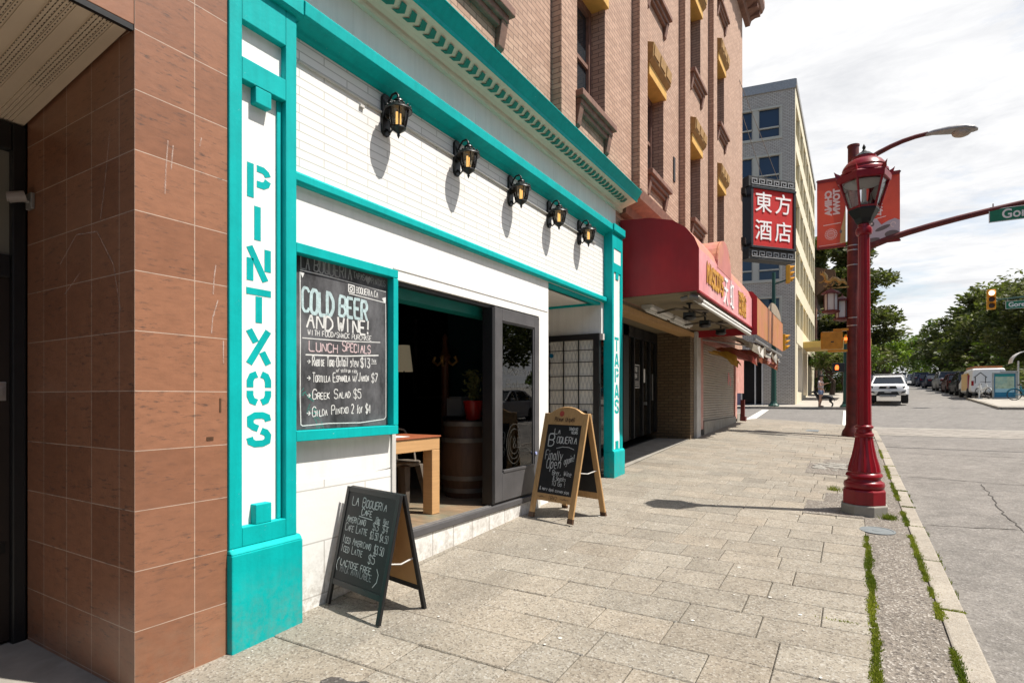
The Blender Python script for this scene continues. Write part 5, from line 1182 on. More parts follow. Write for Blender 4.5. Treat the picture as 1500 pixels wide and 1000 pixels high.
m = MB(); m.prism(OP, TR, 13.71, 13.73); m.build('end_panel', M('deep_red_vinyl', (.32, .012, .02), .5, .1, 3, 0), oa)
m = MB(); m.box(1.335, 1.35, 13.731, 19.1, 2.93, 3.78); m.build('front_panel', ORANGEF, oa)
m = MB(); m.box(1.351, 1.358, 15.55, 15.85, 2.94, 3.76); m.build('bare_stripe', M('brown_strip', (.22, .10, .06), .7, .15, 5, 0), oa)
m = MB()
for (x0, z0), (x1, z1) in zip(OP[1:4], OP[2:5]): m.hexa([(x0, 13.731, z0 - .015), (x1, 13.731, z1 - .015), (x1, 19.1, z1 - .015), (x0, 19.1, z0 - .015), (x0, 13.731, z0), (x1, 13.731, z1), (x1, 19.1, z1), (x0, 19.1, z0)])
m.build('top_cover', BEIGEF, oa)
m = MB(); arc = [(17.6 + 1.45 * math.cos(t), 3.78 + .36 * math.sin(t)) for t in fr(0, PI, 16)]; m.prism([(19.05, 3.77), *arc, (16.15, 3.77)], facade(1.29), 0, .02); m.build('rounded_crest', BEIGEF, oa)
tt = thing('tattered_awning', 'torn crumpled canvas blind sagging beneath the orange awning', 'awning', (.9, 16.5, 2.5))
def rag(name, mt, y0, y1, n, top, drop, seed, x0, x1):
    r2 = random.Random(seed); m = MB(); nx = 5
    vs = []
    for j in range(n + 1):
        y = y0 + (y1 - y0) * j / n; d = drop * r2.uniform(.5, 1.2)
        for i in range(nx + 1):
            t = i / nx; vs.append((x0 + (x1 - x0) * t + r2.uniform(-.05, .05), y + r2.uniform(-.05, .05), top - d * t * t - r2.uniform(0, .07) - .12 * math.sin(j * 1.7) * t))
    m.add(vs, [(j * (nx + 1) + i, j * (nx + 1) + i + 1, (j + 1) * (nx + 1) + i + 1, (j + 1) * (nx + 1) + i) for j in range(n) for i in range(nx)]); return m.build(name, mt, tt, fixn=False)
rag('grey_canvas', TORN, 13.8, 19.0, 22, 2.92, .30, 3, .75, 1.32); rag('red_canvas', TORNR, 14.2, 18.9, 30, 2.74, .26, 5, .25, 1.25); rag('yellow_canvas', TORNY, 13.9, 15.4, 9, 2.66, .3, 6, .2, .8)
m = MB(); m.tube([(1.28, 13.8, 2.84), (1.30, 19.15, 2.80)], .03, 8); m.tube([(.1, 14, 2.9), (1.25, 14.2, 2.7)], .02, 6); m.tube([(.1, 18.6, 2.85), (1.28, 19.0, 2.6)], .02, 6); m.build('frame', GALV, tt)

# ---------------------------------------------------------------- CHINESE CORNER SIGN
D_ = Vector((.65, .76, 0)).normalized(); Nn = Vector((.76, -.65, 0)).normalized()
sg = thing('hanging_sign', 'red illuminated sign with white Chinese characters hung from the brick corner', 'sign', (.8, 21, 7.6))
Bs = basis((0, 20.3, 0), D_, (0, 0, 1), Nn)
m = MB(); m.ob(Bs, .42, 2.18, 6.68, 8.62, -.55, -.02)
m.ob(Bs, .34, 2.26, 8.62, 8.70, -.6, .05); m.ob(Bs, .34, 2.26, 6.60, 6.68, -.6, .05); m.ob(Bs, .34, .44, 6.68, 8.62, -.6, .03); m.ob(Bs, 2.16, 2.26, 6.68, 8.62, -.6, .03)
m.build('cabinet', BLACK, sg, bevel=.01)
m = MB(); m.ob(Bs, .44, 2.16, 6.68, 8.62, -.019, -.005); fc = m.build('red_face', SIGNR, sg)
for ch, u, v in (('東', .88, 8.13), ('方', 1.72, 8.13), ('酒', .88, 7.18), ('店', 1.72, 7.18)):
    glyphs(ch, .74, basis(Bs(u, v, -.005), D_, (0, 0, 1), Nn), 'white_character', WHITEL, fc, thick=.02, off=.004)
def meander(nm, z0, z1):
    m = MB(); m.ob(Bs, .30, 2.30, z0, z1, -.5, -.04); p = m.build(nm, M('weathered_black_panel', (.03, .03, .028), .6, .4, 9, .2), sg)
    m = MB(); h_ = (z1 - z0); 
    for i in range(6):
        u = .42 + i * .31
        for q in ([(u, z0 + h_ * .25), (u, z0 + h_ * .75), (u + .2, z0 + h_ * .75), (u + .2, z0 + h_ * .42), (u + .09, z0 + h_ * .42), (u + .09, z0 + h_ * .58)], [(u, z0 + h_ * .25), (u + .31, z0 + h_ * .25)]):
            _eps[0] = (_eps[0] + 1) % 37; e = -.038 + _eps[0] * .0004; m.ribbon(q, .03, Bs, e, e + .012)
    m.build('key_pattern', GALV, p)
meander('top_panel', 8.71, 9.05); meander('bottom_panel', 6.24, 6.59)
m = MB(); m.tube([(0, 20.25, 8.4), Bs(.35, 8.45, -.3)], .05, 8); m.tube([(0, 20.25, 6.75), Bs(.35, 6.75, -.3)], .05, 8); m.box(-.1, .12, 20.05, 20.4, 8.3, 8.5); m.box(-.1, .12, 20.05, 20.4, 6.65, 6.85); m.build('wall_bracket', BLACKM, sg)
m = MB(); m.tube([Bs(1.9, 8.7, -.2), (-.1, 19.5, 12.2)], .010, 5); m.tube([Bs(1.2, 8.7, -.2), (-.1, 20.1, 11.4)], .010, 5); m.build('stay_cable', GUN, sg)

# ---------------------------------------------------------------- RED LAMP POST
lx, ly = 3.30, 7.34; lz = T(lx, ly)
lp = thing('lamp_post', 'glossy red cast iron lamp post with clear hexagonal lantern by the kerb', 'lamp post', (lx, ly, lz))
m = MB(); m.lathe([(.235, -.05), (.235, .095), (.225, .105)], (lx, ly, lz), 8, rot=.39); m.build('plinth', CONC, lp, bevel=.008)
m = MB(); m.lathe([(.215, .106), (.215, .25), (.205, .262), (.19, .27)], (lx, ly, lz), 8, rot=.39); m.build('base_box', RED, lp, bevel=.006)
m = MB(); m.lathe([(.175, .268), (.19, .28), (.198, .31), (.19, .34), (.165, .355), (.155, .375), (.165, .395), (.178, .41), (.172, .43), (.155, .445), (.158, .46)], (lx, ly, lz), 32)
m.lathe([(.158, .46), (.148, .52), (.120, .62), (.100, .72), (.088, .80), (.084, .83)], (lx, ly, lz), 32, flute=.09)
m.lathe([(.080, .83), (.094, .845), (.094, .87), (.078, .88), (.074, .92), (.09, .935), (.09, .95), (.072, .965)], (lx, ly, lz), 24); m.build('bell_base', RED, lp, smooth=40)
m = MB(); m.lathe([(.072, .965), (.066, 1.6), (.060, 2.4), (.056, 3.05)], (lx, ly, lz), 24, flute=.07); m.build('shaft', RED, lp, smooth=35)
m = MB(); m.lathe([(.06, 3.05), (.075, 3.06), (.082, 3.09), (.075, 3.13), (.06, 3.14), (.058, 3.17)], (lx, ly, lz), 20); m.build('collar', RED, lp, smooth=40)
m = MB(); m.lathe([(.06, 3.171), (.085, 3.19), (.10, 3.23), (.14, 3.29), (.155, 3.315), (.155, 3.335)], (lx, ly, lz), 6, rot=.25); m.build('lantern_cup', BLACKM, lp, bevel=.006)
hexa_ = lambda r, z, j, rot=.25: (lx + r * math.cos(j * PI / 3 + rot), ly + r * math.sin(j * PI / 3 + rot), lz + z)
m = MB(); m.lathe([(.138, 3.336), (.232, 3.64)], (lx, ly, lz), 6, rot=.25, open_=True); m.build('glass', LAMPG, lp)
m = MB()
for j in range(6):
    m.tube([hexa_(.145, 3.33, j), hexa_(.242, 3.655, j)], .013, 6); m.tube([hexa_(.145, 3.345, j), hexa_(.145, 3.345, j + 1)], .012, 6)
m.lathe([(.235, 3.63), (.262, 3.635), (.268, 3.70), (.255, 3.715), (.235, 3.712)], (lx, ly, lz), 6, rot=.25)
for j in range(6): m.loft([[hexa_(.235, 3.66, j, .21), hexa_(.235, 3.66, j, .29), hexa_(.235, 3.735, j, .29), hexa_(.235, 3.735, j, .21)], [hexa_(.275, 3.70, j, .23), hexa_(.275, 3.70, j, .27), hexa_(.27, 3.755, j, .27), hexa_(.27, 3.755, j, .23)], [hexa_(.296, 3.775, j, .249), hexa_(.296, 3.775, j, .251), hexa_(.296, 3.78, j, .251), hexa_(.296, 3.78, j, .249)]])
m.build('lantern_frame', RED, lp)
m = MB(); m.lathe([(.236, 3.713), (.232, 3.74), (.215, 3.752), (.205, 3.775), (.212, 3.785), (.200, 3.81), (.17, 3.85), (.13, 3.875), (.118, 3.88), (.118, 3.905)], (lx, ly, lz), 24); m.build('dome', RED, lp, smooth=40)
m = MB(); m.lathe([(.105, 3.905), (.108, 3.915), (.09, 3.925), (.06, 3.955), (.03, 3.97), (.02, 3.985), (.010, 3.995), (.016, 4.01), (.018, 4.02), (.008, 4.045), (.001, 4.06)], (lx, ly, lz), 16); m.build('finial', BLACKM, lp, smooth=40)
m = MB(); m.lathe([(.02, 3.336), (.02, 3.39), (.04, 3.40), (.04, 3.42), (.025, 3.42), (.022, 3.56), (.0, 3.58)], (lx, ly, lz), 12); m.build('bulb', PAPER, lp, smooth=40)
m = MB(); m.lathe([(.20, 3.62), (.13, 3.65), (.05, 3.655)], (lx, ly, lz), 12); m.build('reflector', LGREY, lp)

# ---------------------------------------------------------------- RED SIGNAL POLE with arms
px, py = 3.2, 17.0; pz = T(px, py)
sp_ = thing('signal_pole', 'weathered red street pole carrying a mast arm and cobra head street light', 'pole', (px, py, pz))
m = MB(); m.tube([(px, py, pz - .05), (px, py, pz + 2.3), (px, py, 7.95)], [.175, .15, .125], 20); m.lathe([(.128, 7.95), (.14, 7.96), (.14, 8.0), (.05, 8.02)], (px, py, 0), 16); m.build('shaft', REDP, sp_, smooth=40)
m = MB(); m.lathe([(.27, -.05), (.27, .05), (.25, .14), (.19, .24), (.178, .3)], (px, py, pz), 14); m.build('foot', REDP, sp_, smooth=30)
m = MB()
for z in (3.35, 3.55, 2.62, 2.45, 5.40, 5.28, 4.9): m.lathe([(.142, 0), (.150, .0), (.150, .02), (.142, .02)], (px, py, z), 16)
m.build('steel_band', ALU, sp_)
m = MB(); m.tube([(px + 7.3 * (1 - math.cos(a_q)) * 0 + .1 + 7.3 * math.sin(a_q) ** 1.0 * (a_q / 1.55) ** .55, py, 5.12 + 1.13 * math.sin(a_q) ** .8) for a_q in fr(.06, 1.55, 16)], [.085 - .0025 * i for i in range(17)], 12); m.tube([(px, py, 5.08), (px + .18, py, 5.16)], .13, 12); m.build('mast_arm', REDP, sp_, smooth=40)
m = MB(); m.tube([(px + .1, py, 7.42), (3.5, py, 7.56), (3.75, py, 7.69), (4.0, py, 7.79), (4.25, py, 7.865), (4.5, py, 7.91), (4.75, py, 7.93)], [.068, .065, .062, .058, .055, .052, .05], 10); m.build('lamp_arm', REDP, sp_, smooth=40)
lh = thing('street_light', 'grey cobra head street light at the end of the red curved arm', 'street light', (5.1, py, 7.8))
m = MB()
rings = []
for x, z, hw, hh in ((4.70, 7.915, .045, .045), (4.85, 7.93, .07, .06), (5.15, 7.91, .14, .085), (5.45, 7.88, .16, .09), (5.62, 7.84, .13, .07), (5.70, 7.81, .05, .03)):
    rings.append([(x, py + hw * math.cos(t), z + hh * math.sin(t)) for t in fr(0, 2 * PI, 12)[:-1]])
m.loft(rings); m.build('housing', GALV, lh, smooth=60)
m = MB(); m.sphere((5.40, py, 7.80), .15, 14, 8, sq=(1.3, .9, .75)); m.build('lens', M('street_light_lens', (.34, .30, .25), .25, .1, 6, 0), lh, smooth=180)
# banners
def banner(lab, x0, x1, z0, z1, left):
    t = thing('street_banner', lab, 'banner', ((x0 + x1) / 2, py, z0), 'red street banners on the pole')
    m = MB(); n = 10; vs = []
    for j in range(n + 1):
        for i in range(5):
            a = i / 4; b = j / n; vs.append((x0 + (x1 - x0) * a, py + .025 * math.sin(b * 5 + a * 2), z0 + (z1 - z0) * b + (.04 * (1 - a) if False else 0)))
    f = [(j * 5 + i, j * 5 + i + 1, (j + 1) * 5 + i + 1, (j + 1) * 5 + i) for j in range(n) for i in range(4)]
    m.add(vs, f); c = m.build('cloth', BANR, t, fixn=False, smooth=180)
    Bn = facing(py - .032)
    m = MB(); m.ob(Bn, x0, x1, z1 - .09, z1 + .005, 0, .004); m.ob(Bn, x0, x1, z0, z0 + .05, 0, .004); m.build('hem', BAND, t)
    m = MB(); mx0, mx1 = (x0 - .02, px) if left else (px, x1 + .02); m.tube([(mx0, py, z1 - .02), (mx1, py, z1 - .02)], .02, 8); m.tube([(mx0, py, z0 + .02), (mx1, py, z0 + .02)], .018, 8); m.build('rod', BLACKM, t)
    return t, c, Bn
t, c, Bn = banner('red banner with mirrored CHINA TOWN lettering, left of the pole', 2.375, 3.03, 5.42, 7.24, True)
# lettering reads from the other side: mirrored and turned on its side
def side_text(body, x, z, size, parent):
    return glyphs(body, size, basis((x, py - .034, z), (0, 0, 1), (1, 0, 0), (0, -1, 0)), 'lettering', BANW, parent, thick=.004, off=.018, sx=1.0)
# glyph u axis runs up the banner, v axis to the right: seen from here the text is mirrored, as in the street
g1_ = glyphs('CHINA', .205, basis((2.645, py - .034, 6.60), (0, 0, -1), (-1, 0, 0), (0, -1, 0)), 'lettering', BANW, c, thick=.004, off=.012)
g2_ = glyphs('TOWN', .205, basis((2.83, py - .034, 6.61), (0, 0, -1), (-1, 0, 0), (0, -1, 0)), 'lettering', BANW, c, thick=.004, off=.012)
m = MB(); line(m, Bn, [(2.52, 6.03), (2.92, 6.05)], .02)
for k in range(14):
    t_ = k * 2 * PI / 14; line(m, Bn, [(2.70 + .115 * math.cos(t_) + .028 * math.cos(s), 5.78 + .115 * math.sin(t_) + .028 * math.sin(s)) for s in fr(0, 2 * PI, 8)], .010)
for r_ in (.085, .05): line(m, Bn, [(2.70 + r_ * math.cos(s), 5.78 + r_ * math.sin(s)) for s in fr(0, 2 * PI, 16)], .010)
line(m, Bn, [(2.66, 5.78), (2.74, 5.78)], .012); line(m, Bn, [(2.66, 5.80), (2.74, 5.805)], .01); line(m, Bn, [(2.42, 5.50), (2.95, 5.52)], .012)
m.build('emblem', BANW, t)
m = MB(); m.prism([(3.03, 5.52), (3.03, 6.45), (2.98, 6.15), (2.93, 5.92), (2.90, 5.52)], Bn, .001, .003); m.build('tan_shape', BANY, t); m = MB(); m.prism([(2.92 + .03 * math.cos(s), 5.82 + .05 * math.sin(s)) for s in fr(0, 2 * PI, 10)[:-1]], Bn, .003, .005); m.build('dark_spot', BANG, t)
m = MB(); m.prism([(2.80, 7.15), (2.86, 6.98), (2.95, 6.85), (3.02, 6.6), (3.03, 6.6), (3.03, 7.15)], Bn, .001, .0025); m.build('dark_cloud', BAND, t)
t, c, Bn = banner('red banner with panda picture right of the pole, behind the lantern', 3.42, 4.19, 5.40, 7.15, False)
for ch, z in (('華', 6.75), ('人', 6.46), ('街', 6.20)): glyphs(ch, .27, basis((3.70, py - .034, z), (-1, 0, 0), (0, 0, 1), (0, -1, 0)), 'lettering', BANW, c, thick=.004, off=.006)
m = MB(); line(m, Bn, [(3.56, 6.0), (3.90, 6.06)], .02); m.build('rule', BANW, t)
el = lambda cx_, cz_, a, b, r=0: [(cx_ + a * math.cos(s) * math.cos(r) - b * math.sin(s) * math.sin(r), cz_ + a * math.cos(s) * math.sin(r) + b * math.sin(s) * math.cos(r)) for s in fr(0, 2 * PI, 20)[:-1]]
m = MB(); m.prism([(3.42, 5.48), (4.185, 5.50), (4.185, 5.92), (4.08, 5.98), (3.95, 5.94), (3.80, 5.86), (3.72, 6.0), (3.60, 6.06), (3.46, 6.04), (3.42, 5.98)], Bn, .001, .003); m.build('panda_body', BANL, t)
m = MB(); m.prism(el(3.59, 5.91, .06, .075, .5), Bn, .003, .005); m.prism(el(3.83, 5.77, .17, .05, .35), Bn, .003, .005); m.prism(el(4.02, 5.60, .15, .09), Bn, .003, .005); m.prism(el(3.52, 5.75, .03, .025), Bn, .003, .005); m.prism(el(3.60, 5.50, .17, .05, .1), Bn, .0055, .007); m.build('panda_patches', BANG, t)
m = MB(); m.prism(el(3.595, 5.91, .022, .025), Bn, .0055, .007); line(m, lambda u, v, n: Bn(u, v, n + .004), [(4.05 + .05 * math.cos(s), 5.83 + .06 * math.sin(s)) for s in fr(0, 5, 12)], .02); m.build('panda_eye', BANW, t)
# Gore sign on the mast arm
def street_sign(lab, x0, x1, z0, z1, y, size, arm_z, sx=1.0):
    t = thing('street_sign', lab, 'street sign', ((x0 + x1) / 2, y, z0))
    Bq = facing(y); m = MB(); m.ob(Bq, x0, x1, z0, z1, -.02, 0); p = m.build('plate', SIGNG, t, bevel=.004)
    m = MB(); e = .014
    for q in ((x0, x1, z1 - e, z1), (x0, x1, z0, z0 + e), (x0, x0 + e, z0 + e, z1 - e), (x1 - e, x1, z0 + e, z1 - e)): m.ob(Bq, *q, .001, .003)
    m.build('border', WHITEL, p)
    glyphs('Gore', size, basis(((x0 + x1) / 2 - .03, y, (z0 + z1) / 2 + size * .0), (sx, 0, 0), (0, 0, 1), (0, -1, 0)), 'lettering', WHITEL, p, thick=.004, off=.006 * size / .3, n0=.001)
    m = MB()
    for x in (x0 + .08, x1 - .15): m.tube([(x, y + .03, z1 - .03), (x, y + .03, arm_z)], .014, 6)
    m.build('hanger', GALV, t)
    return t
street_sign('larger green Gore street sign hanging from the red mast arm', 5.89, 6.97, 5.56, 5.87, py - .06, .29, 6.0, .90)
# pedestrian signals
def pedsignal(lab, x, y, z, w_, h_, mt, lit_):
    t = thing('pedestrian_signal', lab, 'pedestrian signal', (x, y, z))
    m = MB(); m.box(x - w_ / 2, x + w_ / 2, y - .12, y + .1, z - h_ / 2, z + h_ / 2); m.build('housing', mt, t, bevel=.035)
    if lit_:
        Bq = facing(y - .121); m = MB(); m.ob(Bq, x - w_ * .42, x + w_ * .42, z - h_ * .4, z + h_ * .4, 0, .01); m.build('screen', BLACK, t)
        m = MB(); hx = x - w_ * .12; m.prism([(hx - .09, z - .12), (hx + .07, z - .12), (hx + .09, z + .02), (hx + .06, z + .13), (hx - .06, z + .14), (hx - .10, z + .02)], Bq, .011, .016); m.build('hand', REDHAND, t)
    else:
        m = MB(); Bq = facing(y - .121); m.ob(Bq, x - .02, x + .05, z - .06, z - .03, 0, .004); m.build('stain', BLACK, t)
    return t
tp = pedsignal('big aged yellow pedestrian signal box seen from behind on the red pole', 2.72, py - .1, 3.0, .50, .46, YELD, False)
m = MB(); m.box(2.75, 3.1, py - .1, py + .02, 3.24, 3.30); m.box(2.62, 3.1, py - .08, py + .02, 2.70, 2.755); m.build('bracket', YELP, tp, bevel=.006)
m = MB(); m.box(3.0, 3.06, py - .22, py - .10, 2.9, 3.12); m.build('side_housing', YELP, tp, bevel=.01); m = MB(); m.box(2.995, 3.065, py - .235, py - .221, 2.98, 3.05); m.build('side_lens', REDHAND, tp)
# dragon lantern bracket
dg_ = thing('dragon_lantern', 'gilded dragon bracket with two hanging lanterns on the red pole', 'lantern', (2.8, py, 4.3))
m = MB(); path = [(3.06, py - .12, 4.42), (2.98, py - .12, 4.52), (2.90, py - .12, 4.50), (2.82, py - .12, 4.58), (2.75, py - .12, 4.60), (2.68, py - .12, 4.52), (2.60, py - .12, 4.55), (2.58, py - .12, 4.68), (2.52, py - .12, 4.76), (2.46, py - .12, 4.74)]
m.tube(path, [.02, .05, .06, .055, .06, .06, .055, .05, .055, .02], 8)
for q in (2.95, 2.78, 2.66): m.tube([(q, py - .12, 4.5), (q - .07, py - .15, 4.40), (q - .13, py - .15, 4.43)], [.03, .022, .012], 6)
m.tube([(2.58, py - .12, 4.60), (2.48, py - .14, 4.52), (2.42, py - .14, 4.54)], [.03, .02, .012], 6)
r2 = random.Random(2)
for (x, y, z) in path[1:]:
    for _ in range(3): m.tube([(x, y, z), (x + r2.uniform(-.06, .06), y + r2.uniform(-.03, .03), z + r2.uniform(.05, .10))], [.02, .004], 5)
m.tube([(3.1, py - .1, 4.36), (2.6, py - .12, 4.36)], .02, 6); m.build('dragon', GOLDM, dg_, smooth=60)
for x, y, z in ((2.70, py - .15, 3.98), (2.95, py + .10, 3.80)):
    m = MB(); m.lathe([(.02, .36), (.08, .33), (.2, .27), (.24, .22), (.17, .22)], (x, y, z), 6); m.lathe([(.17, -.20), (.21, -.22), (.20, -.26), (.06, -.30)], (x, y, z), 6)
    for j in range(6): m.tube([(x + .155 * math.cos(j * PI / 3), y + .155 * math.sin(j * PI / 3), z - .21), (x + .155 * math.cos(j * PI / 3), y + .155 * math.sin(j * PI / 3), z + .23)], .010, 5)
    m.tube([(x, y, z + .3), (x, y, z + .42)], .012, 5)
    f = m.build('lantern_frame', REDP, dg_)
    m = MB(); m.lathe([(.145, -.21), (.145, .22)], (x, y, z), 6, open_=True); m.build('lantern_glass', M('lantern_white_glass', (.52, .50, .48), .3, .05, 6, 0), f)
# ---------------------------------------------------------------- FAR CORNER: signal poles
def tsignal(name, lab, x, y, z, ang, hgt=1.03, litk=None, mt=YELP):
    """three-lens head; ang = direction the lenses face"""
    t = thing(name, lab, 'traffic light', (x, y, z))
    cs_, sn_ = math.cos(ang), math.sin(ang); B = basis((x, y, z), (-sn_, cs_, 0), (0, 0, 1), (cs_, sn_, 0)); w_ = hgt * .36 / 1.03
    m = MB(); m.ob(B, -w_ / 2, w_ / 2, -hgt / 2, hgt / 2, -.12, .10); m.build('housing', mt, t, bevel=.02)
    for k in range(3):
        v = hgt * (.32 - .32 * k); r_ = hgt * .125
        m = MB(); m.prism([(r_ * math.cos(s), v + r_ * math.sin(s)) for s in fr(0, 2 * PI, 16)[:-1]], B, .101, .112); m.build('lens', LITW if litk == k else LENSD, t)
        m = MB(); rr = r_ * 1.12; pts = fr(-.5, PI + .5, 12)
        for s0, s1 in zip(pts, pts[1:]):
            l0 = .26 * (.55 + .45 * max(0, math.sin(s0))); l1 = .26 * (.55 + .45 * max(0, math.sin(s1)))
            m.add([B(rr * math.cos(s0), v + rr * math.sin(s0), .101), B(rr * math.cos(s1), v + rr * math.sin(s1), .101), B(rr * math.cos(s1), v + rr * math.sin(s1), .101 + l1), B(rr * math.cos(s0), v + rr * math.sin(s0), .101 + l0)], [(0, 1, 2, 3)])
        m.build('visor', mt, t, fixn=False)
    return t
def greenpole(lab, x, y, ztop, arms=()):
    t = thing('signal_pole', lab, 'pole', (x, y, T(x, y)))
    z = T(x, y); m = MB(); m.tube([(x, y, z), (x, y, z + 3), (x, y, ztop)], [.15, .13, .095], 14); m.build('shaft', GREENP, t, smooth=40)
    m = MB(); m.lathe([(.30, -.02), (.30, .06), (.2, .16), (.16, .3)], (x, y, z), 12); m.build('foot', GREENP, t)
    m = MB()
    for a, b in arms: m.tube([a, b], .04, 8)
    if arms: m.build('bracket', GREENP, t)
    return t
gx, gy = -.82, 36.5
greenpole('dark green signal pole with two yellow heads beside the lilac door', gx, gy, 8.9, [((gx, gy, 8.2), (-.1, gy, 8.4)), ((gx, gy, 4.9), (-.3, gy, 4.9))])
tsignal('traffic_light', 'upper yellow traffic light seen side on, high on the left green pole', -.05, gy - .05, 8.7, R(10))
tsignal('traffic_light', 'lower yellow traffic light seen side on, beneath the orange awning end', -.30, gy - .05, 4.75, R(10), .95)
greenpole('short dark green signal pole behind the red poles', 2.85, 36.3, 4.9, [((2.85, 36.3, 3.35), (2.5, 36.3, 3.35)), ((2.85, 36.3, 3.0), (2.5, 36.3, 3.0))])
pedsignal('small black pedestrian signal showing a lit orange hand', 2.50, 36.2, 3.19, .62, .50, BLACK, True)
fp = thing('signal_pole', 'dark green far signal pole with long thin arm at the right', 'pole', (13.5, 38.9, T(13.5, 38.9)))
m = MB(); z = T(13.5, 38.9); m.tube([(13.5, 38.9, z), (13.5, 38.9, 7.4)], [.15, .11], 12); m.build('shaft', GREENP, fp); m = MB(); m.tube([(13.5, 38.9, 6.9), (9.3, 38.9, 6.68)], [.07, .04], 8); m.build('mast_arm', GREENP, fp)
tsignal('traffic_light', 'yellow traffic light facing the camera on the far thin green arm', 9.45, 38.75, 6.72, R(-90), 1.04, 0)
street_sign('smaller green Gore street sign on the far arm beside the traffic light', 10.04, 10.98, 6.18, 6.58, 38.8, .33, 6.72, .92)

# ---------------------------------------------------------------- GREY CORNER BUILDING
cbg = thing('corner_building', 'grey glazed brick corner office building with cream and yellow window grid', 'building', (-8, 48, 1))
X0, Y0 = .2, 38.0; dS = Vector((-.986, -.167, 0)); nS = Vector((.167, -.986, 0))
Bso = basis((X0, Y0, 0), dS, (0, 0, 1), nS)      # u runs to the left along the side street
ZT = 20.75
PW = [(.78, 2.05), (2.32, 3.6)]
rows_ = [(17.35, 19.3), (14.45, 16.4), (11.55, 13.5), (8.65, 10.6), (5.75, 7.7)]
m = MB(); us = [.02, .72, 3.68, 5.3, 8.26, 10, 30]
pz_ = [4.3]
for a, b in reversed(rows_): pz_ += [a, b]
pz_ += [20.2]
for i in range(0, 6, 2): m.ob(Bso, us[i], us[i + 1], 4.3, 20.2, -.4, 0)
m.ob(Bso, 10, 30, 4.3, 20.2, -.4, 0)
for c in ((.72, 3.68), (5.3, 8.26)):
    for i in range(0, len(pz_), 2): m.ob(Bso, c[0], c[1], pz_[i], pz_[i + 1], -.4, 0)
m.ob(Bso, .02, 1.75, .6, 4.3, -.4, 0); m.ob(Bso, 7, 30, .6, 4.3, -.4, 0); m.ob(Bso, 1.75, 7, 3.9, 4.3, -.4, 0); m.ob(Bso, 3.0, 3.05, .6, 3.9, -.4, 0)
m.build('brick_wall', GBRICK, cbg)
m = MB(); m.ob(Bso, -.02, 30, 20.2, 20.75, -.5, .06); m.box(.1, .28, 38, 58.2, 20.35, 20.75); m.build('coping', GALV, cbg)
m = MB(); m.ob(Bso, 2.5, 29, .5, 20.3, -12, -1.4); m.box(-11, -.6, 39.6, 57.9, 1, 20.3); m.build('core_wall', DARKW, cbg)
for c0 in (0, 4.58):
    for (z0, z1) in rows_:
        m = MB(); a, b = .72 + c0, 3.68 + c0
        m.ob(Bso, a, b, z0 - .06, z0 + .1, -.2, .05); m.ob(Bso, a, b, z1 - .1, z1 + .03, -.2, .04); m.ob(Bso, a, a + .1, z0 + .1, z1 - .1, -.2, .02); m.ob(Bso, b - .1, b, z0 + .1, z1 - .1, -.2, .02); m.ob(Bso, a + 1.33, a + 1.63, z0 + .1, z1 - .1, -.2, .02)
        for q in ((a + .1, a + 1.33), (a + 1.63, b - .1)): m.ob(Bso, q[0], q[1], z0 + .66, z0 + .74, -.16, -.02); m.ob(Bso, q[0], q[0] + .06, z0 + .1, z1 - .1, -.16, -.02); m.ob(Bso, q[1] - .06, q[1], z0 + .1, z1 - .1, -.16, -.02)
        wn = m.build('window', M('grey_cream_frame', (.44, .42, .36), .6, .06, 2, 0) if 'grey_cream_frame' not in bpy.data.materials else bpy.data.materials['grey_cream_frame'], cbg)
        m = MB(); m.ob(Bso, a + .1, b - .1, z0 + .1, z1 - .1, -.15, -.13); m.build('pane', WING, wn)
# street facade: cream grid and yellow window bays
Fs = facade(X0)
m = MB(); m.box(-.6, X0, 38.03, 38.5, .8, 20.35); m.box(-.6, X0, 57.6, 58.0, 1.5, 20.35); m.box(-.6, X0, 38.5, 57.6, 19.5, 20.35); m.box(-.6, X0 + .05, 38.5, 57.6, 4.9, 6.0)
bz = [(6.0, 8.2), (9.1, 11.3), (12.2, 14.4), (15.3, 17.5)] ; bz = [(6.0, 7.9), (8.9, 10.9), (11.9, 13.9), (14.9, 16.6), (17.6, 19.5)]
for (a, b), (c, d) in zip(bz, bz[1:]): m.box(-.6, X0, 38.5, 57.6, b, c)
ny = 7; by = [38.5 + 19.1 * i / ny for i in range(ny + 1)]
for y in by[1:-1]:
    for a, b in bz: m.box(-.6, X0 + .02, y - .14, y + .14, a, b)
m.build('cream_grid', CREAMB, cbg)
for (a, b) in bz:
    for i in range(ny):
        y0, y1 = by[i] + (.14 if i else 0), by[i + 1] - (.14 if i < ny - 1 else 0)
        m = MB(); m.box(-.45, .02, y0, y1, a, a + .4); 
        for q in (y0, (y0 + y1) / 2 - .05, y1 - .1): m.box(-.45, .05, q, q + .1, a + .4, b)
        wn = m.build('window_bay', YELW, cbg); m = MB(); m.box(-.32, -.3, y0, y1, a + .4, b); m.build('pane', WING, wn)
m = MB(); m.box(-.6, X0 + .02, 38.5, 39.6, .8, 4.9); m.box(-.6, X0 + .02, 43.2, 44.2, 1, 4.9); m.box(-.6, X0 + .02, 48, 48.6, 1.2, 4.9); m.box(-.6, X0 + .02, 53, 57.6, 1.2, 4.9); m.box(-.6, X0, 39.6, 43.2, .8, 1.9); m.box(-.6, X0, 44.2, 53, .8, 1.7); m.build('ground_floor_panel', CREAMB, cbg)
m = MB(); m.box(-.3, -.28, 39.6, 43.2, 1.9, 4.9); m.box(-.3, -.28, 44.2, 53, 1.7, 4.9); m.build('shop_glass', LILAC, cbg)
m = MB(); m.box(.22, 4.2, 43.4, 47.5, 4.95, 5.35); m.build('canopy', YELC, cbg, bevel=.02)
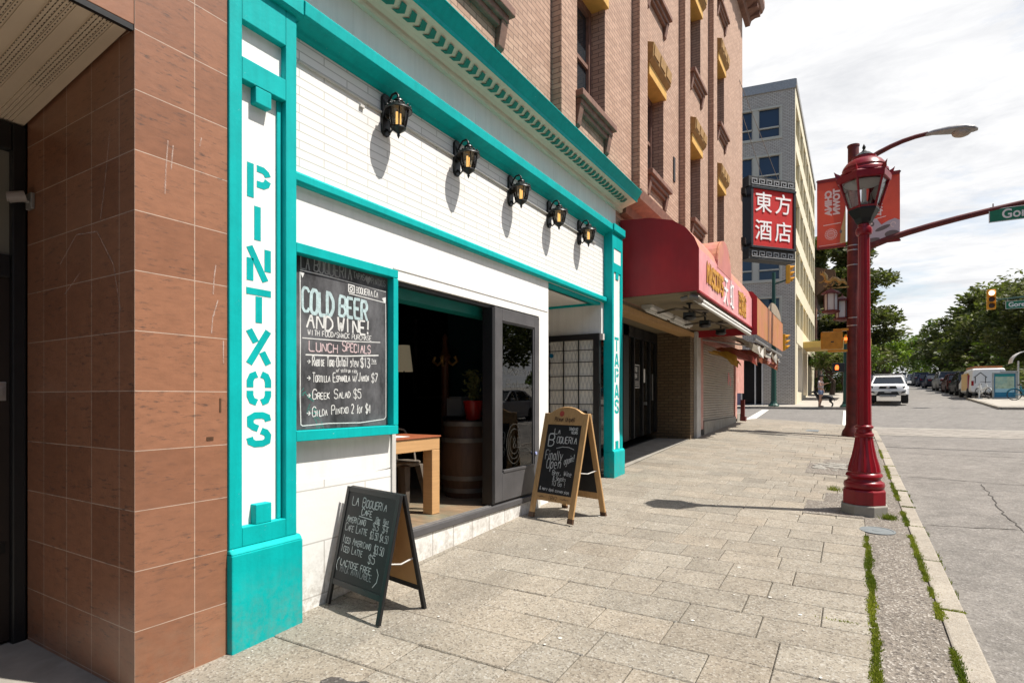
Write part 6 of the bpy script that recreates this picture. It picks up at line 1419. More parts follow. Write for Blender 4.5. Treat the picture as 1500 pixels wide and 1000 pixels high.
m = MB(); m.ob(Bso, 3.05, 4.3, .95, 3.9, -.12, -.08); dd = m.build('lilac_door', LILAC, cbg); m = MB(); m.prism([(3.6 + .12 * math.cos(s), 2.75 + .15 * math.sin(s)) for s in fr(0, 2 * PI, 12)[:-1]], Bso, -.078, -.07); m.build('door_emblem', PURPLE, dd)
m = MB(); m.ob(Bso, 1.75, 3.0, .95, 3.9, -1.3, -1.25); m.build('dark_doorway', BLACK, cbg)
m = MB(); m.ob(Bso, 2.18, 2.26, .95, 3.9, -.1, 0); m.ob(Bso, 1.76, 1.86, .95, 3.9, -.1, .02); m.ob(Bso, 2.96, 3.04, .95, 3.9, -.1, .02); m.ob(Bso, 4.3, 4.36, .95, 3.9, -.1, .02); m.build('door_frame', LGREY, cbg)
m = MB(); m.ob(Bso, 4.36, 7, .95, 3.9, -.12, -.08); m.build('side_panel', LILAC, cbg)
# brown building past the office block
br = thing('brown_building', 'low brown building with overhanging eave beyond the grey office block', 'building', (-3, 63, 2))
m = MB(); m.box(-12, .3, 58.6, 70, 1.5, 12.2); m.build('wall', STONE, br)
m = MB(); m.prism([(.3, 10.8), (1.2, 11.6), (1.8, 12.6), (1.8, 13.0), (-2, 14), (-2, 12.3), (.3, 12.3)], TR, 58.4, 70); m.build('eave', WOODD, br)
m = MB()
for y in (60, 63, 66):
    m.box(.302, .33, y, y + 1.4, 7.2, 9.6)
m.build('window', UPG, br); m = MB(); m.box(.301, .33, 61, 64, 2.1, 4.6); m.build('entrance', BLACK, br)

# ---------------------------------------------------------------- TREES
def crown(mb, cl, n, s, rng, droop=0, flat=1.0, two=True):
    for (cx, cy, cz, r_) in cl:
        mi = 0 if rng.random() < .5 else 1
        for _ in range(int(n * 2.3)):
            a = rng.random() * 2 * PI; z = rng.uniform(-1, 1); q = math.sqrt(1 - z * z); rr = r_ * (rng.random() ** .45)
            c = Vector((cx + rr * q * math.cos(a), cy + rr * q * math.sin(a), cz + rr * z * flat))
            u = Vector((math.cos(a) + rng.uniform(-.8, .8), math.sin(a) + rng.uniform(-.8, .8), rng.uniform(-.5, .7) - droop)).normalized(); v = u.cross(Vector((rng.uniform(-1, 1), rng.uniform(-1, 1), rng.uniform(-1, 1)))).normalized(); k = s * .84 * rng.uniform(.5, 1.3)
            mb.add([c - u * k, c + v * k * .42, c + u * k, c - v * k * .42], [(0, 1, 2, 3)], mi if rng.random() < .8 else 1 - mi)
def tree(name, lab, x, y, h, w_, style, mats, seed, n=42, ncl=60, trunk=.25, base=.25, s=.26, group='street trees beyond the crossing', cat='tree'):
    rng = random.Random(seed); z0 = T(x, y) if abs(x) < 60 else T(50, y); t = thing(name, lab, cat, (x, y, z0), group)
    m = MB(); top = h * (.92 if style == 'pine' else .7); bend = [(x + rng.uniform(-.3, .3) * i * .5, y + rng.uniform(-.3, .3) * i * .5, z0 - .2 + top * i / 5) for i in range(6)]; bend[0] = (x, y, z0 - .2)
    m.tube(bend, [trunk * (1 - i * .16) for i in range(6)], 8)
    cl = []
    if style == 'pine':
        for i in range(ncl):
            f = (i + .5) / ncl; zz = base * h + (1 - base) * h * f; rad = w_ * (1 - f * .75) * (.55 + .45 * math.sin(f * 17 + seed)) * rng.uniform(.35, 1.0); a = rng.random() * 2 * PI
            c = (x + rad * math.cos(a), y + rad * math.sin(a), z0 + zz + rng.uniform(-.3, .3)); cl.append((*c, w_ * rng.uniform(.13, .24)))
            if i % 3 == 0: m.tube([(x, y, z0 + zz - .5), (c[0], c[1], c[2] - .15)], [trunk * .3, .03], 5)
        mb = MB(); crown(mb, cl, n, s, rng, flat=.6)
    else:
        for i in range(ncl):
            a = rng.random() * 2 * PI; u = rng.uniform(-.85, 1); q = math.sqrt(1 - u * u); rr = (rng.random() ** .4) * rng.uniform(.75, 1.1)
            cz = z0 + h * (base + 1) / 2 + u * h * (1 - base) / 2 * .92 * rr; c = (x + w_ * q * rr * math.cos(a), y + w_ * q * rr * math.sin(a), cz); cl.append((*c, w_ * rng.uniform(.18, .34)))
            if i % 4 == 0: m.tube([(x, y, z0 + h * base * .9), ((x + c[0]) / 2, (y + c[1]) / 2, (z0 + h * base + c[2]) / 2), c], [trunk * .4, trunk * .22, .03], 5)
        mb = MB(); crown(mb, cl, n, s, rng, flat=.8)
    m.build('trunk', BARK, t); mb.build('crown', mats, t, fixn=False)
    return t
PD, PM, GR, LG = [LEAFD, LEAFM], [LEAFM, LEAFD], [LEAFG, LEAFM], [LEAFL, LEAFG]
tree('pine_tree', 'tall dark pine behind the red poles, left of the street', 3.2, 64, 14.0, 6.6, 'pine', PM, 3, n=90, ncl=150, trunk=.4, base=.22, s=.30)
tree('pine_tree', 'dark pine beside the brown building eave', -.6, 72, 16.5, 6.2, 'pine', PD, 4, n=70, ncl=120, trunk=.4, base=.15, s=.32)
tree('maple_tree', 'small bright green street tree over the person with the dog', 1.7, 52, 4.6, 2.2, 'round', GR, 5, n=60, ncl=40, trunk=.22, base=.38, s=.15)
tree('maple_tree', 'vivid lime green young tree just right of the red lamp shaft', 4.0, 66, 5.6, 1.6, 'round', LG, 6, n=60, ncl=34, trunk=.12, base=.2, s=.16)
tree('maple_tree', 'leafy green tree behind the pedestrian signal', 2.6, 58, 5.2, 2.3, 'round', GR, 26, n=60, ncl=44, trunk=.2, base=.25, s=.17)
tree('plum_tree', 'dark purple leaved tree far behind the white pickup', 5.2, 110, 6.5, 3.5, 'round', [LEAFP, LEAFD], 7, n=50, ncl=34, trunk=.2, base=.15, s=.3)
tree('maple_tree', 'light green tree far down the street above the parked cars', 8.5, 128, 10, 6.0, 'round', LG, 8, n=60, ncl=46, trunk=.3, base=.1, s=.4)
tree('maple_tree', 'pale green tree at the far end of the street', 14.5, 104, 9, 5.4, 'round', GR, 9, n=60, ncl=46, trunk=.3, base=.12, s=.36)
tree('cedar_tree', 'open branched conifer at the left edge of the right hand trees', 15.6, 84, 10.6, 6.0, 'pine', PM, 10, n=44, ncl=74, trunk=.35, base=.14, s=.36)
tree('cedar_tree', 'broad dark conifer behind the row of parked cars', 18.5, 72, 11.6, 5.6, 'round', PD, 11, n=90, ncl=84, trunk=.45, base=.14, s=.3)
tree('cedar_tree', 'massive dark conifer behind the yellow traffic light', 19.5, 61, 11.8, 5.6, 'round', PD, 12, n=100, ncl=88, trunk=.5, base=.16, s=.27)
tree('cedar_tree', 'tall conifer with light tips at the right edge of the view', 21.5, 54, 13.2, 5.0, 'round', PM, 13, n=100, ncl=86, trunk=.45, base=.16, s=.25)
tree('cedar_tree', 'lower bushy conifer above the parked estate cars', 17.0, 63, 8.6, 3.9, 'round', PM, 14, n=80, ncl=58, trunk=.3, base=.2, s=.24)
tree('cedar_tree', 'bushy conifer over the blue map kiosk', 17.5, 52.5, 7.4, 3.4, 'round', PM, 15, n=90, ncl=54, trunk=.3, base=.22, s=.2)
tree('cedar_tree', 'dense conifer seen between the van and map kiosk', 23, 66, 11, 6, 'round', PD, 16, n=90, ncl=70, trunk=.4, base=.05, s=.34)
tree('cedar_tree', 'dark conifer far behind the line of parked cars', 17.5, 96, 10.5, 6, 'round', PD, 17, n=70, ncl=70, trunk=.4, base=.06, s=.42)
tree('pine_tree', 'high pine whose tip shows at the right picture edge', 25.0, 52, 17.6, 4.6, 'pine', PM, 18, n=60, ncl=84, trunk=.45, base=.3, s=.28)
fw = MB(); r3 = random.Random(77); cl = [(r3.uniform(-14, 60), r3.uniform(128, 150), T(0, 135) + r3.uniform(0, 6.5), r3.uniform(1.2, 2.4)) for i in range(230)] + [(r3.uniform(13.5, 40), r3.uniform(76, 112), T(0, 90) + r3.uniform(0, 4), r3.uniform(1.0, 1.8)) for i in range(120)]
crown(fw, cl, 60, .42, r3); o = fw.build('far_wood', [LEAFG, LEAFD], fixn=False); tag(o, 'far green mass of trees closing the end of the street', 'woodland'); o['kind'] = 'stuff'
# greenery across the road that only shows as reflections
tree('cedar_tree', 'roadside conifer mirrored in the folding door glass', 19, 33, 9, 4.5, 'round', PM, 19, n=60, ncl=50, trunk=.4, base=.2, s=.26, group='trees across the road')
hd = MB(); r2 = random.Random(31); cl = [(13.0 + r2.uniform(-.4, .5), 48 + i * 1.05 + r2.uniform(-.3, .3), T(13, 48 + i) + r2.uniform(.4, 1.7), r2.uniform(.5, .9)) for i in range(60)]
crown(hd, cl, 60, .15, r2); o = hd.build('shrub_mass', PD, fixn=False); tag(o, 'dark continuous undergrowth of shrubs along the far pavement', 'shrubs'); o['kind'] = 'stuff'
hd = MB(); cl = [(-.2 + r2.uniform(0, 3.2), 57 + r2.uniform(0, 9), T(0, 60) + r2.uniform(.2, 1.1), r2.uniform(.4, .8)) for i in range(44)]
crown(hd, cl, 50, .14, r2); o = hd.build('shrub_mass', [LEAFD, LEAFG], fixn=False); tag(o, 'low dark shrubs beneath the trees behind the dog walker', 'shrubs'); o['kind'] = 'stuff'

# ---------------------------------------------------------------- CARS
def rrect(y, hw, z0, z1, r_=.12, n=3, top=None):
    """rounded cross section at length position y"""
    tw = top if top is not None else hw; p = []
    for (sx, sz, a0) in ((1, -1, -PI / 2), (1, 1, 0), (-1, 1, PI / 2), (-1, -1, PI)):
        for i in range(n + 1):
            a = a0 + PI / 2 * i / n; w_ = (tw if sz > 0 else hw)
            p.append((sx * (w_ - r_) + r_ * math.cos(a), y, (z1 - r_ if sz > 0 else z0 + r_) + r_ * math.sin(a)))
    return p
def car(name, lab, cat, paint, kind, loc, rz, group=None):
    """built nose towards -y"""
    t = thing(name, lab, cat, (0, 0, 0), group)
    S = {'sedan': (4.6, .90, .92, 1.45, [(-2.3, .50, .62), (-2.2, .42, .74), (-1.9, .38, .82), (-.95, .36, .95), (.0, .34, .97), (1.5, .36, 1.0), (2.1, .40, .98), (2.28, .46, .86)], (-.95, -.2, .95, 1.75)),
         'suv': (4.6, .92, 1.05, 1.70, [(-2.3, .52, .80), (-2.2, .44, .92), (-1.9, .40, 1.0), (-1.0, .38, 1.08), (0, .38, 1.1), (1.6, .38, 1.12), (2.2, .42, 1.12), (2.3, .5, 1.0)], (-1.05, -.35, 1.85, 2.22)),
         'hatch': (4.1, .87, .95, 1.5, [(-2.05, .5, .66), (-1.95, .42, .80), (-1.6, .38, .9), (-.9, .36, .98), (0, .35, 1.0), (1.4, .36, 1.04), (1.95, .42, 1.02), (2.05, .5, .9)], (-.95, -.25, 1.55, 1.98))}[kind]
    Ln, hw, belt, roof, prof, (w0, w1, w2, w3) = S
    hs = [hw * (.86 if i in (0, len(prof) - 1) else .95 if i in (1, len(prof) - 2) else 1) for i in range(len(prof))]
    m = MB(); m.loft([rrect(y, h_, a - .18, b, .10) for (y, a, b), h_ in zip(prof, hs)]); body = m.build('body', paint, t, smooth=50)
    z1 = prof[4][2] - .02
    m = MB(); m.add([(-hw + .06, w0, z1), (hw - .06, w0, z1), (hw - .06, w3, z1), (-hw + .06, w3, z1), (-hw + .22, w1, roof - .05), (hw - .22, w1, roof - .05), (hw - .22, w2, roof - .05), (-hw + .22, w2, roof - .05)], [(0, 1, 5, 4), (1, 2, 6, 5), (2, 3, 7, 6), (3, 0, 4, 7), (4, 5, 6, 7)]); m.build('windows', CARG, t)
    m = MB(); m.loft([rrect(w1 - .05, hw - .24, roof - .07, roof - .01, .03), rrect((w1 + w2) / 2, hw - .19, roof - .07, roof + .03, .03), rrect(w2 + .05, hw - .24, roof - .07, roof - .01, .03)])
    for sx in (-1, 1):
        for (ya, yb) in ((w0, w1), ((w0 + w2) * .5 + .15, (w0 + w2) * .5 + .15), (w3, w2)):
            m.tube([(sx * (hw - .06), ya, z1), (sx * (hw - .22), yb, roof - .04)], .045, 6)
    m.build('roof', paint, t, smooth=50)
    for sx in (-1, 1):
        for y in (-Ln * .31, Ln * .29):
            m = MB(); q = len(m.v); m.lathe([(.19, -.10), (.31, -.11), (.335, -.08), (.335, .08), (.31, .11), (.19, .10)], (0, 0, 0), 18); m.xform(Matrix.Translation((sx * (hw - .10), y, .335)) @ Matrix.Rotation(R(90), 4, 'Y')); wl_ = m.build('wheel', TYRE, t, smooth=40)
            m = MB(); m.lathe([(.01, -.09), (.19, -.095), (.19, .095), (.01, .09)], (0, 0, 0), 12); m.xform(Matrix.Translation((sx * (hw - .095), y, .335)) @ Matrix.Rotation(R(90), 4, 'Y')); m.build('rim', RIM, wl_)
        yr = prof[-1][0]; m = MB(); m.box(sx * hw * .62 - .16, sx * hw * .62 + .16, yr - .10, yr + .012, belt - .20, belt - .04); m.build('tail_light', TAILL, t, bevel=.02)
        yf = prof[0][0]; m = MB(); m.box(sx * hw * .64 - .17, sx * hw * .64 + .17, yf - .03, yf + .16, belt - .34, belt - .20); m.build('headlight', HEADL, t, bevel=.03)
        m = MB(); m.box(sx * (hw + .08) - .09, sx * (hw + .08) + .09, w0 + .35, w0 + .47, belt + .02, belt + .16); m.build('mirror', paint, t, bevel=.03)
    m = MB(); m.box(-.26, .26, prof[-1][0] - .02, prof[-1][0] + .016, belt - .36, belt - .22); m.build('licence_plate', PAPER, t)
    m = MB(); m.box(-.55, .55, prof[0][0] - .012, prof[0][0] + .1, .48, .62); m.box(-hw * .9, hw * .9, prof[-1][0] - .1, prof[-1][0] + .05, .40, .55); m.build('bumper', BLACK, t, bevel=.03)
    t.location = (loc[0], loc[1], T(loc[0], loc[1]) - .118); t.rotation_euler = (0, 0, rz)
    return t
def paint(nm, c):
    m_, N, L, b = mat(nm); d = N.new('ShaderNodeBsdfDiffuse'); d.inputs[0].default_value = rgb(c); g = N.new('ShaderNodeBsdfGlossy'); g.inputs['Roughness'].default_value = .15
    x = N.new('ShaderNodeMixShader'); lw = N.new('ShaderNodeLayerWeight'); lw.inputs[0].default_value = .25; mr = N.new('ShaderNodeMapRange'); mr.inputs[3].default_value = .04; mr.inputs[4].default_value = .22; L.new(lw.outputs['Fresnel'], mr.inputs[0])
    L.new(mr.outputs[0], x.inputs[0]); L.new(d.outputs[0], x.inputs[1]); L.new(g.outputs[0], x.inputs[2]); L.new(x.outputs[0], N['Material Output'].inputs[0]); return m_
P_SIL, P_BLK, P_MAR, P_NAV, P_GRY, P_WHT = paint('silver_car_paint', (.32, .32, .32)), paint('black_car_paint', (.012, .012, .014)), paint('maroon_car_paint', (.07, .022, .02)), paint('navy_car_paint', (.012, .018, .045)), paint('grey_car_paint', (.09, .09, .095)), paint('white_car_paint', (.72, .71, .69))
G = 'cars parked along the far kerb'
x = 10.55
car('parked_car', 'black parked car next to the yellow and white van', 'car', P_BLK, 'suv', (x, 54.0), PI, G)
car('parked_car', 'maroon brown parked hatchback, second beyond the van', 'car', P_MAR, 'hatch', (x, 59.5), PI, G)
car('parked_car', 'silver parked estate car third beyond the van', 'car', P_SIL, 'suv', (x, 65.2), PI, G)
car('parked_car', 'dark navy parked sedan standing a gap away from the others', 'car', P_NAV, 'sedan', (x, 75), PI, G)
car('parked_car', 'dark blue parked hatchback beyond the navy sedan', 'car', P_NAV, 'hatch', (x, 83), PI, G)
car('parked_car', 'dark grey parked car far along the right kerb', 'car', P_GRY, 'suv', (x, 89.5), PI, G)
car('parked_car', 'pale silver parked car far along the right kerb', 'car', P_SIL, 'sedan', (x, 96), PI, G)
car('parked_car', 'small white parked car far along the right kerb', 'car', P_WHT, 'hatch', (x, 102), PI, G)
car('parked_car', 'farthest black parked car beyond the white pickup', 'car', P_BLK, 'suv', (9.6, 110), PI, G)
car('parked_car', 'dark grey car half hidden behind the pickup and red pole', 'car', P_GRY, 'suv', (4.6, 55), 0, None)
car('reflected_car', 'silver sedan across the road, mirrored in the door glass', 'car', P_SIL, 'sedan', (11.0, 22.5), 0, None)
# white pickup facing the camera
pk = thing('pickup_truck', 'white pickup truck with black grille and roof rack driving towards the camera', 'pickup')
m = MB(); hw = .92
m.loft([rrect(-2.62, .70, .62, .98, .09), rrect(-2.54, .80, .48, 1.02, .09), rrect(-2.3, .88, .46, 1.05, .09), rrect(-1.3, .90, .46, 1.12, .09), rrect(0, .90, .46, 1.14, .08), rrect(2.5, .90, .5, 1.14, .08), rrect(2.65, .88, .55, 1.1, .06)]); m.build('body', P_WHT, pk, smooth=50)
m = MB(); m.add([(-.80, -1.35, 1.11), (.80, -1.35, 1.11), (.80, .75, 1.11), (-.80, .75, 1.11), (-.64, -.72, 1.53), (.64, -.72, 1.53), (.64, .6, 1.53), (-.64, .6, 1.53)], [(0, 1, 5, 4), (1, 2, 6, 5), (2, 3, 7, 6), (3, 0, 4, 7), (4, 5, 6, 7)]); m.build('windows', CARG, pk)
m = MB(); m.loft([rrect(-.78, .66, 1.50, 1.56, .025), rrect(-.2, .68, 1.50, 1.60, .025), rrect(.66, .66, 1.5, 1.58, .025)])
for sx in (-1, 1):
    m.tube([(sx * .80, -1.35, 1.11), (sx * .65, -.72, 1.54)], .05, 6); m.tube([(sx * .80, .75, 1.11), (sx * .66, .62, 1.54)], .06, 6)
m.box(-.80, .80, .80, 2.6, 1.14, 1.68); m.build('cab_roof', P_WHT, pk, smooth=50, bevel=.03)
m = MB(); m.box(-.72, .72, .9, 2.5, 1.75, 1.78)
for sx in (-.66, .66):
    for y in (1, 2.4): m.box(sx - .02, sx + .02, y, y + .05, 1.66, 1.75)
m.build('roof_rack', GALV, pk)
m = MB(); m.prism([(-.44, .82), (.44, .82), (.36, .98), (-.36, .98)], basis((0, -2.60, 0), (1, 0, 0), (0, 0, 1), (0, -1, 0)), 0, .045); m.build('grille', BLACK, pk)
m = MB(); m.sphere((0, -2.65, .90), .07, 10, 6, sq=(1.3, .15, .8)); m.build('emblem', CHROME, pk)
m = MB(); m.box(-.86, .86, -2.66, -2.45, .64, .80); m.build('bumper', P_WHT, pk, bevel=.04)
m = MB(); m.prism([(-.55, .45), (.55, .45), (.44, .655), (-.44, .655)], basis((0, -2.6, 0), (1, 0, 0), (0, 0, 1), (0, -1, 0)), 0, .085); m.build('lower_intake', BLACK, pk)
m = MB(); m.box(-.40, .40, -2.72, -2.55, .36, .47); m.build('skid_plate', GALV, pk, bevel=.02); m = MB(); m.box(-.16, .16, -2.70, -2.688, .60, .69); m.build('licence_plate', LGREY, pk)
for sx in (-1, 1):
    m = MB(); Bh = basis((0, -2.575, 0), (sx, 0, 0), (0, 0, 1), (sx * .12, -1, 0)); m.prism([(.50, .84), (.74, .83), (.80, .96), (.46, .97)], Bh, 0, .04); m.build('headlight', HEADL, pk)
    m = MB(); m.prism([(.60, .56), (.78, .60), (.80, .68), (.66, .66)], basis((0, -2.6, 0), (sx, 0, 0), (0, 0, 1), (0, -1, 0)), 0, .075); m.build('fog_lamp', BLACK, pk)
    m = MB(); m.box(sx * 1.0 - .10, sx * 1.0 + .10, -1.05, -.95, 1.14, 1.27); m.build('mirror', P_WHT, pk, bevel=.03)
    for y in (-1.75, 1.55):
        m = MB(); m.lathe([(.22, -.15), (.38, -.16), (.42, -.12), (.42, .12), (.38, .16), (.22, .15)], (0, 0, 0), 20); m.xform(Matrix.Translation((sx * .79, y, .42)) @ Matrix.Rotation(R(90), 4, 'Y')); wl_ = m.build('wheel', TYRE, pk, smooth=40)
        m = MB(); m.lathe([(.01, -.13), (.22, -.14), (.22, .14), (.01, .13)], (0, 0, 0), 14); m.xform(Matrix.Translation((sx * .79, y, .42)) @ Matrix.Rotation(R(90), 4, 'Y')); m.build('rim', RIM, wl_)
        m = MB(); m.prism([(-.58, .50), (-.46, .84), (-.2, .96), (.2, .96), (.46, .84), (.58, .50), (.48, .50), (.37, .76), (.16, .87), (-.16, .87), (-.37, .76), (-.48, .50)], basis((sx * .90, y, 0), (0, 1, 0), (0, 0, 1), (sx, 0, 0)), -.05, .07); m.build('wheel_arch', P_WHT, pk)
pk.location = (5.05, 42.0, T(5, 42) - .12); pk.rotation_euler = (0, 0, R(-3)); pk.scale = (1.04,) * 3
# yellow and white van
vn = thing('cargo_van', 'yellow and white van with house graphic parked behind the map kiosk', 'van')
m = MB(); m.loft([rrect(-2.5, .86, .35, .95, .1), rrect(-2.4, .9, .35, 1.05, .1), rrect(-1.7, .93, .35, 1.15, .1), rrect(-1.0, .93, .35, 1.85, .14, top=.8), rrect(0, .93, .35, 1.9, .14, top=.84), rrect(2.2, .93, .35, 1.9, .14, top=.84), rrect(2.45, .9, .4, 1.82, .12, top=.8)]); m.build('body', P_WHT, vn, smooth=50)
m = MB(); m.box(.80, .938, -1.0, 1.3, .5, 1.62); m.build('yellow_panel', M('van_yellow', (.55, .30, .01), .35, .05, 4, 0), vn)
m = MB(); m.box(.80, .94, 1.3, 1.75, .5, 1.5); m.build('red_panel', M('van_red', (.25, .01, .02), .4, .05, 4, 0), vn)
m = MB(); Bv = basis((0, 2.468, 0), (-1, 0, 0), (0, 0, 1), (0, 1, 0))
for q in ([(-.75, 1.3), (-.42, 1.62), (-.10, 1.3)], [(-.68, 1.34), (-.68, .95)], [(-.17, 1.34), (-.17, .95)]): line(m, Bv, q, .04)
m.build('house_graphic', BLACK, vn)
m = MB(); m.box(-.7, .7, -.8, 2.2, 1.93, 2.04); m.build('roof_rack', M('rack_orange', (.40, .16, .06), .5, .1, 4, 0), vn)
m = MB(); m.add([(-.84, -1.72, 1.14), (.84, -1.72, 1.14), (.72, -1.1, 1.72), (-.72, -1.1, 1.72)], [(0, 1, 2, 3)]); m.build('windscreen', CARG, vn)
for sx in (-1, 1):
    m = MB(); m.box(sx * .82 - .06, sx * .82 + .06, 2.40, 2.475, .8, 1.1); m.build('tail_light', TAILL, vn)
    for y in (-1.6, 1.5):
        m = MB(); m.lathe([(.18, -.1), (.31, -.11), (.33, -.08), (.33, .08), (.31, .11), (.18, .1)], (0, 0, 0), 16); m.xform(Matrix.Translation((sx * .86, y, .33)) @ Matrix.Rotation(R(90), 4, 'Y')); wl_ = m.build('wheel', TYRE, vn, smooth=40); m = MB(); m.lathe([(.01, -.09), (.18, -.1), (.18, .1), (.01, .09)], (0, 0, 0), 12); m.xform(Matrix.Translation((sx * .86, y, .33)) @ Matrix.Rotation(R(90), 4, 'Y')); m.build('rim', RIM, wl_)
vn.location = (10.55, 48.7, T(10.5, 48.7) - .12); vn.rotation_euler = (0, 0, PI)

# ---------------------------------------------------------------- KIOSK, SHELTER, BIKES
kx, ky = 11.1, 45.0; kz = T(kx, ky)
ko = thing('map_kiosk', 'blue bike share map kiosk in grey frame on the far corner', 'kiosk', (kx, ky, kz))
m = MB(); m.box(kx - .58, kx - .50, ky, ky + .18, kz, kz + 1.62); m.box(kx + .50, kx + .62, ky, ky + .18, kz, kz + 1.68); m.box(kx - .5, kx + .5, ky, ky + .18, kz + 1.54, kz + 1.62); m.box(kx - .2, kx + .62, ky, ky + .2, kz + 1.62, kz + 1.70); m.box(kx - .5, kx + .5, ky, ky + .18, kz, kz + .1); m.build('frame', SHELT, ko, bevel=.01)
m = MB(); m.box(kx - .5, kx + .5, ky + .03, ky + .16, kz + .1, kz + 1.54); ps = m.build('poster', BLUEP, ko)
m = MB(); m.box(kx - .45, kx + .44, ky + .02, ky + .029, kz + .42, kz + 1.36); m.build('map_sheet', MAPP, ps)
m = MB(); m.box(kx - .45, kx + .44, ky + .012, ky + .019, kz + .40, kz + .62); m.build('pale_band', M('pale_blue_band', (.25, .45, .55), .4, .1, 4, 0, dirt=(.5, .6, .6)), ps)
m = MB(); m.box(kx - .45, kx + .44, ky + .02, ky + .029, kz + 1.38, kz + 1.50); m.build('teal_band', M('teal_band_paint', (.01, .22, .2), .4, .1, 4, 0), ps)
sh = thing('street_shelter', 'pale curved canopy on a slim post behind the map kiosk', 'shelter', (12.4, 46.5, T(12.4, 46.5)))
z = T(12.4, 46.5); m = MB(); m.tube([(12.0, 46.5, z), (12.0, 46.5, z + 2.3)], .05, 8); m.build('post', LGREY, sh)
m = MB(); arc = [(12.6 + .95 * math.cos(s), z + 2.15 + .75 * math.sin(s)) for s in fr(PI, .9, 10)]
m.loft([[(a, 46.0, b), (a, 47.2, b), (a, 47.2, b + .05), (a, 46.0, b + .05)] for a, b in arc]); m.build('canopy', LGREY, sh, smooth=40)
def bike(lab, x, y, rz, mt, basket, group, name='bicycle'):
    t = thing(name, lab, 'bicycle', (0, 0, 0), group)
    for yy in (-.52, .52):
        m = MB(); c = [(0, yy + .32 * math.cos(s), .33 + .32 * math.sin(s)) for s in fr(0, 2 * PI, 20)]; m.tube(c, .022, 6, cap=False)
        for s in fr(0, PI, 5)[:-1]: m.tube([(0, yy + .3 * math.cos(s), .33 + .3 * math.sin(s)), (0, yy - .3 * math.cos(s), .33 - .3 * math.sin(s))], .004, 4)
        m.build('wheel', TYRE, t)
        m = MB(); m.tube([(0, yy + .36 * math.cos(s), .33 + .36 * math.sin(s)) for s in fr(.3, 2.6, 8)], .03, 5); m.build('mudguard', mt, t)
    m = MB(); m.tube([(0, .52, .33), (0, .12, .33), (0, -.28, .72), (0, -.34, .92)], .028, 7); m.tube([(0, .12, .33), (0, .26, .85)], .026, 7); m.tube([(0, -.34, .9), (0, -.52, .33)], .025, 7); m.tube([(0, .52, .33), (0, .22, .7)], .018, 6); m.tube([(0, -.27, .68), (0, .2, .55)], .028, 7); m.build('frame', mt, t)
    m = MB(); m.tube([(-.28, -.22, 1.04), (-.1, -.36, 1.02), (.1, -.36, 1.02), (.28, -.22, 1.04)], .016, 6); m.build('handlebar', BLACK, t)
    m = MB(); m.sphere((0, .29, .90), .10, 8, 5, sq=(.8, 1.3, .4)); m.build('saddle', BLACK, t, smooth=180)
    if basket: m = MB(); m.box(-.17, .17, -.68, -.42, .72, .92); m.build('basket', mt, t)
    t.location = (x, y, T(x, y) + .003); t.rotation_euler = (0, 0, rz); return t
G2 = 'teal share bikes docked by the kiosk'
bike('nearest teal share bicycle in front of the map kiosk edge', 11.75, 43.3, R(80), BIKEB, True, G2)
bike('second teal share bicycle, docked at the right picture edge', 12.6, 43.9, R(65), BIKEB, True, G2)
bike('teal share bicycle farther back at the right edge', 12.7, 44.8, R(60), BIKEB, True, G2)
bike('white bicycle leaning by the van left of the kiosk', 10.15, 45.5, R(20), BIKEW, False, None)
dk = MB(); dk.tube([(9.9, 45.2, T(9.9, 45.2)), (9.95, 45.2, T(9.9, 45.2) + .95)], .04, 8); dk.box(9.78, 10.06, 45.05, 45.35, T(9.9, 45.2) - .01, T(9.9, 45.2) + .05); tag(dk.build('bike_stand', BIKEW), 'short white bike stand post left of the kiosk', 'bike stand')

# ---------------------------------------------------------------- PERSON AND DOG
def skin(name, chains, m_, parent=None, root=0, sub=1):
    """chains: list of [(co, radius), ...]; first vertex of later chains is joined to the nearest earlier vertex"""
    vs, es, rs = [], [], []
    for ci, ch in enumerate(chains):
        prev = None
        for k, (co, r_) in enumerate(ch):
            if k == 0 and ci > 0:
                j = min(range(len(vs)), key=lambda i: (Vector(vs[i]) - Vector(co)).length); prev = j; continue
            vs.append(co); rs.append(r_ if isinstance(r_, tuple) else (r_, r_))
            if prev is not None: es.append((prev, len(vs) - 1))
            prev = len(vs) - 1
    me = bpy.data.meshes.new(name); me.from_pydata(vs, es, []); me.materials.append(m_)
    o = bpy.data.objects.new(name, me); COL.objects.link(o)
    md = o.modifiers.new('skin', 'SKIN'); md.use_smooth_shade = True
    me.skin_vertices[0].data
    for i, r_ in enumerate(rs): me.skin_vertices[0].data[i].radius = r_
    me.skin_vertices[0].data[root].use_root = True
    s = o.modifiers.new('sub', 'SUBSURF'); s.levels = sub; s.render_levels = sub
    dg = bpy.context.evaluated_depsgraph_get(); m2 = bpy.data.meshes.new_from_object(o.evaluated_get(dg)); o.modifiers.clear(); o.data = m2
    m2.materials.clear(); m2.materials.append(m_)
    for p in m2.polygons: p.use_smooth = True
    if parent: o.parent = parent
    return o
pe = thing('person', 'person in cap, pale top and denim shorts holding out one arm beside a dog', 'person')
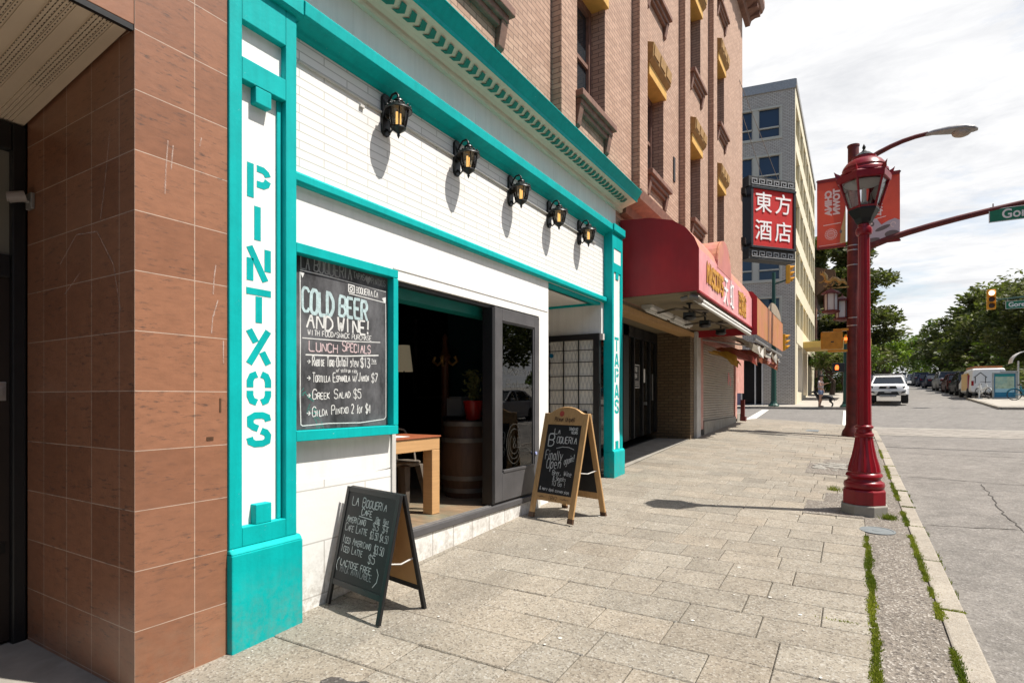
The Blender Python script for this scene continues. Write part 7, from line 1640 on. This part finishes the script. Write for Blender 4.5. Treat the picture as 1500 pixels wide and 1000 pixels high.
# faces +x (towards the right of the picture), slightly to the camera
skin('body', [[((0, 0, .90), (.13, .16)), ((.01, 0, 1.05), (.105, .14)), ((.0, 0, 1.25), (.115, .165)), ((0, 0, 1.38), (.08, .12)), ((.015, 0, 1.46), (.05, .055)), ((.03, 0, 1.54), (.075, .07)), ((.035, 0, 1.63), (.095, .08)), ((.02, 0, 1.70), (.07, .065))],
 [((0, 0, .90), .1), ((.0, -.10, .82), (.09, .085)), ((.04, -.10, .48), (.058, .058)), ((-.02, -.10, .28), (.05, .05)), ((-.05, -.10, .08), (.034, .034)), ((.06, -.10, .035), (.034, .045)), ((.12, -.10, .025), (.025, .04))],
 [((0, 0, .90), .1), ((.0, .10, .82), (.09, .085)), ((.02, .10, .48), (.058, .058)), ((-.04, .11, .28), (.05, .05)), ((-.08, .11, .08), (.034, .034)), ((.03, .11, .035), (.034, .045)), ((.09, .11, .025), (.025, .04))],
 [((0, 0, 1.38), .08), ((0, -.19, 1.36), (.05, .05)), ((.09, -.22, 1.12), (.038, .038)), ((.30, -.18, 1.22), (.028, .028)), ((.42, -.16, 1.27), (.022, .03)), ((.50, -.15, 1.27), (.012, .022))],
 [((0, 0, 1.38), .08), ((0, .19, 1.36), (.05, .05)), ((-.06, .25, 1.10), (.038, .038)), ((.05, .24, .90), (.028, .028)), ((.08, .23, .82), (.02, .03)), ((.09, .23, .75), (.012, .022))]], SKIN, pe, 0, 2)
skin('top', [[((0, 0, .96), (.135, .168)), ((.01, 0, 1.08), (.118, .152)), ((0, 0, 1.25), (.128, .178)), ((0, 0, 1.37), (.09, .17))], [((0, 0, 1.37), .08), ((0, -.20, 1.34), (.058, .058)), ((.03, -.22, 1.24), (.052, .052))], [((0, 0, 1.37), .08), ((0, .20, 1.34), (.058, .058)), ((-.02, .23, 1.24), (.052, .052))]], SHIRT, pe, 0, 2)
skin('shorts', [[((0, 0, .96), (.14, .17)), ((0, 0, .86), (.145, .17))], [((0, 0, .86), .1), ((.01, -.10, .76), (.105, .098)), ((.02, -.10, .62), (.092, .09))], [((0, 0, .86), .1), ((.01, .10, .76), (.105, .098)), ((.01, .10, .62), (.092, .09))]], DENIM, pe, 0, 2)
m = MB(); m.sphere((.015, 0, 1.66), .108, 12, 8, sq=(1, .92, .95)); m.tube([(-.06, 0, 1.62), (-.09, 0, 1.45), (-.10, 0, 1.30)], [.06, .07, .03], 8); m.build('hair', HAIR, pe, smooth=180)
m = MB(); m.lathe([(.116, 0), (.112, .05), (.08, .09), (.01, .105)], (.015, 0, 1.665), 14); m.loft([[(.11, -.08, 1.665), (.11, .08, 1.665), (.11, .08, 1.675), (.11, -.08, 1.675)], [(.21, -.05, 1.645), (.21, .05, 1.645), (.21, .05, 1.652), (.21, -.05, 1.652)]]); m.build('cap', HAIR, pe, smooth=40)
for sy in (-1, 1):
    m = MB(); m.sphere((.118, sy * .033, 1.615), .012, 6, 4); m.build('eye', BLACK, pe); 
m = MB(); m.loft([[(.12, -.015, 1.60), (.12, .015, 1.60), (.12, .006, 1.63), (.12, -.006, 1.63)], [(.148, -.008, 1.588), (.148, .008, 1.588), (.125, .004, 1.625), (.125, -.004, 1.625)]]); m.build('nose', SKIN, pe)
m = MB(); m.box(.03, .14, -.11, -.05, .0, .05); m.box(-.08, .11, .075, .145, 0, .05); m.box(-.08, .14, -.135, -.065, 0, .05); m.build('shoes', BLACK, pe, bevel=.012)
pe.location = (1.63, 35.95, T(1.6, 36) + .02); pe.rotation_euler = (0, 0, R(-22)); pe.scale = (1.03,) * 3
dog = thing('dog', 'large black dog standing side on in front of the person', 'dog')
skin('body', [[((-.28, 0, .55), (.12, .13)), ((-.05, 0, .55), (.13, .12)), ((.15, 0, .57), (.115, .105)), ((.34, 0, .58), (.11, .105)), ((.42, 0, .56), (.07, .07))],
 [((-.28, 0, .55), .1), ((-.42, 0, .66), (.085, .08)), ((-.50, 0, .78), (.075, .07)), ((-.56, 0, .86), (.075, .075)), ((-.66, 0, .83), (.05, .045)), ((-.73, 0, .80), (.035, .032))],
 [((.42, 0, .56), .05), ((.52, 0, .46), (.022, .022)), ((.56, 0, .32), (.015, .015))],
 [((-.28, 0, .55), .1), ((-.30, -.09, .42), (.065, .06)), ((-.28, -.09, .22), (.035, .032)), ((-.29, -.09, .05), (.027, .027)), ((-.34, -.09, .025), (.028, .03))],
 [((-.28, 0, .55), .1), ((-.26, .09, .42), (.065, .06)), ((-.22, .09, .22), (.035, .032)), ((-.23, .09, .05), (.027, .027)), ((-.28, .09, .025), (.028, .03))],
 [((.34, 0, .58), .1), ((.36, -.09, .45), (.085, .07)), ((.30, -.09, .32), (.05, .045)), ((.44, -.09, .18), (.03, .028)), ((.41, -.09, .05), (.026, .026)), ((.36, -.09, .025), (.028, .03))],
 [((.34, 0, .58), .1), ((.38, .09, .45), (.085, .07)), ((.34, .09, .32), (.05, .045)), ((.50, .09, .18), (.03, .028)), ((.47, .09, .05), (.026, .026)), ((.42, .09, .025), (.028, .03))]], FUR, dog, 1, 2)
for sy in (-1, 1):
    m = MB(); m.loft([[(-.54, sy * .05, .92), (-.50, sy * .07, .92), (-.50, sy * .085, .90), (-.54, sy * .08, .90)], [(-.52, sy * .10, .83), (-.50, sy * .10, .83), (-.50, sy * .105, .83), (-.52, sy * .105, .83)]]); m.build('ear', FUR, dog)
    m = MB(); m.sphere((-.62, sy * .04, .87), .012, 6, 4); m.build('eye', BLACKM, dog)
dog.location = (1.80, 35.62 + .55, T(1.8, 36.1) + .003); dog.rotation_euler = (0, 0, R(28)); dog.scale = (1.0,) * 3

# ---------------------------------------------------------------- the other side of the street (mirrored in the glass, and it shades the shopfront)
def block(name, lab, x0, x1, y0, y1, zb, zt, wallm, face, floors, bays):
    t = thing(name, lab, 'building', ((x0 + x1) / 2, (y0 + y1) / 2, zb))
    m = MB(); m.box(x0, x1, y0, y1, zb, zt); m.build('wall', wallm, t)
    xf = x0 if face < 0 else x1; B = basis((xf, 0, 0), (0, 1, 0), (0, 0, 1), (face, 0, 0)); H_ = (zt - zb) / floors; W_ = (y1 - y0) / bays
    m = MB(); m.ob(B, y0, y1, zt - .5, zt - .1, .002, .35); m.ob(B, y0, y1, zb + H_ - .25, zb + H_ + .05, .002, .2); m.build('cornice', STONE, t)
    for f in range(floors):
        for b in range(bays):
            a = y0 + W_ * (b + .25) if f else y0 + W_ * (b + .1); c = y0 + W_ * (b + .75) if f else y0 + W_ * (b + .9); z0 = zb + H_ * f + (.9 if f else .5); z1 = zb + H_ * (f + 1) - .6
            m = MB(); m.ob(B, a, c, z0, z0 + .08, .002, .08); m.ob(B, a, c, z1 - .08, z1, .002, .08); m.ob(B, a, a + .08, z0 + .08, z1 - .08, .002, .08); m.ob(B, c - .08, c, z0 + .08, z1 - .08, .002, .08); w_ = m.build('window', LGREY, t); m = MB(); m.ob(B, a + .08, c - .08, z0 + .08, z1 - .08, .002, .03); m.build('pane', UPG, w_)
    return t
block('facing_building', 'brown brick building opposite the restaurant, mirrored in its glass', 15.5, 27, -34, -8, -.8, 10.5, PSIDE, -1, 3, 7)
block('facing_building', 'grey rendered building opposite the shops, mirrored in their glass', 15.5, 27, -7.9, 15, -.4, 11.5, CONC, -1, 3, 6)
